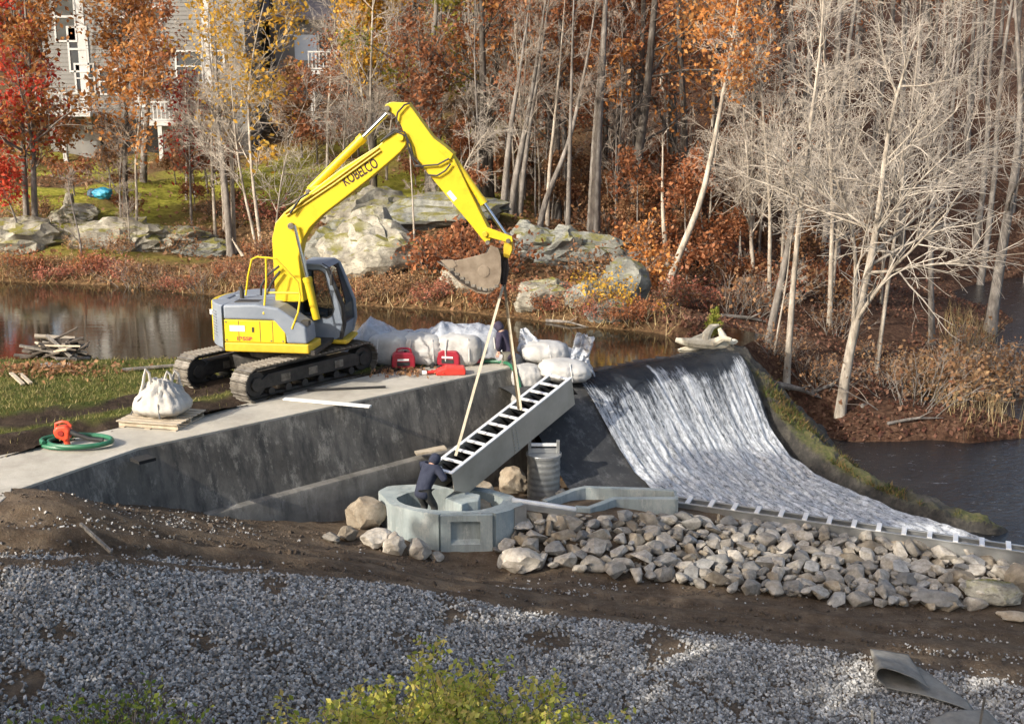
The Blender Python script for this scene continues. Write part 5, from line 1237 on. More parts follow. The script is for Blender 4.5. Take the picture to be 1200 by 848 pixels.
def bag_mesh(root, c, w, d, h, seed, rz=0, ex=3.2, pinch=0, mat=None, lump=.06, sag=.12, tilt=0):
    """a filled sack: squared at the base, slumped and wrinkled, optionally gathered at the top"""
    bm = bmesh.new(); bmesh.ops.create_icosphere(bm, subdivisions=4, radius=1)
    o = Vector((seed * 7.3, seed * 2.9, seed)); ro = Matrix.Rotation(rz, 3, 'Z') @ Matrix.Rotation(tilt, 3, 'Y')
    for v in bm.verts:
        n = v.co.normalized(); k = (abs(n.x) ** ex + abs(n.y) ** ex + abs(n.z) ** ex) ** (-1 / ex); p = n * k
        t = (p.z + 1) / 2; wd = 1 + sag * math.sin(t * 3.14) * 1.0 - .06 * (1 - t)
        if pinch: wd *= 1 - pinch * max(0, t - .22) ** 1.05 * 1.22
        q = Vector((p.x * wd, p.y * wd, p.z)); th = math.atan2(n.y, n.x)
        wr = lump * mnoise.fractal(n * 2.4 + o, 1, 2, 4) + (.022 + .05 * pinch * t) * math.sin(th * 17 + seed + 3 * mnoise.noise(n * 2 + o)) * (abs(n.z) < .92) * (1 + 1.5 * t)
        q += n * wr
        v.co = ro @ Vector((q.x * w / 2, q.y * d / 2, (q.z + 1) * h / 2)) + Vector(c)
    me_ = bpy.data.meshes.new('sack'); bm.to_mesh(me_); bm.free(); me_.polygons.foreach_set('use_smooth', np.ones(len(me_.polygons), bool)); me_.materials.append(mat or BAGM)
    o_ = link('sack', me_, root); me_.transform(Matrix.Translation(-root.location)); return o_
def bulk_bag(label, c, w, d, h, seed, rz=0, **k):
    root = thing('bulk_bag', label, 'bulk bag', c); bag_mesh(root, c, w, d, h, seed, rz, **k); return root
def bag_strap(root, pts, r=.022, mt=None):
    g_ = MB(); g_.tube(pts, r, 6); g_.build('strap', mt or STRAP, root, True)
# --- sack on its pallet
pc = P(190, 494, z=0); pal_r = R(-14)
pal = thing('wooden_pallet', 'pale worn wooden pallet under the white sack on the deck', 'pallet', pc)
WOOD = M('weathered_pale_wood', (.30, .25, .18), (.48, .42, .33), 3, .85, 0, .3, .01, 24, scl=(1, 6, 1)); WOODG = M('grey_weathered_wood', (.10, .09, .078), (.24, .22, .195), 3, .9, 0, .4, .01, 24, scl=(6, 1, 1)); WOODR = M('rotten_wood', (.045, .036, .028), (.12, .10, .082), 3, .95, 0, .4, .01, 24); WOODP = M('fresh_plank', (.50, .44, .33), (.64, .58, .46), 3, .8, 0, .2, .01, 24)
pm = Matrix.Translation(pc) @ Matrix.Rotation(pal_r, 4, 'Z')
for k in range(7):
    g_ = MB(pm); y = -.52 + k * .173; g_.box(-.66, .66, y - .062, y + .062, .118, .14); g_.build('deck_board', WOOD, pal, bevel=.004)
for y in (-.5, 0, .5):
    g_ = MB(pm); g_.box(-.64, .64, y - .02, y + .02, .022, .117); g_.build('stringer', WOOD, pal, bevel=.003)
for x in (-.56, 0, .56):
    g_ = MB(pm); g_.box(x - .06, x + .06, -.56, .56, .001, .021); g_.build('bottom_board', WOOD, pal, bevel=.003)
sk = bulk_bag('slumped white sack with knotted loops on a pallet on the deck', pc + Vector((.02, 0, .14)), 1.2, 1.02, .74, 3, pal_r, ex=2.9, pinch=.74, mat=BAGD, lump=.07, sag=.04)
for a_, x0 in ((0, -.28), (1, .10), (2, .22)):
    b0 = pc + Vector((x0, -.1 + .12 * a_, .76)); hgt = [.34, .26, .24][a_]
    bag_strap(sk, [b0 + Vector((-.10, 0, -.20)), b0 + Vector((-.02, 0, .02)), b0 + Vector((.02, 0, hgt * .6)), b0 + Vector((.06, 0, hgt)), b0 + Vector((.12, .0, hgt * .75)), b0 + Vector((.13, .02, .02)), b0 + Vector((.20, .0, -.18))], [.03, .03, .028, .03, .028, .03, .03], BAGD)
bag_strap(sk, [pc + Vector((.12, -.53, .2)), pc + Vector((.09, -.47, .45)), pc + Vector((.04, -.25, .68))], .018, STRAPD)
bag_strap(sk, [pc + Vector((-.55, -.18, .2)), pc + Vector((-.36, -.25, .50)), pc + Vector((-.12, -.12, .72))], .018, STRAPD)
# --- row of bulk bags along the water behind the excavator, under plastic
for j, (px, w_, h_, sd, dd) in enumerate([(424, .95, .62, 11, .35), (456, 1.0, .76, 12, 0), (494, 1.02, .74, 13, 0), (536, 1.08, .76, 14, 0), (566, .80, .72, 15, .35)]):
    c_ = P(px, 431, z=0); c_.y += .55 + dd
    b_ = bulk_bag(['square white bulk bag nearest the excavator cab', 'white bulk bag under the peaked plastic', 'white bulk bag between the two red generators', 'white bulk bag behind the second red generator', 'white bulk bag left of the standing worker'][j], (c_.x, c_.y, -.02), w_, .95, h_, sd, rng.uniform(-.2, .2), ex=4.5, lump=.05, sag=.06)
    for sx in (-.28, .28): bag_strap(b_, [(c_.x + sx, c_.y - .50, .15), (c_.x + sx, c_.y - .52, .42), (c_.x + sx * .9, c_.y - .46, h_ * .9)], .016)
def sheet(name, label, fn, nu, nv, mat, cat_, thick=0):
    V = np.array([[tuple(fn(i / (nu - 1), j / (nv - 1))) for j in range(nv)] for i in range(nu)]).reshape(-1, 3)
    i = np.arange(nu * nv).reshape(nu, nv); F = np.stack([i[:-1, :-1], i[1:, :-1], i[1:, 1:], i[:-1, 1:]], -1).reshape(-1, 4)
    o = obj_np(name, V, F, mat); 
    if thick: md_ = o.modifiers.new('solid', 'SOLIDIFY'); md_.thickness = thick
    return tag(o, label, cat_)
xa, xb = P(398, 430, z=0), P(590, 430, z=0)
def pl_fn(u, v):
    x = xa.x + (xb.x - xa.x) * u; px = 398 + 192 * u
    top = np.interp(px, [395, 410, 430, 444, 462, 500, 516, 530, 560, 592], [.45, .62, 1.06, .92, .70, .74, .95, .86, .90, .70])
    y0 = xa.y + .18; y = y0 + 1.25 * v
    z = top * (1 - .32 * (2 * v - 1) ** 2) - (.38 if v < .12 else 0) * (1 - v / .12) - .35 * max(0, v - .8) / .2 + .05 * mnoise.fractal(Vector((u * 22, v * 5, 1)), 1, 2, 4)
    return (x, y + .1 * mnoise.noise(Vector((u * 14, v * 3, 7))), z)
sheet('plastic_sheet', 'crumpled clear plastic sheet draped over the row of white bulk bags', pl_fn, 90, 26, PLAS, 'plastic sheet', .004)
# --- heap of bags at the head of the spillway
def at(px, py, Y): return P(px, py, Y=Y)
hb_ = [('plump white sack lying on top of the heap by the spillway', (637, 424), 28.3, 1.10, .9, .52, 21, .15, 0), ('round white sack at the lower right of the heap beside the falling water', (661, 447), 27.75, 1.18, .95, .56, 22, .1, .08),
       ('small grey white sack at the lower left of the heap', (617, 458), 27.7, .72, .7, .66, 23, .3, 0), ('white sack wedged behind the standing worker', (603, 444), 28.6, .8, .8, .6, 24, .1, 0), ('low sack at the bottom of the heap behind the fishway', (640, 462), 28.1, 1.2, .8, .5, 25, 0, 0), ('half sunk sack behind the heap in the pond', (655, 436), 28.9, 1.2, .9, .6, 26, 0, 0)]
for lb, (px, py), Y_, w_, d_, h_, sd, rz_, tl in hb_:
    p = at(px, py, Y_); b_ = bulk_bag(lb, tuple(p), w_, d_, h_, sd, rz_, ex=2.7, lump=.08, sag=.1, tilt=tl, mat=BAGM)
    if sd in (21, 22): bag_strap(b_, [p + Vector((w_ * .15, -d_ * .5, h_ * .2)), p + Vector((w_ * .13, -d_ * .52, h_ * .55)), p + Vector((w_ * .1, -d_ * .38, h_ * .93))], .014)
def flap(pts4, seed, label, wv=.05):
    a, b, c_, d_ = [Vector(p) for p in pts4]
    def fn(u, v): p = a.lerp(b, u).lerp(d_.lerp(c_, u), v); k = mnoise.fractal(Vector((u * 5, v * 5, seed)), 1, 2, 4); return p + Vector((wv * .6 * k, wv * 1.6 * k + .12 * math.sin(u * 9 + seed) * v * .5, wv * .4 * k))
    return sheet('plastic_flap', label, fn, 22, 22, PLAS, 'plastic liner', .004)
flap([at(606, 411, 28.2), at(652, 420, 28.1), at(616, 384, 28.5), at(610, 385, 28.5)], 2, 'peaked clear plastic liner sticking up behind the worker', .05)
flap([at(667, 424, 27.9), at(688, 426, 27.9), at(697, 396, 28.1), at(676, 388, 28.1)], 3, 'clear plastic liner standing up at the right of the sack heap', .10)
flap([at(686, 422, 27.7), at(694, 436, 27.5), at(698, 442, 27.6), at(690, 420, 27.9)], 5, 'short plastic tail hanging beside the falling water', .05)
flap([at(690, 424, 27.9), at(697, 440, 27.6), at(697, 442, 28.0), at(690, 424, 28.2)], 6, 'crumpled plastic scrap at the waterline right of the sacks', .05)

# --- red generators, red tank, small items
RED = M('red_plastic', (.26, .012, .028), (.33, .022, .04), 2, .35, 0, .1, .004, 14); REDB = M('bright_red_plastic', (.55, .03, .02), (.62, .05, .035), 2, .4, 0, .1, .004, 14)
BLK = M('black_rubber', (.015, .015, .016), (.03, .03, .03), 4, .6, bs=.1); WHT = M('white_plastic', (.72, .72, .70), None, rough=.5, bs=.1); GREENH = M('green_hose', (.015, .10, .05), (.03, .16, .085), 3, .45, bs=.15)
def generator(label, c, rz):
    root = thing('generator', label, 'generator', c); m_ = Matrix.Translation(c) @ Matrix.Rotation(rz, 4, 'Z')
    prof = [(-.25, .04), (.25, .04), (.27, .10), (.27, .30), (.21, .40), (-.16, .42), (-.25, .36), (-.28, .22), (-.28, .10)]
    g_ = MB(m_); g_.prism(prof, -.145, .145); g_.build('housing', RED, root, bevel=.03, seg=3)
    g_ = MB(m_); g_.tube([(-.16, 0, .405), (-.14, 0, .475), (-.04, 0, .495), (.10, 0, .49), (.17, 0, .46), (.18, 0, .40)], [.026] * 6, 8); g_.build('handle', RED, root, True)
    g_ = MB(m_); g_.box(-.16, .14, -.153, -.143, .10, .20); g_.build('control_panel', BLK, root, bevel=.004)
    g_ = MB(m_); g_.box(-.15, .12, -.156, -.1535, .225, .27); g_.build('name_strip', WHT, root)
    g_ = MB(m_); [g_.box(-.285, -.279, -.10, .10, .13 + i * .035, .15 + i * .035) for i in range(6)]; tag(g_.build('louvre', BLK, root), kind='stuff')
    for x in (-.2, .2):
        for y in (-.11, .11):
            g_ = MB(m_); g_.box(x - .035, x + .035, y - .03, y + .03, 0, .042); g_.build('foot', BLK, root, bevel=.006)
    g_ = MB(m_); g_.tube([(.05, 0, .41), (.05, 0, .435)], .035, 10); g_.build('fuel_cap', BLK, root)
generator('dark red generator beside the excavator track', P(473, 432, z=0), R(8))
generator('dark red generator in front of the bags near the red tank', P(527, 429, z=0), R(-12))
fu = thing('fuel_tank', 'flat bright red plastic tank lying on the deck edge', 'fuel tank', P(528, 438, z=0)); m_ = Matrix.Translation(fu.location) @ Matrix.Rotation(R(5), 4, 'Z')
g_ = MB(m_); g_.prism([(-.34, 0), (.34, 0), (.35, .10), (.33, .17), (-.10, .19), (-.20, .15), (-.34, .10)], -.18, .18); g_.build('tank_body', REDB, fu, bevel=.035, seg=3)
g_ = MB(m_); g_.tube([(-.32, 0, .06), (-.45, -.02, .06), (-.56, -.05, .05)], [.05, .04, .035], 8); g_.build('spout', REDB, fu, True)
g_ = MB(m_); g_.tube([(-.555, -.05, .05), (-.66, -.06, .05)], [.055, .06], 10); g_.build('cap', WHT, fu, True)
ca = thing('small_can', 'small black cap lying between the generators', 'can', P(507, 431, z=0)); g_ = MB(Matrix.Translation(ca.location)); g_.tube([(0, 0, 0), (0, 0, .09), (0, 0, .11)], [.07, .07, .04], 12); g_.build('can_body', BLK, ca, True)
tb = thing('tool_bundle', 'clutter of rags and fittings at the hose end on the deck', 'fittings', P(548, 428, z=0)); m_ = Matrix.Translation(tb.location)
bag_mesh(tb, tb.location + Vector((-.12, 0, 0)), .4, .25, .16, 31, .2, ex=2.2, mat=WHT, lump=.2); g_ = MB(m_); g_.tube([(.02, 0, .08), (.2, .02, .10), (.32, .02, .11)], [.05, .06, .045], 8); g_.build('coupling', RED, tb, True)
def pipe(name, label, cat_, pts, r, mt, n=8, sub=5):
    pts = [Vector(p) for p in pts]; out = []
    for i in range(len(pts) - 1):
        p0, p1, p2, p3 = pts[max(i - 1, 0)], pts[i], pts[i + 1], pts[min(i + 2, len(pts) - 1)]
        for k in range(sub):
            t = k / sub; out.append(.5 * ((2 * p1) + (p2 - p0) * t + (2 * p0 - 5 * p1 + 4 * p2 - p3) * t * t + (3 * p1 - p0 - 3 * p2 + p3) * t ** 3))
    out.append(pts[-1]); g_ = MB(); g_.tube(out, r, n); o = g_.build(name, mt, None, True); 
    if label: tag(o, label, cat_)
    return o
pipe('green_hose', 'green hose running along the deck edge and down behind the fishway', 'hose', [P(551, 424, z=.05), P(572, 423, z=.06), P(590, 424, z=.08), P(600, 430, Y=27.4), P(607, 444, Y=27.3), P(610, 458, Y=27.25), P(611, 472, Y=27.2)], .045, GREENH)
# hose coil with the red hand pump
hc = P(92, 522, z=0); co = []
for k in range(100):
    a = k / 100 * 2 * math.pi * 2.3 + 2; rr_ = .60 + .06 * math.sin(k * .21); co.append(hc + Vector((rr_ * 1.0 * math.cos(a), rr_ * .62 * math.sin(a), .045 + .07 * (k / 100) * 1.2)))
g_ = MB(); g_.tube(co, .042, 8); tag(g_.build('green_hose_coil', GREENH, None, True), 'coiled green hose lying at the left end of the deck', 'hose')
pu = thing('red_pump', 'red engine pump with black nozzle sitting in the coiled hose', 'pump', hc + Vector((-.28, .05, 0))); m_ = Matrix.Translation(pu.location) @ Matrix.Scale(.78, 4)
PR = M('red_orange_paint', (.62, .06, .025), (.70, .09, .04), 3, .4, 0, .1)
g_ = MB(m_); g_.prism([(-.17, .20), (.06, .10), (.16, .16), (.20, .40), (.10, .50), (-.12, .48), (-.22, .36)], -.12, .12); g_.build('housing', PR, pu, bevel=.04, seg=3)
g_ = MB(m_); g_.tube([(-.18, 0, .36), (-.16, 0, .53), (0, 0, .58), (.12, 0, .56), (.2, 0, .46)], .032, 8); g_.build('handle', PR, pu, True)
g_ = MB(m_); g_.tube([(.05, 0, .16), (.08, -.02, .06), (.10, -.03, 0)], [.08, .07, .06], 10); g_.build('leg', PR, pu, True)
g_ = MB(m_); g_.tube([(.16, -.02, .34), (.30, -.04, .28), (.62, -.06, .17), (.95, -.05, .13)], [.07, .06, .05, .06], 10); g_.build('nozzle', BLK, pu, True)
g_ = MB(m_); g_.tube([(-.02, -.121, .32), (-.02, -.14, .32)], .07, 14); g_.build('starter_cover', M('dark_red', (.28, .02, .012), None, rough=.5, bs=0), pu)
# boards
def plank(name, label, a, b, w_, h_, mt, cat_='plank'):
    g_ = MB(); g_.bar(a, b, w_, h_); return tag(g_.build(name, mt, None, bevel=.004), label, cat_)
plank('white_board', 'long white board lying across the deck beside the track', P(333, 467, z=.03), P(434, 476, z=.03), .13, .04, WHT, 'board')
plank('grey_board', 'thin grey board on the grass left of the excavator track', P(143, 433, z=.10), P(204, 428, z=.10), .10, .05, WOODG)
plank('dark_bar', 'dark bar lying on the deck near the right end of the track', P(360, 457, z=.03), P(452, 453, z=.03), .06, .04, BLK, 'bar')
plank('yellow_board', 'short tan board on the wall ledge above the crouching worker', P(487, 531, Y=25.0), P(522, 524, Y=25.2), .22, .05, WOOD)
plank('stake', 'wooden stake sticking out of the dirt above the gravel', P(95, 622, z=-.3) + Vector((0, 0, .12)), P(131, 651, z=-.52) + Vector((0, 0, .06)), .05, .05, WOODG, 'stake')
plank('white_stake', 'short white stake in the gravel at the bottom edge', P(1022, 852, z=-2.75), P(1022, 831, Y=P(1022, 852, z=-2.75).y), .04, .03, WOODP, 'stake')
plank('grey_stake', 'leaning pale stake at the lower right corner', P(1148, 852, z=-2.95), P(1154, 815, Y=P(1148, 852, z=-2.95).y - .15), .035, .03, WOODG, 'stake')
# pile of old boards on the lawn edge
wp_ = thing('wood_pile', 'heap of dark rotten boards on the grass by the pond', 'wood pile', P(70, 420, z=0))
r7 = random.Random(12)
for k in range(46):
    lv_ = k / 46; cx_ = 68 + r7.uniform(-26, 26) * (1.05 - lv_ * .75); z0 = .04 + .46 * lv_ * (1 - abs(cx_ - 68) / 60); c_ = P(cx_, 424 - r7.uniform(0, 8), z=0) + Vector((0, 0, z0))
    a_ = r7.choice([r7.gauss(0, .35), r7.gauss(.1, .5)]); L2 = r7.uniform(.25, .62); tl = r7.gauss(-.10, .22) * (1 if cx_ > 68 else -1)
    dv = Vector((math.cos(a_), math.sin(a_), tl)); g_ = MB(); g_.bar(c_ - dv * L2, c_ + dv * L2, r7.uniform(.06, .16), r7.uniform(.03, .06), (0, r7.gauss(0, .3), 1)); g_.build('plank', [WOODG, WOODG, M_D, WOOD][r7.choice([0, 0, 1, 2, 2, 3])] if False else r7.choice([WOODG, WOODR, WOODR, WOODR, WOODR, WOODG, WOOD]), wp_)
sb = thing('scrap_bundle', 'grey scrap bundle with white ends on the grass below the wood pile', 'scrap', P(60, 432, z=0)); bag_mesh(sb, sb.location, .6, .3, .14, 41, 0, ex=2.3, mat=WOODG, lump=.2)
bag_mesh(sb, sb.location + Vector((.4, 0, 0)), .22, .2, .14, 42, 0, ex=2.3, mat=WHT, lump=.2)
for j, (x0, y0, x1, y1) in enumerate([(13, 437, 27, 450), (24, 438, 36, 449)]): plank('split_board', ['left pale broken board in the leaf pile on the lawn', 'right pale broken board in the leaf pile on the lawn'][j], P(x0, y0, z=.12), P(x1, y1, z=.07), .09, .04, WOOD)
# geotextile folded over itself at the lower right
def gz_(px, py, up=0): p = nz(px, py); return p + Vector((0, 0, up))
FA, FB = gz_(1021, 770, .10), gz_(1036, 810, .12); RA, RB = gz_(1078, 785, .05), gz_(1152, 838, .05); TA, TB = gz_(1064, 777, .16), gz_(1088, 822, .24); MB_ = gz_(1098, 843, .05)
def geo(u, v):
    f = FA.lerp(FB, u); r_ = RA.lerp(RB, u) if u < .75 else RA.lerp(RB, .75).lerp(MB_.lerp(RB, .8), (u - .75) * 4); tp = TA.lerp(TB, u)
    out = (f - RA.lerp(RB, u)).normalized(); rad_ = .03 + .11 * u
    if v < .5: p = r_.lerp(f, v / .5); p.z += .04 * math.sin(v * 9) * u
    elif v < .7: a = (v - .5) / .2 * math.pi; p = f + out * rad_ * math.sin(a) + Vector((0, 0, rad_ * (1 - math.cos(a))))
    else: k = (v - .7) / .3; p = (f + Vector((0, 0, 2 * rad_))).lerp(tp, k); p.z += .05 * math.sin(k * 3.1) * u
    p.z += .02 * mnoise.noise(Vector((u * 4, v * 8, 2))); return p
def felt():
    m, t, b, L, N = nodes('grey_felt'); v = coord(t); L(ramp(t, noise_n(t, v, 3, 8, .7), [(.3, (.14, .13, .11)), (.5, (.22, .205, .178)), (.7, (.29, .275, .24))]), b.inputs['Base Color']); b.inputs['Roughness'].default_value = 1; b.inputs['Specular IOR Level'].default_value = .1; bump(t, b, noise_n(t, v, 40, 4), .3, .01); return m
FELT = felt()
sheet('filter_fabric', 'grey filter fabric folded over itself on the gravel at lower right', geo, 26, 60, FELT, 'fabric', .008)
q0, q1, q2, q3 = gz_(1090, 846, .06), gz_(1155, 842, .14), gz_(1180, 866, .12), gz_(1085, 870, .08)
sheet('fabric_scrap', 'second piece of grey fabric half out of frame below the folded one', lambda u, v: q0.lerp(q1, u).lerp(q3.lerp(q2, u), v) + Vector((0, 0, .07 * math.sin(u * 3.1) + .03 * mnoise.noise(Vector((u * 5, v * 5, 4))))), 18, 12, FELT, 'fabric', .008)
# blue tarp bundle on the slope
tq = on_hill(118, 233); tr_ = thing('blue_tarp', 'bright blue tarp bundle on the mossy slope at left', 'tarp', tq); BLUE = M('blue_tarp', (.02, .24, .42), (.05, .36, .52), 3, .5, 0, .6, .05, 6)
bag_mesh(tr_, tq + Vector((.1, 0, -.05)), .75, .5, .5, 51, 0, ex=2.2, mat=BLUE, lump=.25); bag_mesh(tr_, tq + Vector((-.3, .1, -.05)), .5, .45, .45, 52, 0, ex=2.2, mat=M('dark_blue_tarp', (.02, .05, .09), (.05, .10, .16), 3, .5, 0, .6, .05, 6), lump=.25)
# fallen limbs on the leaf floor
for j, (x0, y0, x1, y1, r_, lb) in enumerate([(905, 452, 962, 470, .10, 'grey fallen limb behind the tall straight birch'), (950, 462, 990, 452, .07, 'thin fallen limb left of the dark birch foot'), (1010, 478, 1075, 470, .06, 'thin pale stick on the red leaves right of the leaning birch'), (845, 372, 905, 380, .08, 'fallen limb on the woods floor behind the driftwood'), (1040, 500, 1105, 492, .05, 'long thin stick near the stream edge'), (640, 380, 690, 386, .05, 'pale stick lying on the shore below the grey ledge')]):
    a, b = on_hill(x0, y0), on_hill(x1, y1); g_ = MB(); m_ = a.lerp(b, .55) + Vector((0, 0, .12)); g_.tube([a + Vector((0, 0, .05)), a.lerp(b, .3) + Vector((0, .05, .08)), m_, b + Vector((0, 0, .04))], [r_, r_ * .9, r_ * .7, r_ * .3], 7)
    g_.tube([m_, m_ + (b - a) * .18 + Vector((0, -.25, .25))], [r_ * .4, r_ * .15], 5); tag(g_.build('fallen_limb', B_GREY, None, True), lb, 'branch')
# stick debris by the stream
g_ = MB(); g_.tube(wpt((1118, 505, 33.5), (1128, 508, 33.3), (1140, 506, 33.2), (1150, 510, 33)), [.04, .045, .03, .02], 6); g_.tube(wpt((1122, 516, 33), (1128, 506, 33.3), (1136, 500, 33.5)), [.03, .035, .02], 6)
tag(g_.build('driftwood_branch', B_GREY, None, True), 'pale forked dead branch at the stream edge under the big birch', 'branch')
# ================================================================== EXCAVATOR
YEL = M('yellow_paint', (.36, .25, .03), (.55, .395, .010), 2.6, .42, 0, .06, .003, 20, c3=(.60, .44, .014), lo=.24, hi=.46)
YELD = M('worn_yellow_paint', (.48, .32, .016), (.60, .41, .024), 3, .5, 0, .1, .003, 20)
SLATE = M('slate_grey_paint', (.16, .19, .235), (.215, .245, .29), 1.5, .4, 0, .06, .003, 20)
STEEL = M('dull_track_steel', (.10, .088, .072), (.26, .24, .21), 5, .55, .5, .4, .01, 30)
DKST = M('dark_greasy_steel', (.018, .018, .018), (.05, .046, .042), 4, .6, .2, .3, .01, 25)
CHROME = M('chrome_rod', (.62, .63, .65), None, rough=.18, metal=1, bs=0)
def glass():
    m, t, b, L, N = nodes('cab_glass'); b.inputs['Base Color'].default_value = (.02, .025, .03, 1); b.inputs['Roughness'].default_value = .03; b.inputs['Specular IOR Level'].default_value = .8
    tp = N('ShaderNodeBsdfTransparent'); tp.inputs[0].default_value = (.72, .78, .80, 1); ms = N('ShaderNodeMixShader'); ms.inputs[0].default_value = .2
    L(tp.outputs[0], ms.inputs[1]); L(b.outputs[0], ms.inputs[2]); L(ms.outputs[0], t.nodes['Material Output'].inputs[0]); return m
GLASS = glass()
EX = Vector((-5.30, 26.4, .06)); HD = R(-8)
exc = thing('excavator', 'yellow and grey crawler excavator with raised boom standing on the deck edge', 'excavator', tuple(EX))
UM = Matrix.Translation(EX) @ Matrix.Rotation(HD, 4, 'Z'); UI = UM.inverted()
def L(px, py, l=0):
    """pixel to (forward, up) on the plane at side offset l of the upper body"""
    o = UI @ Vector((0, 0, CAMZ)); d = (UI.to_3x3() @ (P(px, py, Y=10) - Vector((0, 0, CAMZ)))); t = (l - o.y) / d.y; q = o + d * t
    return q.x, q.z
# ---- tracks
TA_ = R(52); TM = Matrix.Translation(EX - Vector((0, 0, .06))) @ Matrix.Rotation(TA_, 4, 'Z')
TL, TR_, TWD, GA = 1.58, .36, .50, .97     # half wheelbase, loop radius, shoe width, half gauge
def loop_pt(s):
    st = 2 * TL; ar = math.pi * TR_; s %= 2 * st + 2 * ar
    if s < st: return (-TL + s, TR_ * 2, 0)
    s -= st
    if s < ar: a = s / TR_; return (TL + TR_ * math.sin(a), TR_ + TR_ * math.cos(a), a)
    s -= ar
    if s < st: return (TL - s, 0, math.pi)
    s -= st; a = s / TR_; return (-TL - TR_ * math.sin(a), TR_ - TR_ * math.cos(a), math.pi + a)
NSH = 46; LT = 4 * TL + 2 * math.pi * TR_; shoe_me = None
for sy in (-1, 1):
    y0 = sy * GA
    g_ = MB(TM)
    pts = [loop_pt(LT * k / 60) for k in range(60)]
    ring = [(x, z * .90 + .04) for x, z, a in pts]
    n_ = len(ring); vs = [(x, y0 - .09, z) for x, z in ring] + [(x, y0 + .09, z) for x, z in ring] + [(x * .96, y0 - .09, (z - TR_) * .82 + TR_) for x, z in ring] + [(x * .96, y0 + .09, (z - TR_) * .82 + TR_) for x, z in ring]
    fs = []
    for i in range(n_):
        j = (i + 1) % n_; fs += [(i, j, n_ + j, n_ + i), (2 * n_ + j, 2 * n_ + i, 3 * n_ + i, 3 * n_ + j), (i, 2 * n_ + i, 2 * n_ + j, j), (n_ + j, 3 * n_ + j, 3 * n_ + i, n_ + i)]
    g_.add(vs, fs); trk = g_.build('track', DKST, exc)
    for k in range(NSH):
        x, z, a = loop_pt(LT * k / NSH)
        if shoe_me is None:
            sm = MB(); w2 = LT / NSH * .47; sm.box(-w2, w2, -TWD / 2, TWD / 2, -.008, .018); sm.prism([(-w2 * .8, .018), (-w2 * .55, .018), (-w2 * .6, .045), (-w2 * .75, .045)], -TWD / 2, TWD / 2); sm.prism([(w2 * .35, .018), (w2 * .6, .018), (w2 * .55, .040), (w2 * .4, .040)], -TWD / 2, TWD / 2)
            shoe_me = mesh_np('track_shoe', [tuple(v) for v in sm.v], sm.f, STEEL, False)
        o = link('track_shoe', shoe_me, trk); o.matrix_basis = Matrix.Translation(-EX) @ TM @ Matrix.Translation((x, y0, z)) @ Matrix.Rotation(a, 4, 'Y')
    g_ = MB(TM); g_.prism([(-TL * .92, .24), (TL * .92, .24), (TL * .95, .42), (TL * .8, .54), (-TL * .8, .54), (-TL * .95, .42)], y0 - .17, y0 + .17); g_.build('track_frame', DKST, exc, bevel=.015)
    for x in (-TL, TL):
        g_ = MB(TM); g_.tube([(x, y0 - .13, TR_), (x, y0 + .13, TR_)], .27, 22); g_.tube([(x, y0 - .19, TR_), (x, y0 + .19, TR_)], .15, 16); g_.build('sprocket' if x < 0 else 'idler', DKST, exc, bevel=.01)
    for i in range(6):
        x = -TL * .75 + i * TL * .3; g_ = MB(TM); g_.tube([(x, y0 - .17, .15), (x, y0 + .17, .15)], .085, 14); g_.build('roller', DKST, exc)
    for i in range(3):
        x = -TL * .5 + i * TL * .5; g_ = MB(TM); g_.box(x - .13, x + .13, y0 - .185, y0 + .185, .30, .47); g_.build('frame_plate', STEEL, exc, bevel=.01)
g_ = MB(TM); g_.box(-.75, .75, -.82, .82, .30, .62); g_.build('undercarriage', DKST, exc, bevel=.04)
g_ = MB(UM); g_.tube([(0, 0, .55), (0, 0, .88)], .62, 32); g_.build('swing_ring', DKST, exc)
# ---- upper body (f forward, l left, z up); near side is l = -1.24
def up(poly, z0, z1, name, mt, bevel=.03, seg=3, ax='z'):
    g_ = MB(UM); g_.prism(poly, z0, z1, ax); return g_.build(name, mt, exc, bevel=bevel, seg=seg)
RAD = 1.38
def arc(a0, a1, r, n=10): return [(r * math.cos(R(a)), r * math.sin(R(a))) for a in np.linspace(a0, a1, n)]
zb, zt = .86, 1.84
up([(1.25, -1.2), (1.25, 1.2)] + arc(128, 232, RAD - .08, 14), zb - .06, zb + .04, 'turntable_deck', DKST, .01, 1)
up(arc(150, 197, RAD + .03, 14) + arc(197, 150, RAD - .10, 14), zb, zt - .03, 'counterweight', YEL, .04)
up(arc(150, 197, RAD - .105, 10) + [(-1.0, -.3), (-1.0, .5)], zb, zt, 'rear_hood', SLATE, .05)
up([(-1.30, -.40)] + arc(197.5, 232.5, RAD, 9) + [(-.80, -1.22), (-.76, -.3), (-1.1, -.3)], zb + .02, zt - .01, 'rear_cover', SLATE, .06)
up([(-1.2, .9)] + arc(145, 128, RAD - .02, 6)[::1] + [(.3, 1.22), (.3, .2), (-1.1, .2)], zb + .02, zt - .01, 'left_cover', SLATE, .05)
up([(-.745, -1.235), (.62, -1.235), (.62, -.62), (-.745, -.62)], zb + .19, zt - .30, 'side_panel', YEL, .02)
up([(-.75, -1.25), (1.12, -1.25), (1.18, -1.1), (1.18, -.5), (-.75, -.5)], zb - .02, zb + .185, 'side_skirt', YELD, .03)
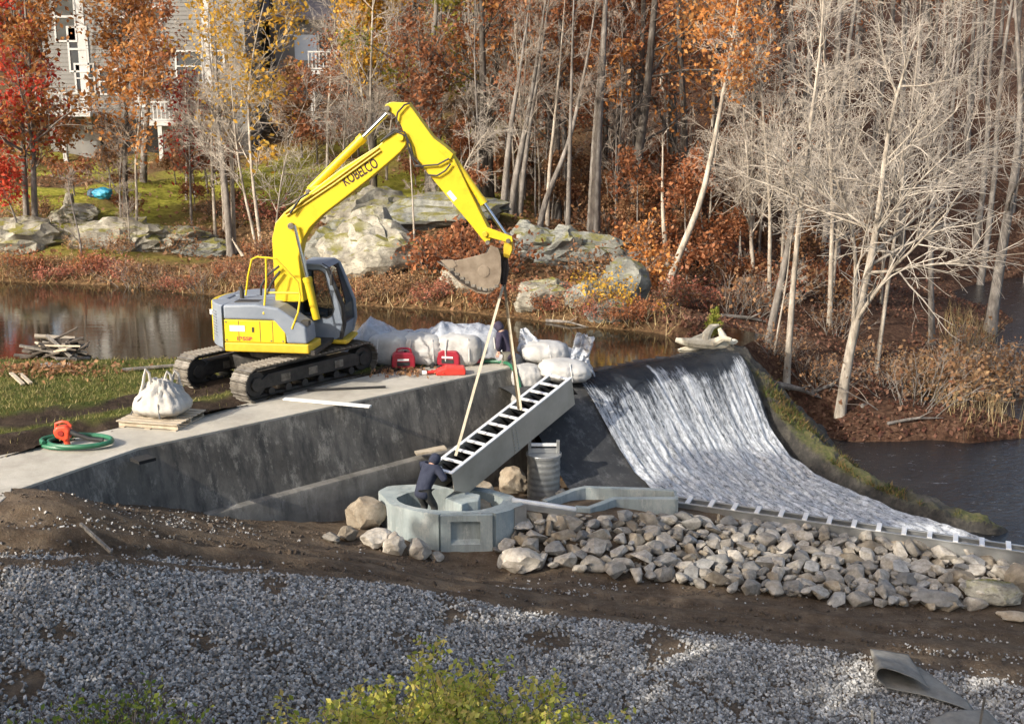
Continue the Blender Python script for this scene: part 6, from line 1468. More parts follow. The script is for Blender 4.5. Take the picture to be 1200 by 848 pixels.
# grey hood over the side panel, sloping down in front
g_ = MB(UM); g_.prism([(-.75, zt - .295), (.36, zt - .295), (.62, zt - .60), (.64, zb + .19), (1.10, zb + .19), (1.08, zb + .55), (.72, zt - .18), (.48, zt - .02), (-.02, zt + .05), (-.75, zt + .02)], -1.243, -.58); g_.build('hood', SLATE, exc, bevel=.05, seg=3)
up([(-1.0, -.58), (.30, -.58), (.30, .30), (-1.0, .30)], zb, zt - .02, 'engine_hood', SLATE, .05)
g_ = MB(UM); g_.box(-.62, -.28, -1.245, -1.236, zt - .55, zt - .42); g_.build('data_plate', WHT, exc, bevel=.003)
g_ = MB(UM); g_.box(-.12, -.08, -1.248, -1.236, zt - .56, zt - .45); g_.build('panel_latch', BLK, exc)
# grille on the rear corner cover
aG = 216; cG = Vector(((RAD + .0) * math.cos(R(aG)), (RAD + .0) * math.sin(R(aG)), 0)); tG = Vector((math.sin(R(aG)) * -1, math.cos(R(aG)), 0)); nG = Vector((math.cos(R(aG)), math.sin(R(aG)), 0))
gm = UM @ Matrix((tG, nG, Vector((0, 0, 1)))).transposed().to_4x4(); gm.translation = UM @ (cG - nG * .012)
g_ = MB(gm); g_.box(-.16, .17, -.05, .006, zb + .18, zt - .20); gr = g_.build('grille', SLATE, exc, bevel=.02)
for k in range(9):
    g_ = MB(gm); z = zb + .25 + k * .065; g_.box(-.12, .13, .004, .020, z, z + .032); g_.build('louvre', M('grille_dark', (.16, .175, .19), None, bs=0) if k == 0 else bpy.data.materials['grille_dark'], gr, bevel=.004)
g_ = MB(gm); g_.box(-.36, -.22, -.02, .03, zt - .32, zt - .22); g_.build('badge', WHT, exc)
# ---- cab
c0, c1, cl0, cl1 = .46, 1.44, .22, 1.20        # forward and side limits of the cab
zr = L(385, 307, .7)[1]; zc = zb
prof = [(c0, zc), (c1 - .05, zc), (c1 + .05, zc + .35), (c1 + .03, zc + .75), (c1 - .30, zr - .07), (c1 - .42, zr), (c0 + .08, zr), (c0, zr - .08)]
def cabpanel(l, name):
    """side of the cab with its window opening cut out: built from strips round the hole"""
    win = [(c0 + .07, zc + .56), (c1 - .34, zc + .48), (c1 - .22, zc + .54), (c1 - .16, zc + .70), (c1 - .34, zr - .20), (c1 - .44, zr - .12), (c0 + .14, zr - .12), (c0 + .07, zr - .20)]
    n_ = 48; cx_, cz_ = (c0 + c1) / 2 - .06, (zc + zr) / 2 + .15
    def ray(poly, a):
        best = 0
        for i in range(len(poly)):
            x0, z0 = poly[i][0] - cx_, poly[i][1] - cz_; x1, z1 = poly[(i + 1) % len(poly)][0] - cx_, poly[(i + 1) % len(poly)][1] - cz_
            ex_, ez_ = x1 - x0, z1 - z0; den = math.cos(a) * ez_ - math.sin(a) * ex_
            if abs(den) < 1e-9: continue
            t = (x0 * ez_ - z0 * ex_) / den; u = (x0 * math.sin(a) - z0 * math.cos(a)) / den
            if t > 0 and -1e-6 <= u <= 1 + 1e-6: best = max(best, t)
        return cx_ + best * math.cos(a), cz_ + best * math.sin(a)
    O = [ray(prof, 2 * math.pi * k / n_) for k in range(n_)]; I = [ray(win, 2 * math.pi * k / n_) for k in range(n_)]
    vs = []; 
    for dl in (0, .05):
        vs += [(x, l + dl, z) for x, z in O] + [(x, l + dl, z) for x, z in I]
    fs = []
    for k in range(n_):
        j = (k + 1) % n_; fs += [(k, j, n_ + j, n_ + k), (3 * n_ + k, 3 * n_ + j, 2 * n_ + j, 2 * n_ + k), (2 * n_ + k, 2 * n_ + j, j, k), (n_ + k, n_ + j, 3 * n_ + j, 3 * n_ + k)]
    g_ = MB(UM); g_.add(vs, fs); cb_ = g_.build(name, SLATE, exc)
    g_ = MB(UM); g_.add([(x, l + .025, z) for x, z in I], [list(range(n_))]); g_.build('window', GLASS, cb_)
    g_ = MB(UM); lp = [(x, l - .004, z) for x, z in I]; g_.tube([lp[k % n_] for k in range(n_ + 1)], .014, 5, False); g_.build('seal', BLK, cb_)
    return cb_
cabpanel(cl0, 'cab_side'); cabpanel(cl1 - .05, 'cab_side')
g_ = MB(UM); g_.prism([(c0 - .02, zr - .07), (c0 + .06, zr + .035), (c1 - .40, zr + .03), (c1 - .26, zr - .06), (c1 - .30, zr - .075), (c1 - .44, zr - .012), (c0 + .08, zr - .012)], cl0 - .03, cl1 + .03); g_.build('cab_roof', SLATE, exc, bevel=.02)
g_ = MB(UM); g_.box(c0 - .03, c0 + .03, cl0, cl1, zc, zr - .05); g_.build('cab_back', SLATE, exc, bevel=.01)
g_ = MB(UM); g_.box(c0, c1 - .08, cl0 + .05, cl1 - .05, zc, zc + .06); g_.build('cab_floor', DKST, exc)
front = [prof[2], prof[3], prof[4]]
g_ = MB(UM); g_.add([(x + .005, cl0 + .09, z) for x, z in front] + [(x + .005, cl1 - .09, z) for x, z in front], [(0, 3, 4, 1), (1, 4, 5, 2)]); fg = g_.build('windscreen', GLASS, exc)
for l_ in (cl0 + .03, cl1 - .03):
    g_ = MB(UM); g_.tube([(c1 - .03, l_, zc + .02)] + [(x + .01, l_, z) for x, z in front] + [(c1 - .42, l_, zr)], .05, 8); g_.build('front_pillar', BLK if l_ < .5 else SLATE, exc, True)
g_ = MB(UM); g_.prism([(c1 - .08, zc), (c1 - .02, zc), (c1 + .05, zc + .34), (c1 - .02, zc + .34)], cl0, cl1); g_.build('cab_nose', SLATE, exc, bevel=.01)
up([(.60, .18), (1.54, .18), (1.58, .32), (1.54, 1.22), (.60, 1.22)], zb - .10, zb - .01, 'cab_base', YELD, .03)
g_ = MB(UM); g_.box(.60, 1.02, .46, .94, zc + .06, zc + .50); g_.box(.54, .66, .46, .94, zc + .55, zc + 1.15); g_.build('seat', BLK, exc, bevel=.05)
g_ = MB(UM); g_.box(1.08, 1.20, .36, .50, zc + .06, zc + .66); g_.build('console', BLK, exc, bevel=.03)
# ---- small fittings
g_ = MB(UM); g_.tube([(-.72, -.15, zt - .05), (-.72, -.15, zt + .16), (-.76, -.15, zt + .24)], .05, 12); g_.build('exhaust', DKST, exc, True)
for f0 in (-.42, .06, .34): g_ = MB(UM); g_.box(f0 - .006, f0 + .006, -1.2375, -1.2345, zb + .21, zt - .31); g_.build('panel_seam', BLK, exc)
for f0, z_ in [(-.70, zb + .24), (-.70, zt - .35), (.56, zb + .24), (.30, zb + .24)]: g_ = MB(UM); g_.tube([(f0, -1.234, z_), (f0, -1.245, z_)], .018, 8); g_.build('panel_bolt', STEEL, exc)
g_ = MB(UM); g_.tube([(c1 - .25, cl0 - .02, zr - .1), (c1 - .12, cl0 - .22, zr - .05), (c1 - .10, cl0 - .26, zr - .18)], .012, 6); mr_ = g_.build('mirror_arm', BLK, exc, True)
g_ = MB(UM); g_.box(c1 - .14, c1 - .09, cl0 - .33, cl0 - .19, zr - .40, zr - .17); g_.build('mirror', BLK, exc, bevel=.01)
g_ = MB(UM); g_.box(.95, 1.12, -1.16, -1.0, zb + .57, zb + .68); g_.build('work_light', BLK, exc, bevel=.01)
g_ = MB(UM); g_.box(-.6, -.05, -.95, -.65, zt + .03, zt + .05); g_.build('step_plate', DKST, exc, bevel=.006)
# ---- handrails
for q in ([(288, 346), (291, 322), (295, 304), (301, 301), (324, 303)], [(311.6, 303), (312, 330), (313, 366)], [(324, 304), (336, 317), (349, 331), (352, 348), (353, 364), (346, 383)], [(314, 343), (332, 343), (350, 343.5)]):
    g_ = MB(UM); g_.tube([(L(x, y, -1.02)[0], -1.02 - (.22 if y > 358 else 0), L(x, y, -1.02)[1]) for x, y in q], .022, 7); g_.build('handrail', YEL, exc, True)
# ---- boom
def plate(pix, l0, l1, name, mt, bevel=.012, parent=None):
    pl_ = [L(x, y, (l0 + l1) / 2) for x, y in pix]; g_ = MB(UM); g_.prism(pl_, l0, l1); return g_.build(name, mt, parent or exc, bevel=bevel)
BL = -.12    # side offset of the boom's middle
BO = [(326, 352), (323, 300), (322, 278), (326, 260), (336, 248), (364, 226), (400, 198.5), (446, 170), (457, 160), (466, 155.5), (473, 155), (478, 160), (478, 169), (472, 177), (461, 187), (434, 209.5), (406, 231.5), (381, 250.5), (366, 265.5), (357, 281), (353, 300), (359, 352)]
boom = plate(BO, BL - .19, BL + .19, 'boom', YEL, .02)
plate([(356, 230), (362, 218.5), (368, 219), (381, 214.5)], BL - .10, BL + .10, 'cylinder_bracket', YEL, .008)
g_ = MB(UM); x0, z0 = L(336, 253, BL - .2); x1, z1 = L(446, 176, BL - .2); d_ = Vector((x1 - x0, 0, z1 - z0)).normalized(); n2_ = Vector((-d_.z, 0, d_.x))
for k in (0, .07):
    a_ = Vector((x0, BL - .215, z0)) + n2_ * (k + .0); b_ = Vector((x1, BL - .215, z1)) + n2_ * (k - .01)
    g_ = MB(UM); g_.tube([a_, a_.lerp(b_, .5) - n2_ * .02, b_], .020, 7); g_.build('hydraulic_pipe', YELD, exc, True)
def pin(px, py, l0, l1, r_, mt=DKST, name='pin'):
    x, z = L(px, py, BL); g_ = MB(UM); g_.tube([(x, l0, z), (x, l1, z)], r_, 16); g_.build(name, mt, exc, bevel=.006)
pin(345, 263.5, BL - .27, BL + .27, .07, STEEL); pin(363, 224, BL - .15, BL + .15, .055, STEEL); pin(472, 161, BL - .24, BL + .24, .07, YEL); pin(456, 127, BL - .2, BL + .2, .06, STEEL)
# lifting cylinders, one each side of the boom
for sl_ in (-1, 1):
    l_ = BL + sl_ * .30; T = L(345 if sl_ < 0 else 348, 264, l_); Bq = L(371, 374, l_); T3, B3 = Vector((T[0], l_, T[1])), Vector((Bq[0], l_, Bq[1]))
    g_ = MB(UM); g_.tube([T3, T3.lerp(B3, .60)], .036, 12); g_.build('lift_rod', CHROME, exc, True)
    g_ = MB(UM); g_.tube([T3.lerp(B3, .56), B3], .082, 16); g_.tube([T3.lerp(B3, .55), T3.lerp(B3, .60)], .095, 16); g_.build('lift_cylinder', YEL, exc, True)
def ram(a, b, cut, rb, rr_, l, nm):
    A_, B_ = L(*a, l), L(*b, l); A3, B3 = Vector((A_[0], l, A_[1])), Vector((B_[0], l, B_[1])); g_ = MB(UM); g_.tube([A3, A3.lerp(B3, cut)], rb, 16); g_.tube([A3.lerp(B3, cut - .05), A3.lerp(B3, cut + .01)], rb * 1.18, 16); g_.build(nm + '_cylinder', YEL, exc, True)
    g_ = MB(UM); g_.tube([A3.lerp(B3, cut), B3], rr_, 12); g_.build(nm + '_rod', CHROME, exc, True)
    g_ = MB(UM); g_.tube([B3 + Vector((0, -.09, 0)), B3 + Vector((0, .09, 0))], rr_ * 1.8, 12); g_.build(nm + '_eye', STEEL, exc, True)
ram((363.5, 222.5), (457, 130), .665, .092, .048, BL, 'arm')
ram((529, 183), (594, 277), .58, .080, .042, BL, 'bucket')
# arm
AR = [(452, 126), (454, 122), (460, 119.5), (480, 120.5), (494, 140), (507, 158), (524, 176), (534, 186), (553, 226), (566, 252), (574, 268), (576, 280), (572, 285), (566, 279), (553, 262.5), (517, 219.5), (497, 195), (481, 171), (472, 147), (464, 134)]
arm = plate(AR, BL - .15, BL + .15, 'arm', YEL, .015)
plate([(508, 160), (524, 172), (533, 180), (529, 188), (516, 176)], BL - .19, BL + .19, 'arm_bracket', YEL, .006)
g_ = MB(UM); x, z = L(529, 229, BL - .15); dA = (Vector((L(553, 262, BL)[0], 0, L(553, 262, BL)[1])) - Vector((L(497, 195, BL)[0], 0, L(497, 195, BL)[1]))).normalized()
fmA = frame((x, BL - .152, z), -dA, (0, 1, 0)); q = g_.m; g_.m = UM @ fmA; g_.box(-.13, .10, -.05, .05, -.006, .004); g_.build('arm_sticker', WHT, exc, bevel=.002)
# linkage and bucket
for s_ in (-1, 1):
    plate([(566, 268), (572, 266.5), (600, 277), (601, 283), (596, 284), (570, 277)], BL + s_ * .165 - .02, BL + s_ * .165 + .02, 'link_arm', YEL, .004)
plate([(592, 279), (600, 279), (601, 292), (597, 302), (591, 300), (591, 290)], BL - .12, BL + .12, 'tip_link', YELD, .008)
pin(570, 273, BL - .22, BL + .22, .06, YELD); pin(597, 281, BL - .2, BL + .2, .05, STEEL); pin(573, 283, BL - .2, BL + .2, .05, STEEL)
BUCK = M('worn_bucket_steel', (.15, .115, .082), (.28, .23, .175), 2.5, .6, .25, .3, .01, 20)
BS = [(575, 287), (584, 291), (587, 300), (587.5, 318), (586, 331), (581, 338), (574, 341), (563, 339.5), (552, 334), (540, 326), (529, 315.5), (519, 307.5), (531, 305.5), (541, 303.8), (557, 300), (571, 296)]
BW = .42
bk = plate([(572, 290), (586, 292), (588, 304), (580, 305), (571, 299)], BL - .17, BL + .17, 'bucket', DKST, .01)
for s_ in (-1, 1): plate(BS, BL + s_ * BW - .018, BL + s_ * BW + .018, 'bucket_side', BUCK, .006)
shell = [(587.5, 304), (587.5, 318), (586, 331), (581, 338), (574, 341), (563, 339.5), (552, 334), (540, 326), (529, 315.5)]
pl2 = [L(x, y, BL) for x, y in shell]; g_ = MB(UM); n_ = len(pl2)
ctr = L(560, 315, BL); inn = [(x + (ctr[0] - x) * .06, z + (ctr[1] - z) * .06) for x, z in pl2]
g_.prism(pl2 + inn[::-1], BL - BW + .018, BL + BW - .018); g_.build('bucket_shell', BUCK, exc)
plate([(516, 305), (531, 304), (536, 311), (528, 316)], BL - BW - .03, BL - BW + .01, 'side_cutter', BUCK, .004)
for k in range(4):
    l_ = BL - BW + .06 + k * .26; plate([(512, 306), (529, 313), (527, 317)], l_ - .04, l_ + .04, 'bucket_tooth', STEEL, .003)
for px, py in [(530, 318), (536, 323.5), (542, 328.5), (548, 333), (555, 337), (562, 340), (569, 341.5), (576, 341), (582, 337.5)]:
    x, z = L(px, py - 2.5, BL - BW); g_ = MB(UM @ Matrix.Translation((x, BL - BW - .018, z)) ); g_.box(-.045, .045, -.022, .02, -.03, .03); g_.build('wear_pad', STEEL, exc, bevel=.005)
x, z = L(567, 318, BL - BW - .018); g_ = MB(UM); g_.tube([(x, BL - BW - .017, z), (x, BL - BW - .03, z)], .13, 18); g_.build('bucket_boss', BUCK, exc, bevel=.006)
# hoses over the boom knuckle
for pts in ([(446, 166), (462, 152), (474, 155), (481, 170), (484, 184), (496, 197)], [(450, 163), (464, 154), (476, 160), (480, 178), (487, 195), (513, 193), (526, 186)], [(500, 205), (512, 206), (522, 200), (528, 192)], [(464, 143), (466, 132), (474, 123), (480, 121)]):
    g_ = MB(UM); g_.tube([(L(x, y, BL - .22)[0], BL - .22, L(x, y, BL - .22)[1]) for x, y in pts], .020, 7); g_.build('hydraulic_hose', BLK, exc, True)
for pts in ([(327, 312), (314, 322), (306, 335), (306, 346)], [(328, 318), (318, 332), (313, 345)], [(340, 250), (352, 232), (362, 226)]):
    g_ = MB(UM); g_.tube([(L(x, y, BL - .3)[0], BL - .3, L(x, y, BL - .3)[1]) for x, y in pts], .026, 7); g_.build('hydraulic_hose', BLK, exc, True)
# lettering
def text(body, size, mtx, mat, parent, sx=1., bold=.0):
    cu = bpy.data.curves.new('lettering', 'FONT'); cu.body = body; cu.size = size; cu.extrude = .0015; cu.offset = bold; cu.align_x = 'CENTER'; cu.align_y = 'CENTER'
    o = bpy.data.objects.new('lettering_curve', cu); COL.objects.link(o); dg = bpy.context.evaluated_depsgraph_get(); me_ = bpy.data.meshes.new_from_object(o.evaluated_get(dg)); bpy.data.objects.remove(o)
    org = ORG.get(parent.name, Vector()); me_.transform(Matrix.Translation(-org) @ mtx @ Matrix.Diagonal((sx, 1, 1, 1))); me_.materials.clear(); me_.materials.append(mat); return link('lettering', me_, parent)
INK = M('dark_brown_ink', (.03, .012, .008), None, rough=.6, bs=0)
ta, tb_ = L(402.5, 214, BL - .19), L(441.5, 190.5, BL - .19); mid = ((ta[0] + tb_[0]) / 2, (ta[1] + tb_[1]) / 2); dT = Vector((tb_[0] - ta[0], 0, tb_[1] - ta[1])).normalized()
uT = Vector((-dT.z, 0, dT.x)); mt_ = Matrix((dT, uT, Vector((0, -1, 0)))).transposed().to_4x4(); mt_.translation = Vector((mid[0], BL - .1935, mid[1]))
text('KOBELCO', .30, UM @ mt_, INK, boom, 1.0 * ((Vector((tb_[0] - ta[0], tb_[1] - ta[1])).length) / 1.34), .007)
m2_ = Matrix((Vector((1, 0, 0)), Vector((0, 0, 1)), Vector((0, -1, 0)))).transposed().to_4x4(); m2_.translation = Vector((-.30, -1.2395, zb + .27))
text('135SR', .11, UM @ m2_, M('red_ink', (.35, .06, .04), None, rough=.6, bs=0), exc, 1.35, .004)

# ---- rigging from the bucket to the fishway
RIG = M('muddy_chain', (.03, .022, .018), (.08, .06, .045), 5, .8); WEB = M('tan_webbing', (.46, .40, .29), (.58, .52, .40), 6, .85); WEBD = M('brown_webbing', (.14, .11, .07), (.24, .19, .12), 6, .85)
xh, zh = L(590, 300, BL); hook = UM @ Vector((xh, BL, zh)); hk = hook - Vector((0, 0, .62))
ch = thing('lifting_chain', 'dark muddy lifting chain hanging from the back of the bucket', 'chain', tuple(hook)); lm_ = None
for k in range(14):
    c_ = hook.lerp(hk, k / 13)
    if lm_ is None:
        g_ = MB(); g_.tube([(.035 * math.cos(t), 0, .05 * math.sin(t)) for t in np.linspace(0, 2 * math.pi, 13)], .014, 6, False); lm_ = mesh_np('chain_link', [tuple(v) for v in g_.v], g_.f, RIG)
    o = link('chain_link', lm_, ch); o.location = c_ - hook; o.rotation_euler = (0, 0, math.pi / 2 * (k % 2))
g_ = MB(); 
for k in range(3): g_.tube([hook + Vector((.05 * (k - 1), .04 * k, .05)), hook + Vector((.06 * (k - 1) + .02, .03, -.25)), hk + Vector((.03 * (k - 1), 0, 0))], [.03, .045, .03], 7)
g_.build('chain_hank', RIG, ch, True)
def strap_(name, label, a, b, w_, mt):
    d_ = (b - a).normalized(); side = d_.cross(Vector((0, 1, 0))).normalized(); g_ = MB(); g_.bar(a, b, w_, .02, Vector((0, -1, .1))); return tag(g_.build(name, mt, None), label, 'sling')
fw1 = fwm @ Vector((FWL * .13, -.05, .03)); fw2 = fwm @ Vector((FWL * .62, .02, .03))
strap_('lifting_sling', 'long pale lifting sling running down left to the foot of the fishway', hk, fw1, .055, WEB)
strap_('lifting_sling', 'brown double sling dropping to the upper half of the fishway', hk + Vector((.02, 0, 0)), fw2, .065, WEBD)
strap_('lifting_sling', 'tan inner strand of the double sling over the fishway', hk + Vector((.05, -.04, -.3)), fw2 + Vector((.05, -.06, 0)), .05, WEB)

# ================================================================== PEOPLE
def skin(name, J, E, mat, parent, sub=1, root=0):
    """one continuous surface grown round a skeleton of joints (position, radius or (rx, ry))"""
    me_ = bpy.data.meshes.new(name); me_.from_pydata([tuple(j[0]) for j in J], E, []); o = bpy.data.objects.new(name, me_); COL.objects.link(o)
    o.modifiers.new('skin', 'SKIN'); sm = o.modifiers.new('sub', 'SUBSURF'); sm.levels = sub; sm.render_levels = sub
    for v, j in zip(me_.skin_vertices[0].data, J): r_ = j[1]; v.radius = (r_, r_) if not hasattr(r_, '__len__') else r_; v.use_root = False
    me_.skin_vertices[0].data[root].use_root = True
    dg = bpy.context.evaluated_depsgraph_get(); m2 = bpy.data.meshes.new_from_object(o.evaluated_get(dg)); bpy.data.objects.remove(o); bpy.data.meshes.remove(me_)
    m2.transform(Matrix.Translation(-ORG[parent.name])); m2.materials.clear(); m2.materials.append(mat); m2.polygons.foreach_set('use_smooth', np.ones(len(m2.polygons), bool)); m2.name = name
    return link(name, m2, parent)
SKIN = M('skin', (.42, .24, .17), (.50, .30, .22), 6, .55, bs=.05); NAVY = M('navy_jacket', (.012, .016, .035), (.028, .034, .06), 5, .9, 0, .5, .02, 12); NAVYP = M('purple_navy_hoodie', (.028, .022, .045), (.05, .042, .075), 5, .9, 0, .5, .02, 12)
KHAKI = M('grey_khaki_trousers', (.13, .125, .105), (.21, .20, .17), 5, .9, 0, .5, .02, 12); DARKT = M('dark_trousers', (.022, .024, .025), (.05, .05, .048), 5, .9, 0, .5, .02, 12); BOOT = M('brown_boots', (.04, .028, .018), (.08, .055, .035), 6, .7); GLOVE = M('pale_work_glove', (.40, .39, .34), (.52, .50, .45), 8, .8)
def person(label, pel, face, bend, headdir, handL, handR, footL, footR, top, leg, hoodmat, glove, elbow_out=.10, neck_bend=.3):
    """pel: pelvis; face: horizontal unit heading; bend: forward lean of the spine (radians)"""
    pel = Vector(pel); f = Vector(face).normalized(); lft = Vector((-f.y, f.x, 0)); u = Vector((0, 0, 1))
    sp1 = (u * math.cos(bend * .6) + f * math.sin(bend * .6)); sp2 = (u * math.cos(bend) + f * math.sin(bend)); nk = (u * math.cos(bend + neck_bend) + f * math.sin(bend + neck_bend))
    waist = pel + sp1 * .16; chest = waist + sp2 * .22; neck = chest + sp2 * .16; head = neck + nk * .12; crown = head + nk * .13
    root = thing('person', label, 'person', tuple((Vector(footL) + Vector(footR)) / 2))
    J, E = [], []
    def jt(p, r_, par=None): J.append((Vector(p), r_)); (E.append((par, len(J) - 1)) if par is not None else None); return len(J) - 1
    def limb(p0, p1, bend_dir, l1, l2):
        d = p1 - p0; L_ = d.length; L_ = min(L_, (l1 + l2) * .999); dn = d.normalized(); a = (l1 * l1 - l2 * l2 + L_ * L_) / (2 * L_); h = math.sqrt(max(1e-6, l1 * l1 - a * a)); bd = (bend_dir - dn * bend_dir.dot(dn)).normalized(); return p0 + dn * a + bd * h, p0 + dn * L_
    ip = jt(pel, (.12, .09)); iw = jt(waist, (.11, .08), ip); ic_ = jt(chest, (.14, .09), iw); inn_ = jt(neck, .06, ic_); ih = jt(head - nk * .02, .075, inn_); ihm = jt(head + nk * .06 + f * .01, .098, ih); icr = jt(crown, .055, ihm)
    jt(head + f * .09 + nk * .03, .022, ihm)                       # nose
    parts = {'legs': [], 'arms': []}
    for s_, hand, foot in ((1, handL, footL), (-1, handR, footR)):
        sh_ = chest + sp2 * .09 + lft * s_ * .19; hand = Vector(hand); el, ha = limb(sh_, hand, (lft * s_ * .8 - u * .6 - f * .2), .30, .27); d = (ha - el).normalized()
        a0 = jt(sh_, .062, ic_); a1 = jt(el, .045, a0); a2 = jt(ha, .031, a1); pm_ = ha + d * .08; a3 = jt(pm_, .034, a2)
        pl_ = d.cross(u); pl_ = pl_.normalized() if pl_.length > .1 else lft; pn = pl_.cross(d).normalized()
        for i, (off, ln) in enumerate(((-.032, .062), (-.011, .075), (.011, .070), (.032, .055))):
            k0 = jt(pm_ + d * .02 + pl_ * off, .011, a3); k1 = jt(pm_ + d * (.02 + ln * .5) + pl_ * off * 1.1 - pn * .012, .009, k0); jt(pm_ + d * (.02 + ln * .85) + pl_ * off * 1.1 - pn * .036, .008, k1)
        t0 = jt(ha + d * .04 + pl_ * -.04, .012, a2); jt(ha + d * .09 + pl_ * -.062 - pn * .015, .009, t0)
        parts['arms'].append((sh_, el, ha, d, pm_))
        hp = pel + lft * s_ * .09 - sp1 * .03; foot = Vector(foot); an = foot + Vector((0, 0, .09)); kn, an = limb(hp, an, f, .44, .44)
        l0 = jt(hp, .085, ip); l1 = jt(kn, .058, l0); l2_ = jt(an, .040, l1); jt(an + f * .15 - Vector((0, 0, .05)), .035, l2_); parts['legs'].append((hp, kn, an))
    skin('body', J, E, SKIN, root, 2)
    # jacket over torso and arms, trousers over hips and legs
    J, E = [], []; a = jt(pel - sp1 * .22, (.185, .165)); b_ = jt(waist, (.18, .145), a); c_ = jt(chest, (.205, .155), b_); jt(neck - sp2 * .03, .10, c_)
    for sh_, el, ha, d, pm_ in parts['arms']: q0 = jt(sh_, .092, c_); q1 = jt(el, .070, q0); jt(ha - d * .02, .052, q1)
    skin('jacket', J, E, top, root, 2)
    J, E = [], []; a = jt(pel + sp1 * .12, (.165, .135))
    for hp, kn, an in parts['legs']: q0 = jt(hp - Vector((0, 0, .05)), .108, a); q1 = jt(kn, .080, q0); jt(an, .066, q1)
    skin('trousers', J, E, leg, root, 2)
    for (hp, kn, an) in parts['legs']:
        J, E = [], []; a = jt(an + Vector((0, 0, .08)), .062); b_ = jt(an - Vector((0, 0, .02)), .056, a); c_ = jt(an + f * .10 - Vector((0, 0, .045)), .048, b_); jt(an + f * .19 - Vector((0, 0, .055)), .036, c_); skin('boot', J, E, BOOT, root, 1)
    J, E = [], []; hd = Vector(headdir).normalized(); a = jt(neck - f * .03, .105); b_ = jt(head - f * .03 + nk * .0, .118, a); c_ = jt(head - f * .022 + nk * .075, .122, b_); jt(crown - f * .02, .070, c_); skin('hood', J, E, hoodmat, root, 2)
    if glove:
        for sh_, el, ha, d, pm_ in parts['arms']:
            J, E = [], []; pl_ = d.cross(u); pl_ = pl_.normalized() if pl_.length > .1 else lft; pn = pl_.cross(d).normalized(); a = jt(ha - d * .03, .042); b_ = jt(pm_, .046, a)
            for off, ln in ((-.034, .062), (-.011, .075), (.012, .070), (.034, .055)):
                k0 = jt(pm_ + d * .02 + pl_ * off, .016, b_); k1 = jt(pm_ + d * (.02 + ln * .5) + pl_ * off * 1.1 - pn * .012, .014, k0); jt(pm_ + d * (.02 + ln * .9) + pl_ * off * 1.1 - pn * .036, .012, k1)
            t0 = jt(ha + d * .04 - pl_ * .045, .016, a); jt(ha + d * .09 - pl_ * .068 - pn * .015, .013, t0); skin('glove', J, E, glove, root, 1)
    return root
# worker standing hunched at the end of the deck, facing left
p = P(596, 412, Y=27.85); fz_ = p.z - .90
person('worker in a dark purple hooded jacket and grey trousers hunched at the deck end', p, (-.9, .35, 0), .42, (-1, 0, -.3), p + Vector((-.22, -.05, .02)), p + Vector((-.26, -.20, -.04)), (p.x + .02, p.y + .10, fz_), (p.x - .06, p.y - .10, fz_), NAVYP, KHAKI, NAVYP, None)
st_ = bulk_bag('sack under the feet of the hunched worker behind the wall end', (p.x - .02, p.y, fz_ - .5), 1.0, .9, .51, 61, 0, ex=3.5, lump=.04, mat=BAGM)
# worker bent over inside the round basin, reaching for the fishway
p = P(496, 573, Y=22.75); fz_ = -2.28
gh = fwm @ Vector((.10, -.02, .02))
person('worker in navy jacket and dark trousers bent over inside the round basin', p, (.62, .78, 0), .62, (.6, .7, -.3), gh + Vector((-.16, .06, -.05)), fwm @ Vector((.02, .16, .0)) + Vector((-.06, -.04, -.02)), (p.x - .12, p.y + .14, fz_), (p.x + .16, p.y + .0, fz_), NAVY, DARKT, NAVY, GLOVE)
g_ = MB(); g_.prism([(q.x, q.y) for q in inner], -3.0, -2.30, 'z'); g_.build('basin_floor', m_newconc, basin)

# ================================================================== HOUSES UP THE SLOPE
SIDE = M('grey_clapboard', (.15, .147, .14), (.20, .196, .187), 1.5, .8, bs=.2); TRIM = M('white_trim', (.40, .40, .39), (.48, .48, .47), 2, .6, bs=.05); ROOFM = M('grey_shingle', (.14, .13, .135), (.22, .20, .21), 3, .9, bs=.5); PALEB = M('pale_blue_siding', (.42, .48, .56), (.50, .56, .63), 1.5, .75, bs=.15); WING = M('window_glass', (.03, .035, .04), (.06, .07, .08), .5, .08, bs=0); VOID = M('cellar_and_shade_black', (.012, .011, .010), None, bs=0, rough=1)
def house(name, label, px0, px1, Y_, zb_, zt_, dep, wall_m, roof_m):
    xa_, xb_ = P(px0, 150, Y=Y_).x, P(px1, 150, Y=Y_).x; root = thing(name, label, 'house', ((xa_ + xb_) / 2, Y_, zb_))
    g_ = MB(); g_.box(xa_, xb_, Y_, Y_ + dep, zb_ - 1.5, zt_); g_.build('wall', wall_m, root)
    k = 0; z = zb_ + .1
    g_ = MB(); ov = .5; zr_ = zt_ + 2.6
    g_.prism([(Y_ - ov, zt_ - .1), (Y_ + dep / 2, zr_), (Y_ + dep + ov, zt_ - .1), (Y_ + dep + ov, zt_ + .08), (Y_ + dep / 2, zr_ + .2), (Y_ - ov, zt_ + .08)], xa_ - .5, xb_ + .5, 'x'); g_.build('roof', roof_m, root)
    return root, xa_, xb_
def siding(root, xa_, xb_, Y_, z0, z1, mt, pitch=.22):
    first = None
    n_ = int((z1 - z0) / pitch)
    for k in range(n_):
        if first is None:
            g_ = MB(); g_.prism([(Y_ - .035, z0), (Y_ - .001, z0), (Y_ - .001, z0 + pitch), (Y_ - .008, z0 + pitch)], xa_, xb_, 'x'); first = g_.build('clapboard', mt, root)
        else: o = first.copy(); COL.objects.link(o); o.location = (0, 0, k * pitch)
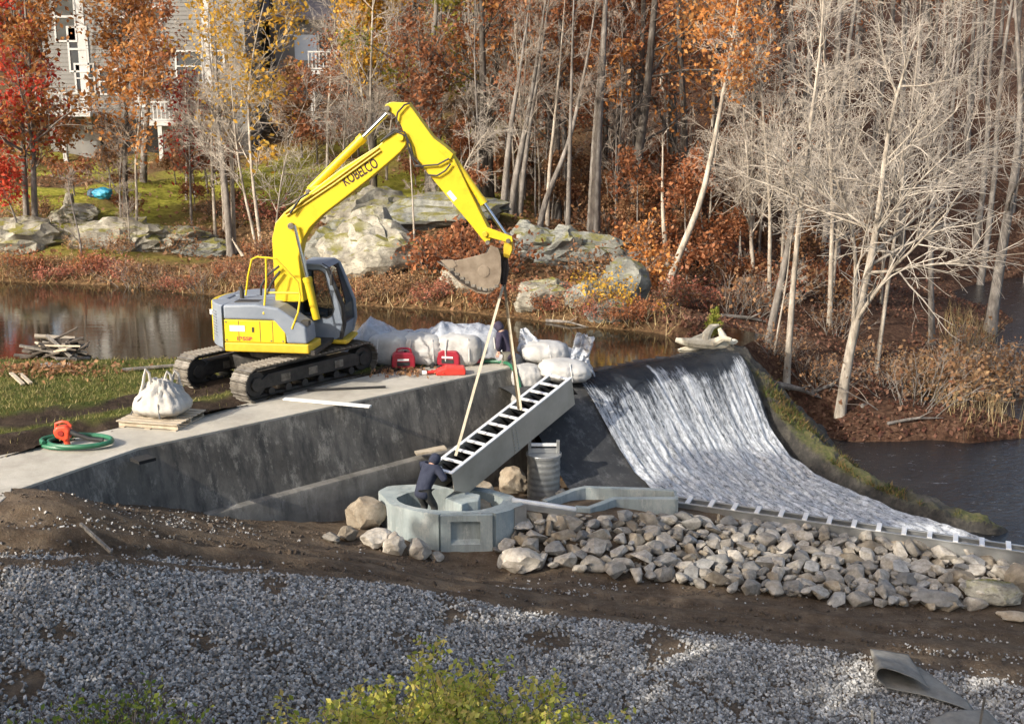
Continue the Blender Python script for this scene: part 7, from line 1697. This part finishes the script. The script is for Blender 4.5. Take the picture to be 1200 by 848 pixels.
def window(root, x, z, w_, h_, Y_, bars=1):
    g_ = MB(); t_ = .10
    for q in ((x - w_ / 2 - t_, x + w_ / 2 + t_, z + h_, z + h_ + t_), (x - w_ / 2 - t_, x + w_ / 2 + t_, z - t_, z), (x - w_ / 2 - t_, x - w_ / 2, z, z + h_), (x + w_ / 2, x + w_ / 2 + t_, z, z + h_), (x - w_ / 2, x + w_ / 2, z + h_ * .48, z + h_ * .53)): g_.box(q[0], q[1], Y_ - .09, Y_ - .02, q[2], q[3])
    fr = g_.build('window', TRIM, root); g_ = MB(); g_.box(x - w_ / 2, x + w_ / 2, Y_ - .05, Y_ - .037, z, z + h_); g_.build('pane', WING, fr)
def deck(root, xa_, xb_, Y_, z, out, posts, post_z, rail=1.0):
    g_ = MB(); g_.box(xa_, xb_, Y_ - out, Y_ - .04, z - .22, z); g_.build('deck', TRIM, root)
    for px_ in posts: g_ = MB(); g_.box(px_ - .11, px_ + .11, Y_ - out + .05, Y_ - out + .27, post_z, z - .22); g_.build('post', TRIM, root)
    for zz in (z + .10, z + rail): g_ = MB(); g_.box(xa_, xb_, Y_ - out - .01, Y_ - out + .07, zz - .05, zz + .03); g_.build('rail', TRIM, root)
    bal = None; nb2 = int((xb_ - xa_) / .2)
    for k in range(nb2 + 1):
        if bal is None: g_ = MB(); g_.box(xa_, xa_ + .05, Y_ - out + .01, Y_ - out + .05, z + .12, z + rail - .05); bal = g_.build('baluster', TRIM, root)
        else: o = bal.copy(); COL.objects.link(o); o.location = (k * (xb_ - xa_ - .05) / nb2, 0, 0)
Yh = 66.
zg = P(150, 195, Y=Yh).z; hs_, xa_, xb_ = house('grey_house', 'grey clapboard house with white trim half hidden behind the left hand trees', 58, 292, Yh, zg, P(150, -70, Y=Yh).z, 9, SIDE, ROOFM)
siding(hs_, xa_, xb_, Yh, P(150, 132, Y=Yh).z, P(150, -68, Y=Yh).z, SIDE)
for px, py, w_, h_ in [(76, 20, 1.0, 2.4), (92, 58, .9, 2.2), (100, 92, .9, 1.4), (128, 96, .9, 1.2), (222, 78, 1.3, 1.5), (178, 28, 1.0, 1.6), (250, 60, 1.0, 1.6), (140, 40, 1, 1.6)]: q = P(px, py, Y=Yh); window(hs_, q.x, q.z - h_ / 2, w_, h_, Yh)
g_ = MB(); a_, b_ = P(120, 192, Y=Yh), P(184, 140, Y=Yh); g_.box(a_.x, b_.x, Yh - .05, Yh - .036, a_.z, b_.z); g_.build('cellar_and_deck_shade', VOID, hs_)
g_ = MB(); a_, b_ = P(158, 126, Y=Yh), P(172, 112, Y=Yh); g_.box(a_.x, b_.x, Yh - .07, Yh - .037, a_.z, b_.z); g_.build('white_panel', TRIM, hs_)
for px in (92, 240): g_ = MB(); q = P(px, 0, Y=Yh); g_.box(q.x - .22, q.x + .22, Yh - .06, Yh - .037, zg + 2, zg + 9.5); g_.build('corner_board', TRIM, hs_)
deck(hs_, P(180, 140, Y=Yh).x, P(262, 140, Y=Yh).x, Yh, P(180, 141, Y=Yh).z, 2.2, [P(188, 150, Y=Yh - 2).x, P(250, 150, Y=Yh - 2).x], zg - .6)
deck(hs_, xa_, P(118, 140, Y=Yh).x, Yh, P(90, 131, Y=Yh).z, 1.6, [P(70, 150, Y=Yh - 2).x], zg - .6)
Yh = 70.
zg = P(380, 150, Y=Yh).z; hs_, xa_, xb_ = house('pale_blue_house', 'pale blue house with white deck railing above the boom', 322, 432, Yh, zg, P(380, 22, Y=Yh).z, 8, SIDE, ROOFM)
g_ = MB(); a_, b_ = P(346, 71, Y=Yh), P(371, 41, Y=Yh); g_.box(a_.x, b_.x, Yh - .05, Yh - .036, a_.z, b_.z); g_.build('pale_wall', PALEB, hs_)
for px, py in [(385, 60), (412, 58)]: q = P(px, py, Y=Yh); window(hs_, q.x, q.z - .8, 1.0, 1.7, Yh)
deck(hs_, P(368, 80, Y=Yh).x, P(432, 80, Y=Yh).x, Yh, P(400, 83, Y=Yh).z, 2.0, [P(372, 90, Y=Yh).x, P(428, 90, Y=Yh).x], zg - 1)
g_ = MB(); a_, b_ = P(372, 140, Y=Yh), P(430, 93, Y=Yh); g_.box(a_.x, b_.x, Yh - .05, Yh - .036, a_.z, b_.z); g_.build('cellar_and_deck_shade', VOID, hs_)  # flat black sheet on the wall standing for the shade under the deck

# ------------- small groups of look-alikes: say which of them by the order they stand in
from collections import defaultdict
same = defaultdict(list)
for o in S.objects:
    if o.parent is None and o.get('label') and o.get('group'): same[o['label']].append(o)
ORD = {2: ['left one of two', 'right one of two'], 3: ['leftmost of three', 'middle one of three', 'rightmost of three']}
for lb, os_ in same.items():
    if len(os_) in ORD and len(lb.split()) <= 12:
        os_.sort(key=lambda o: PX(o.location)[0])
        for o, w_ in zip(os_, ORD[len(os_)]): o['label'] = lb + ', ' + w_
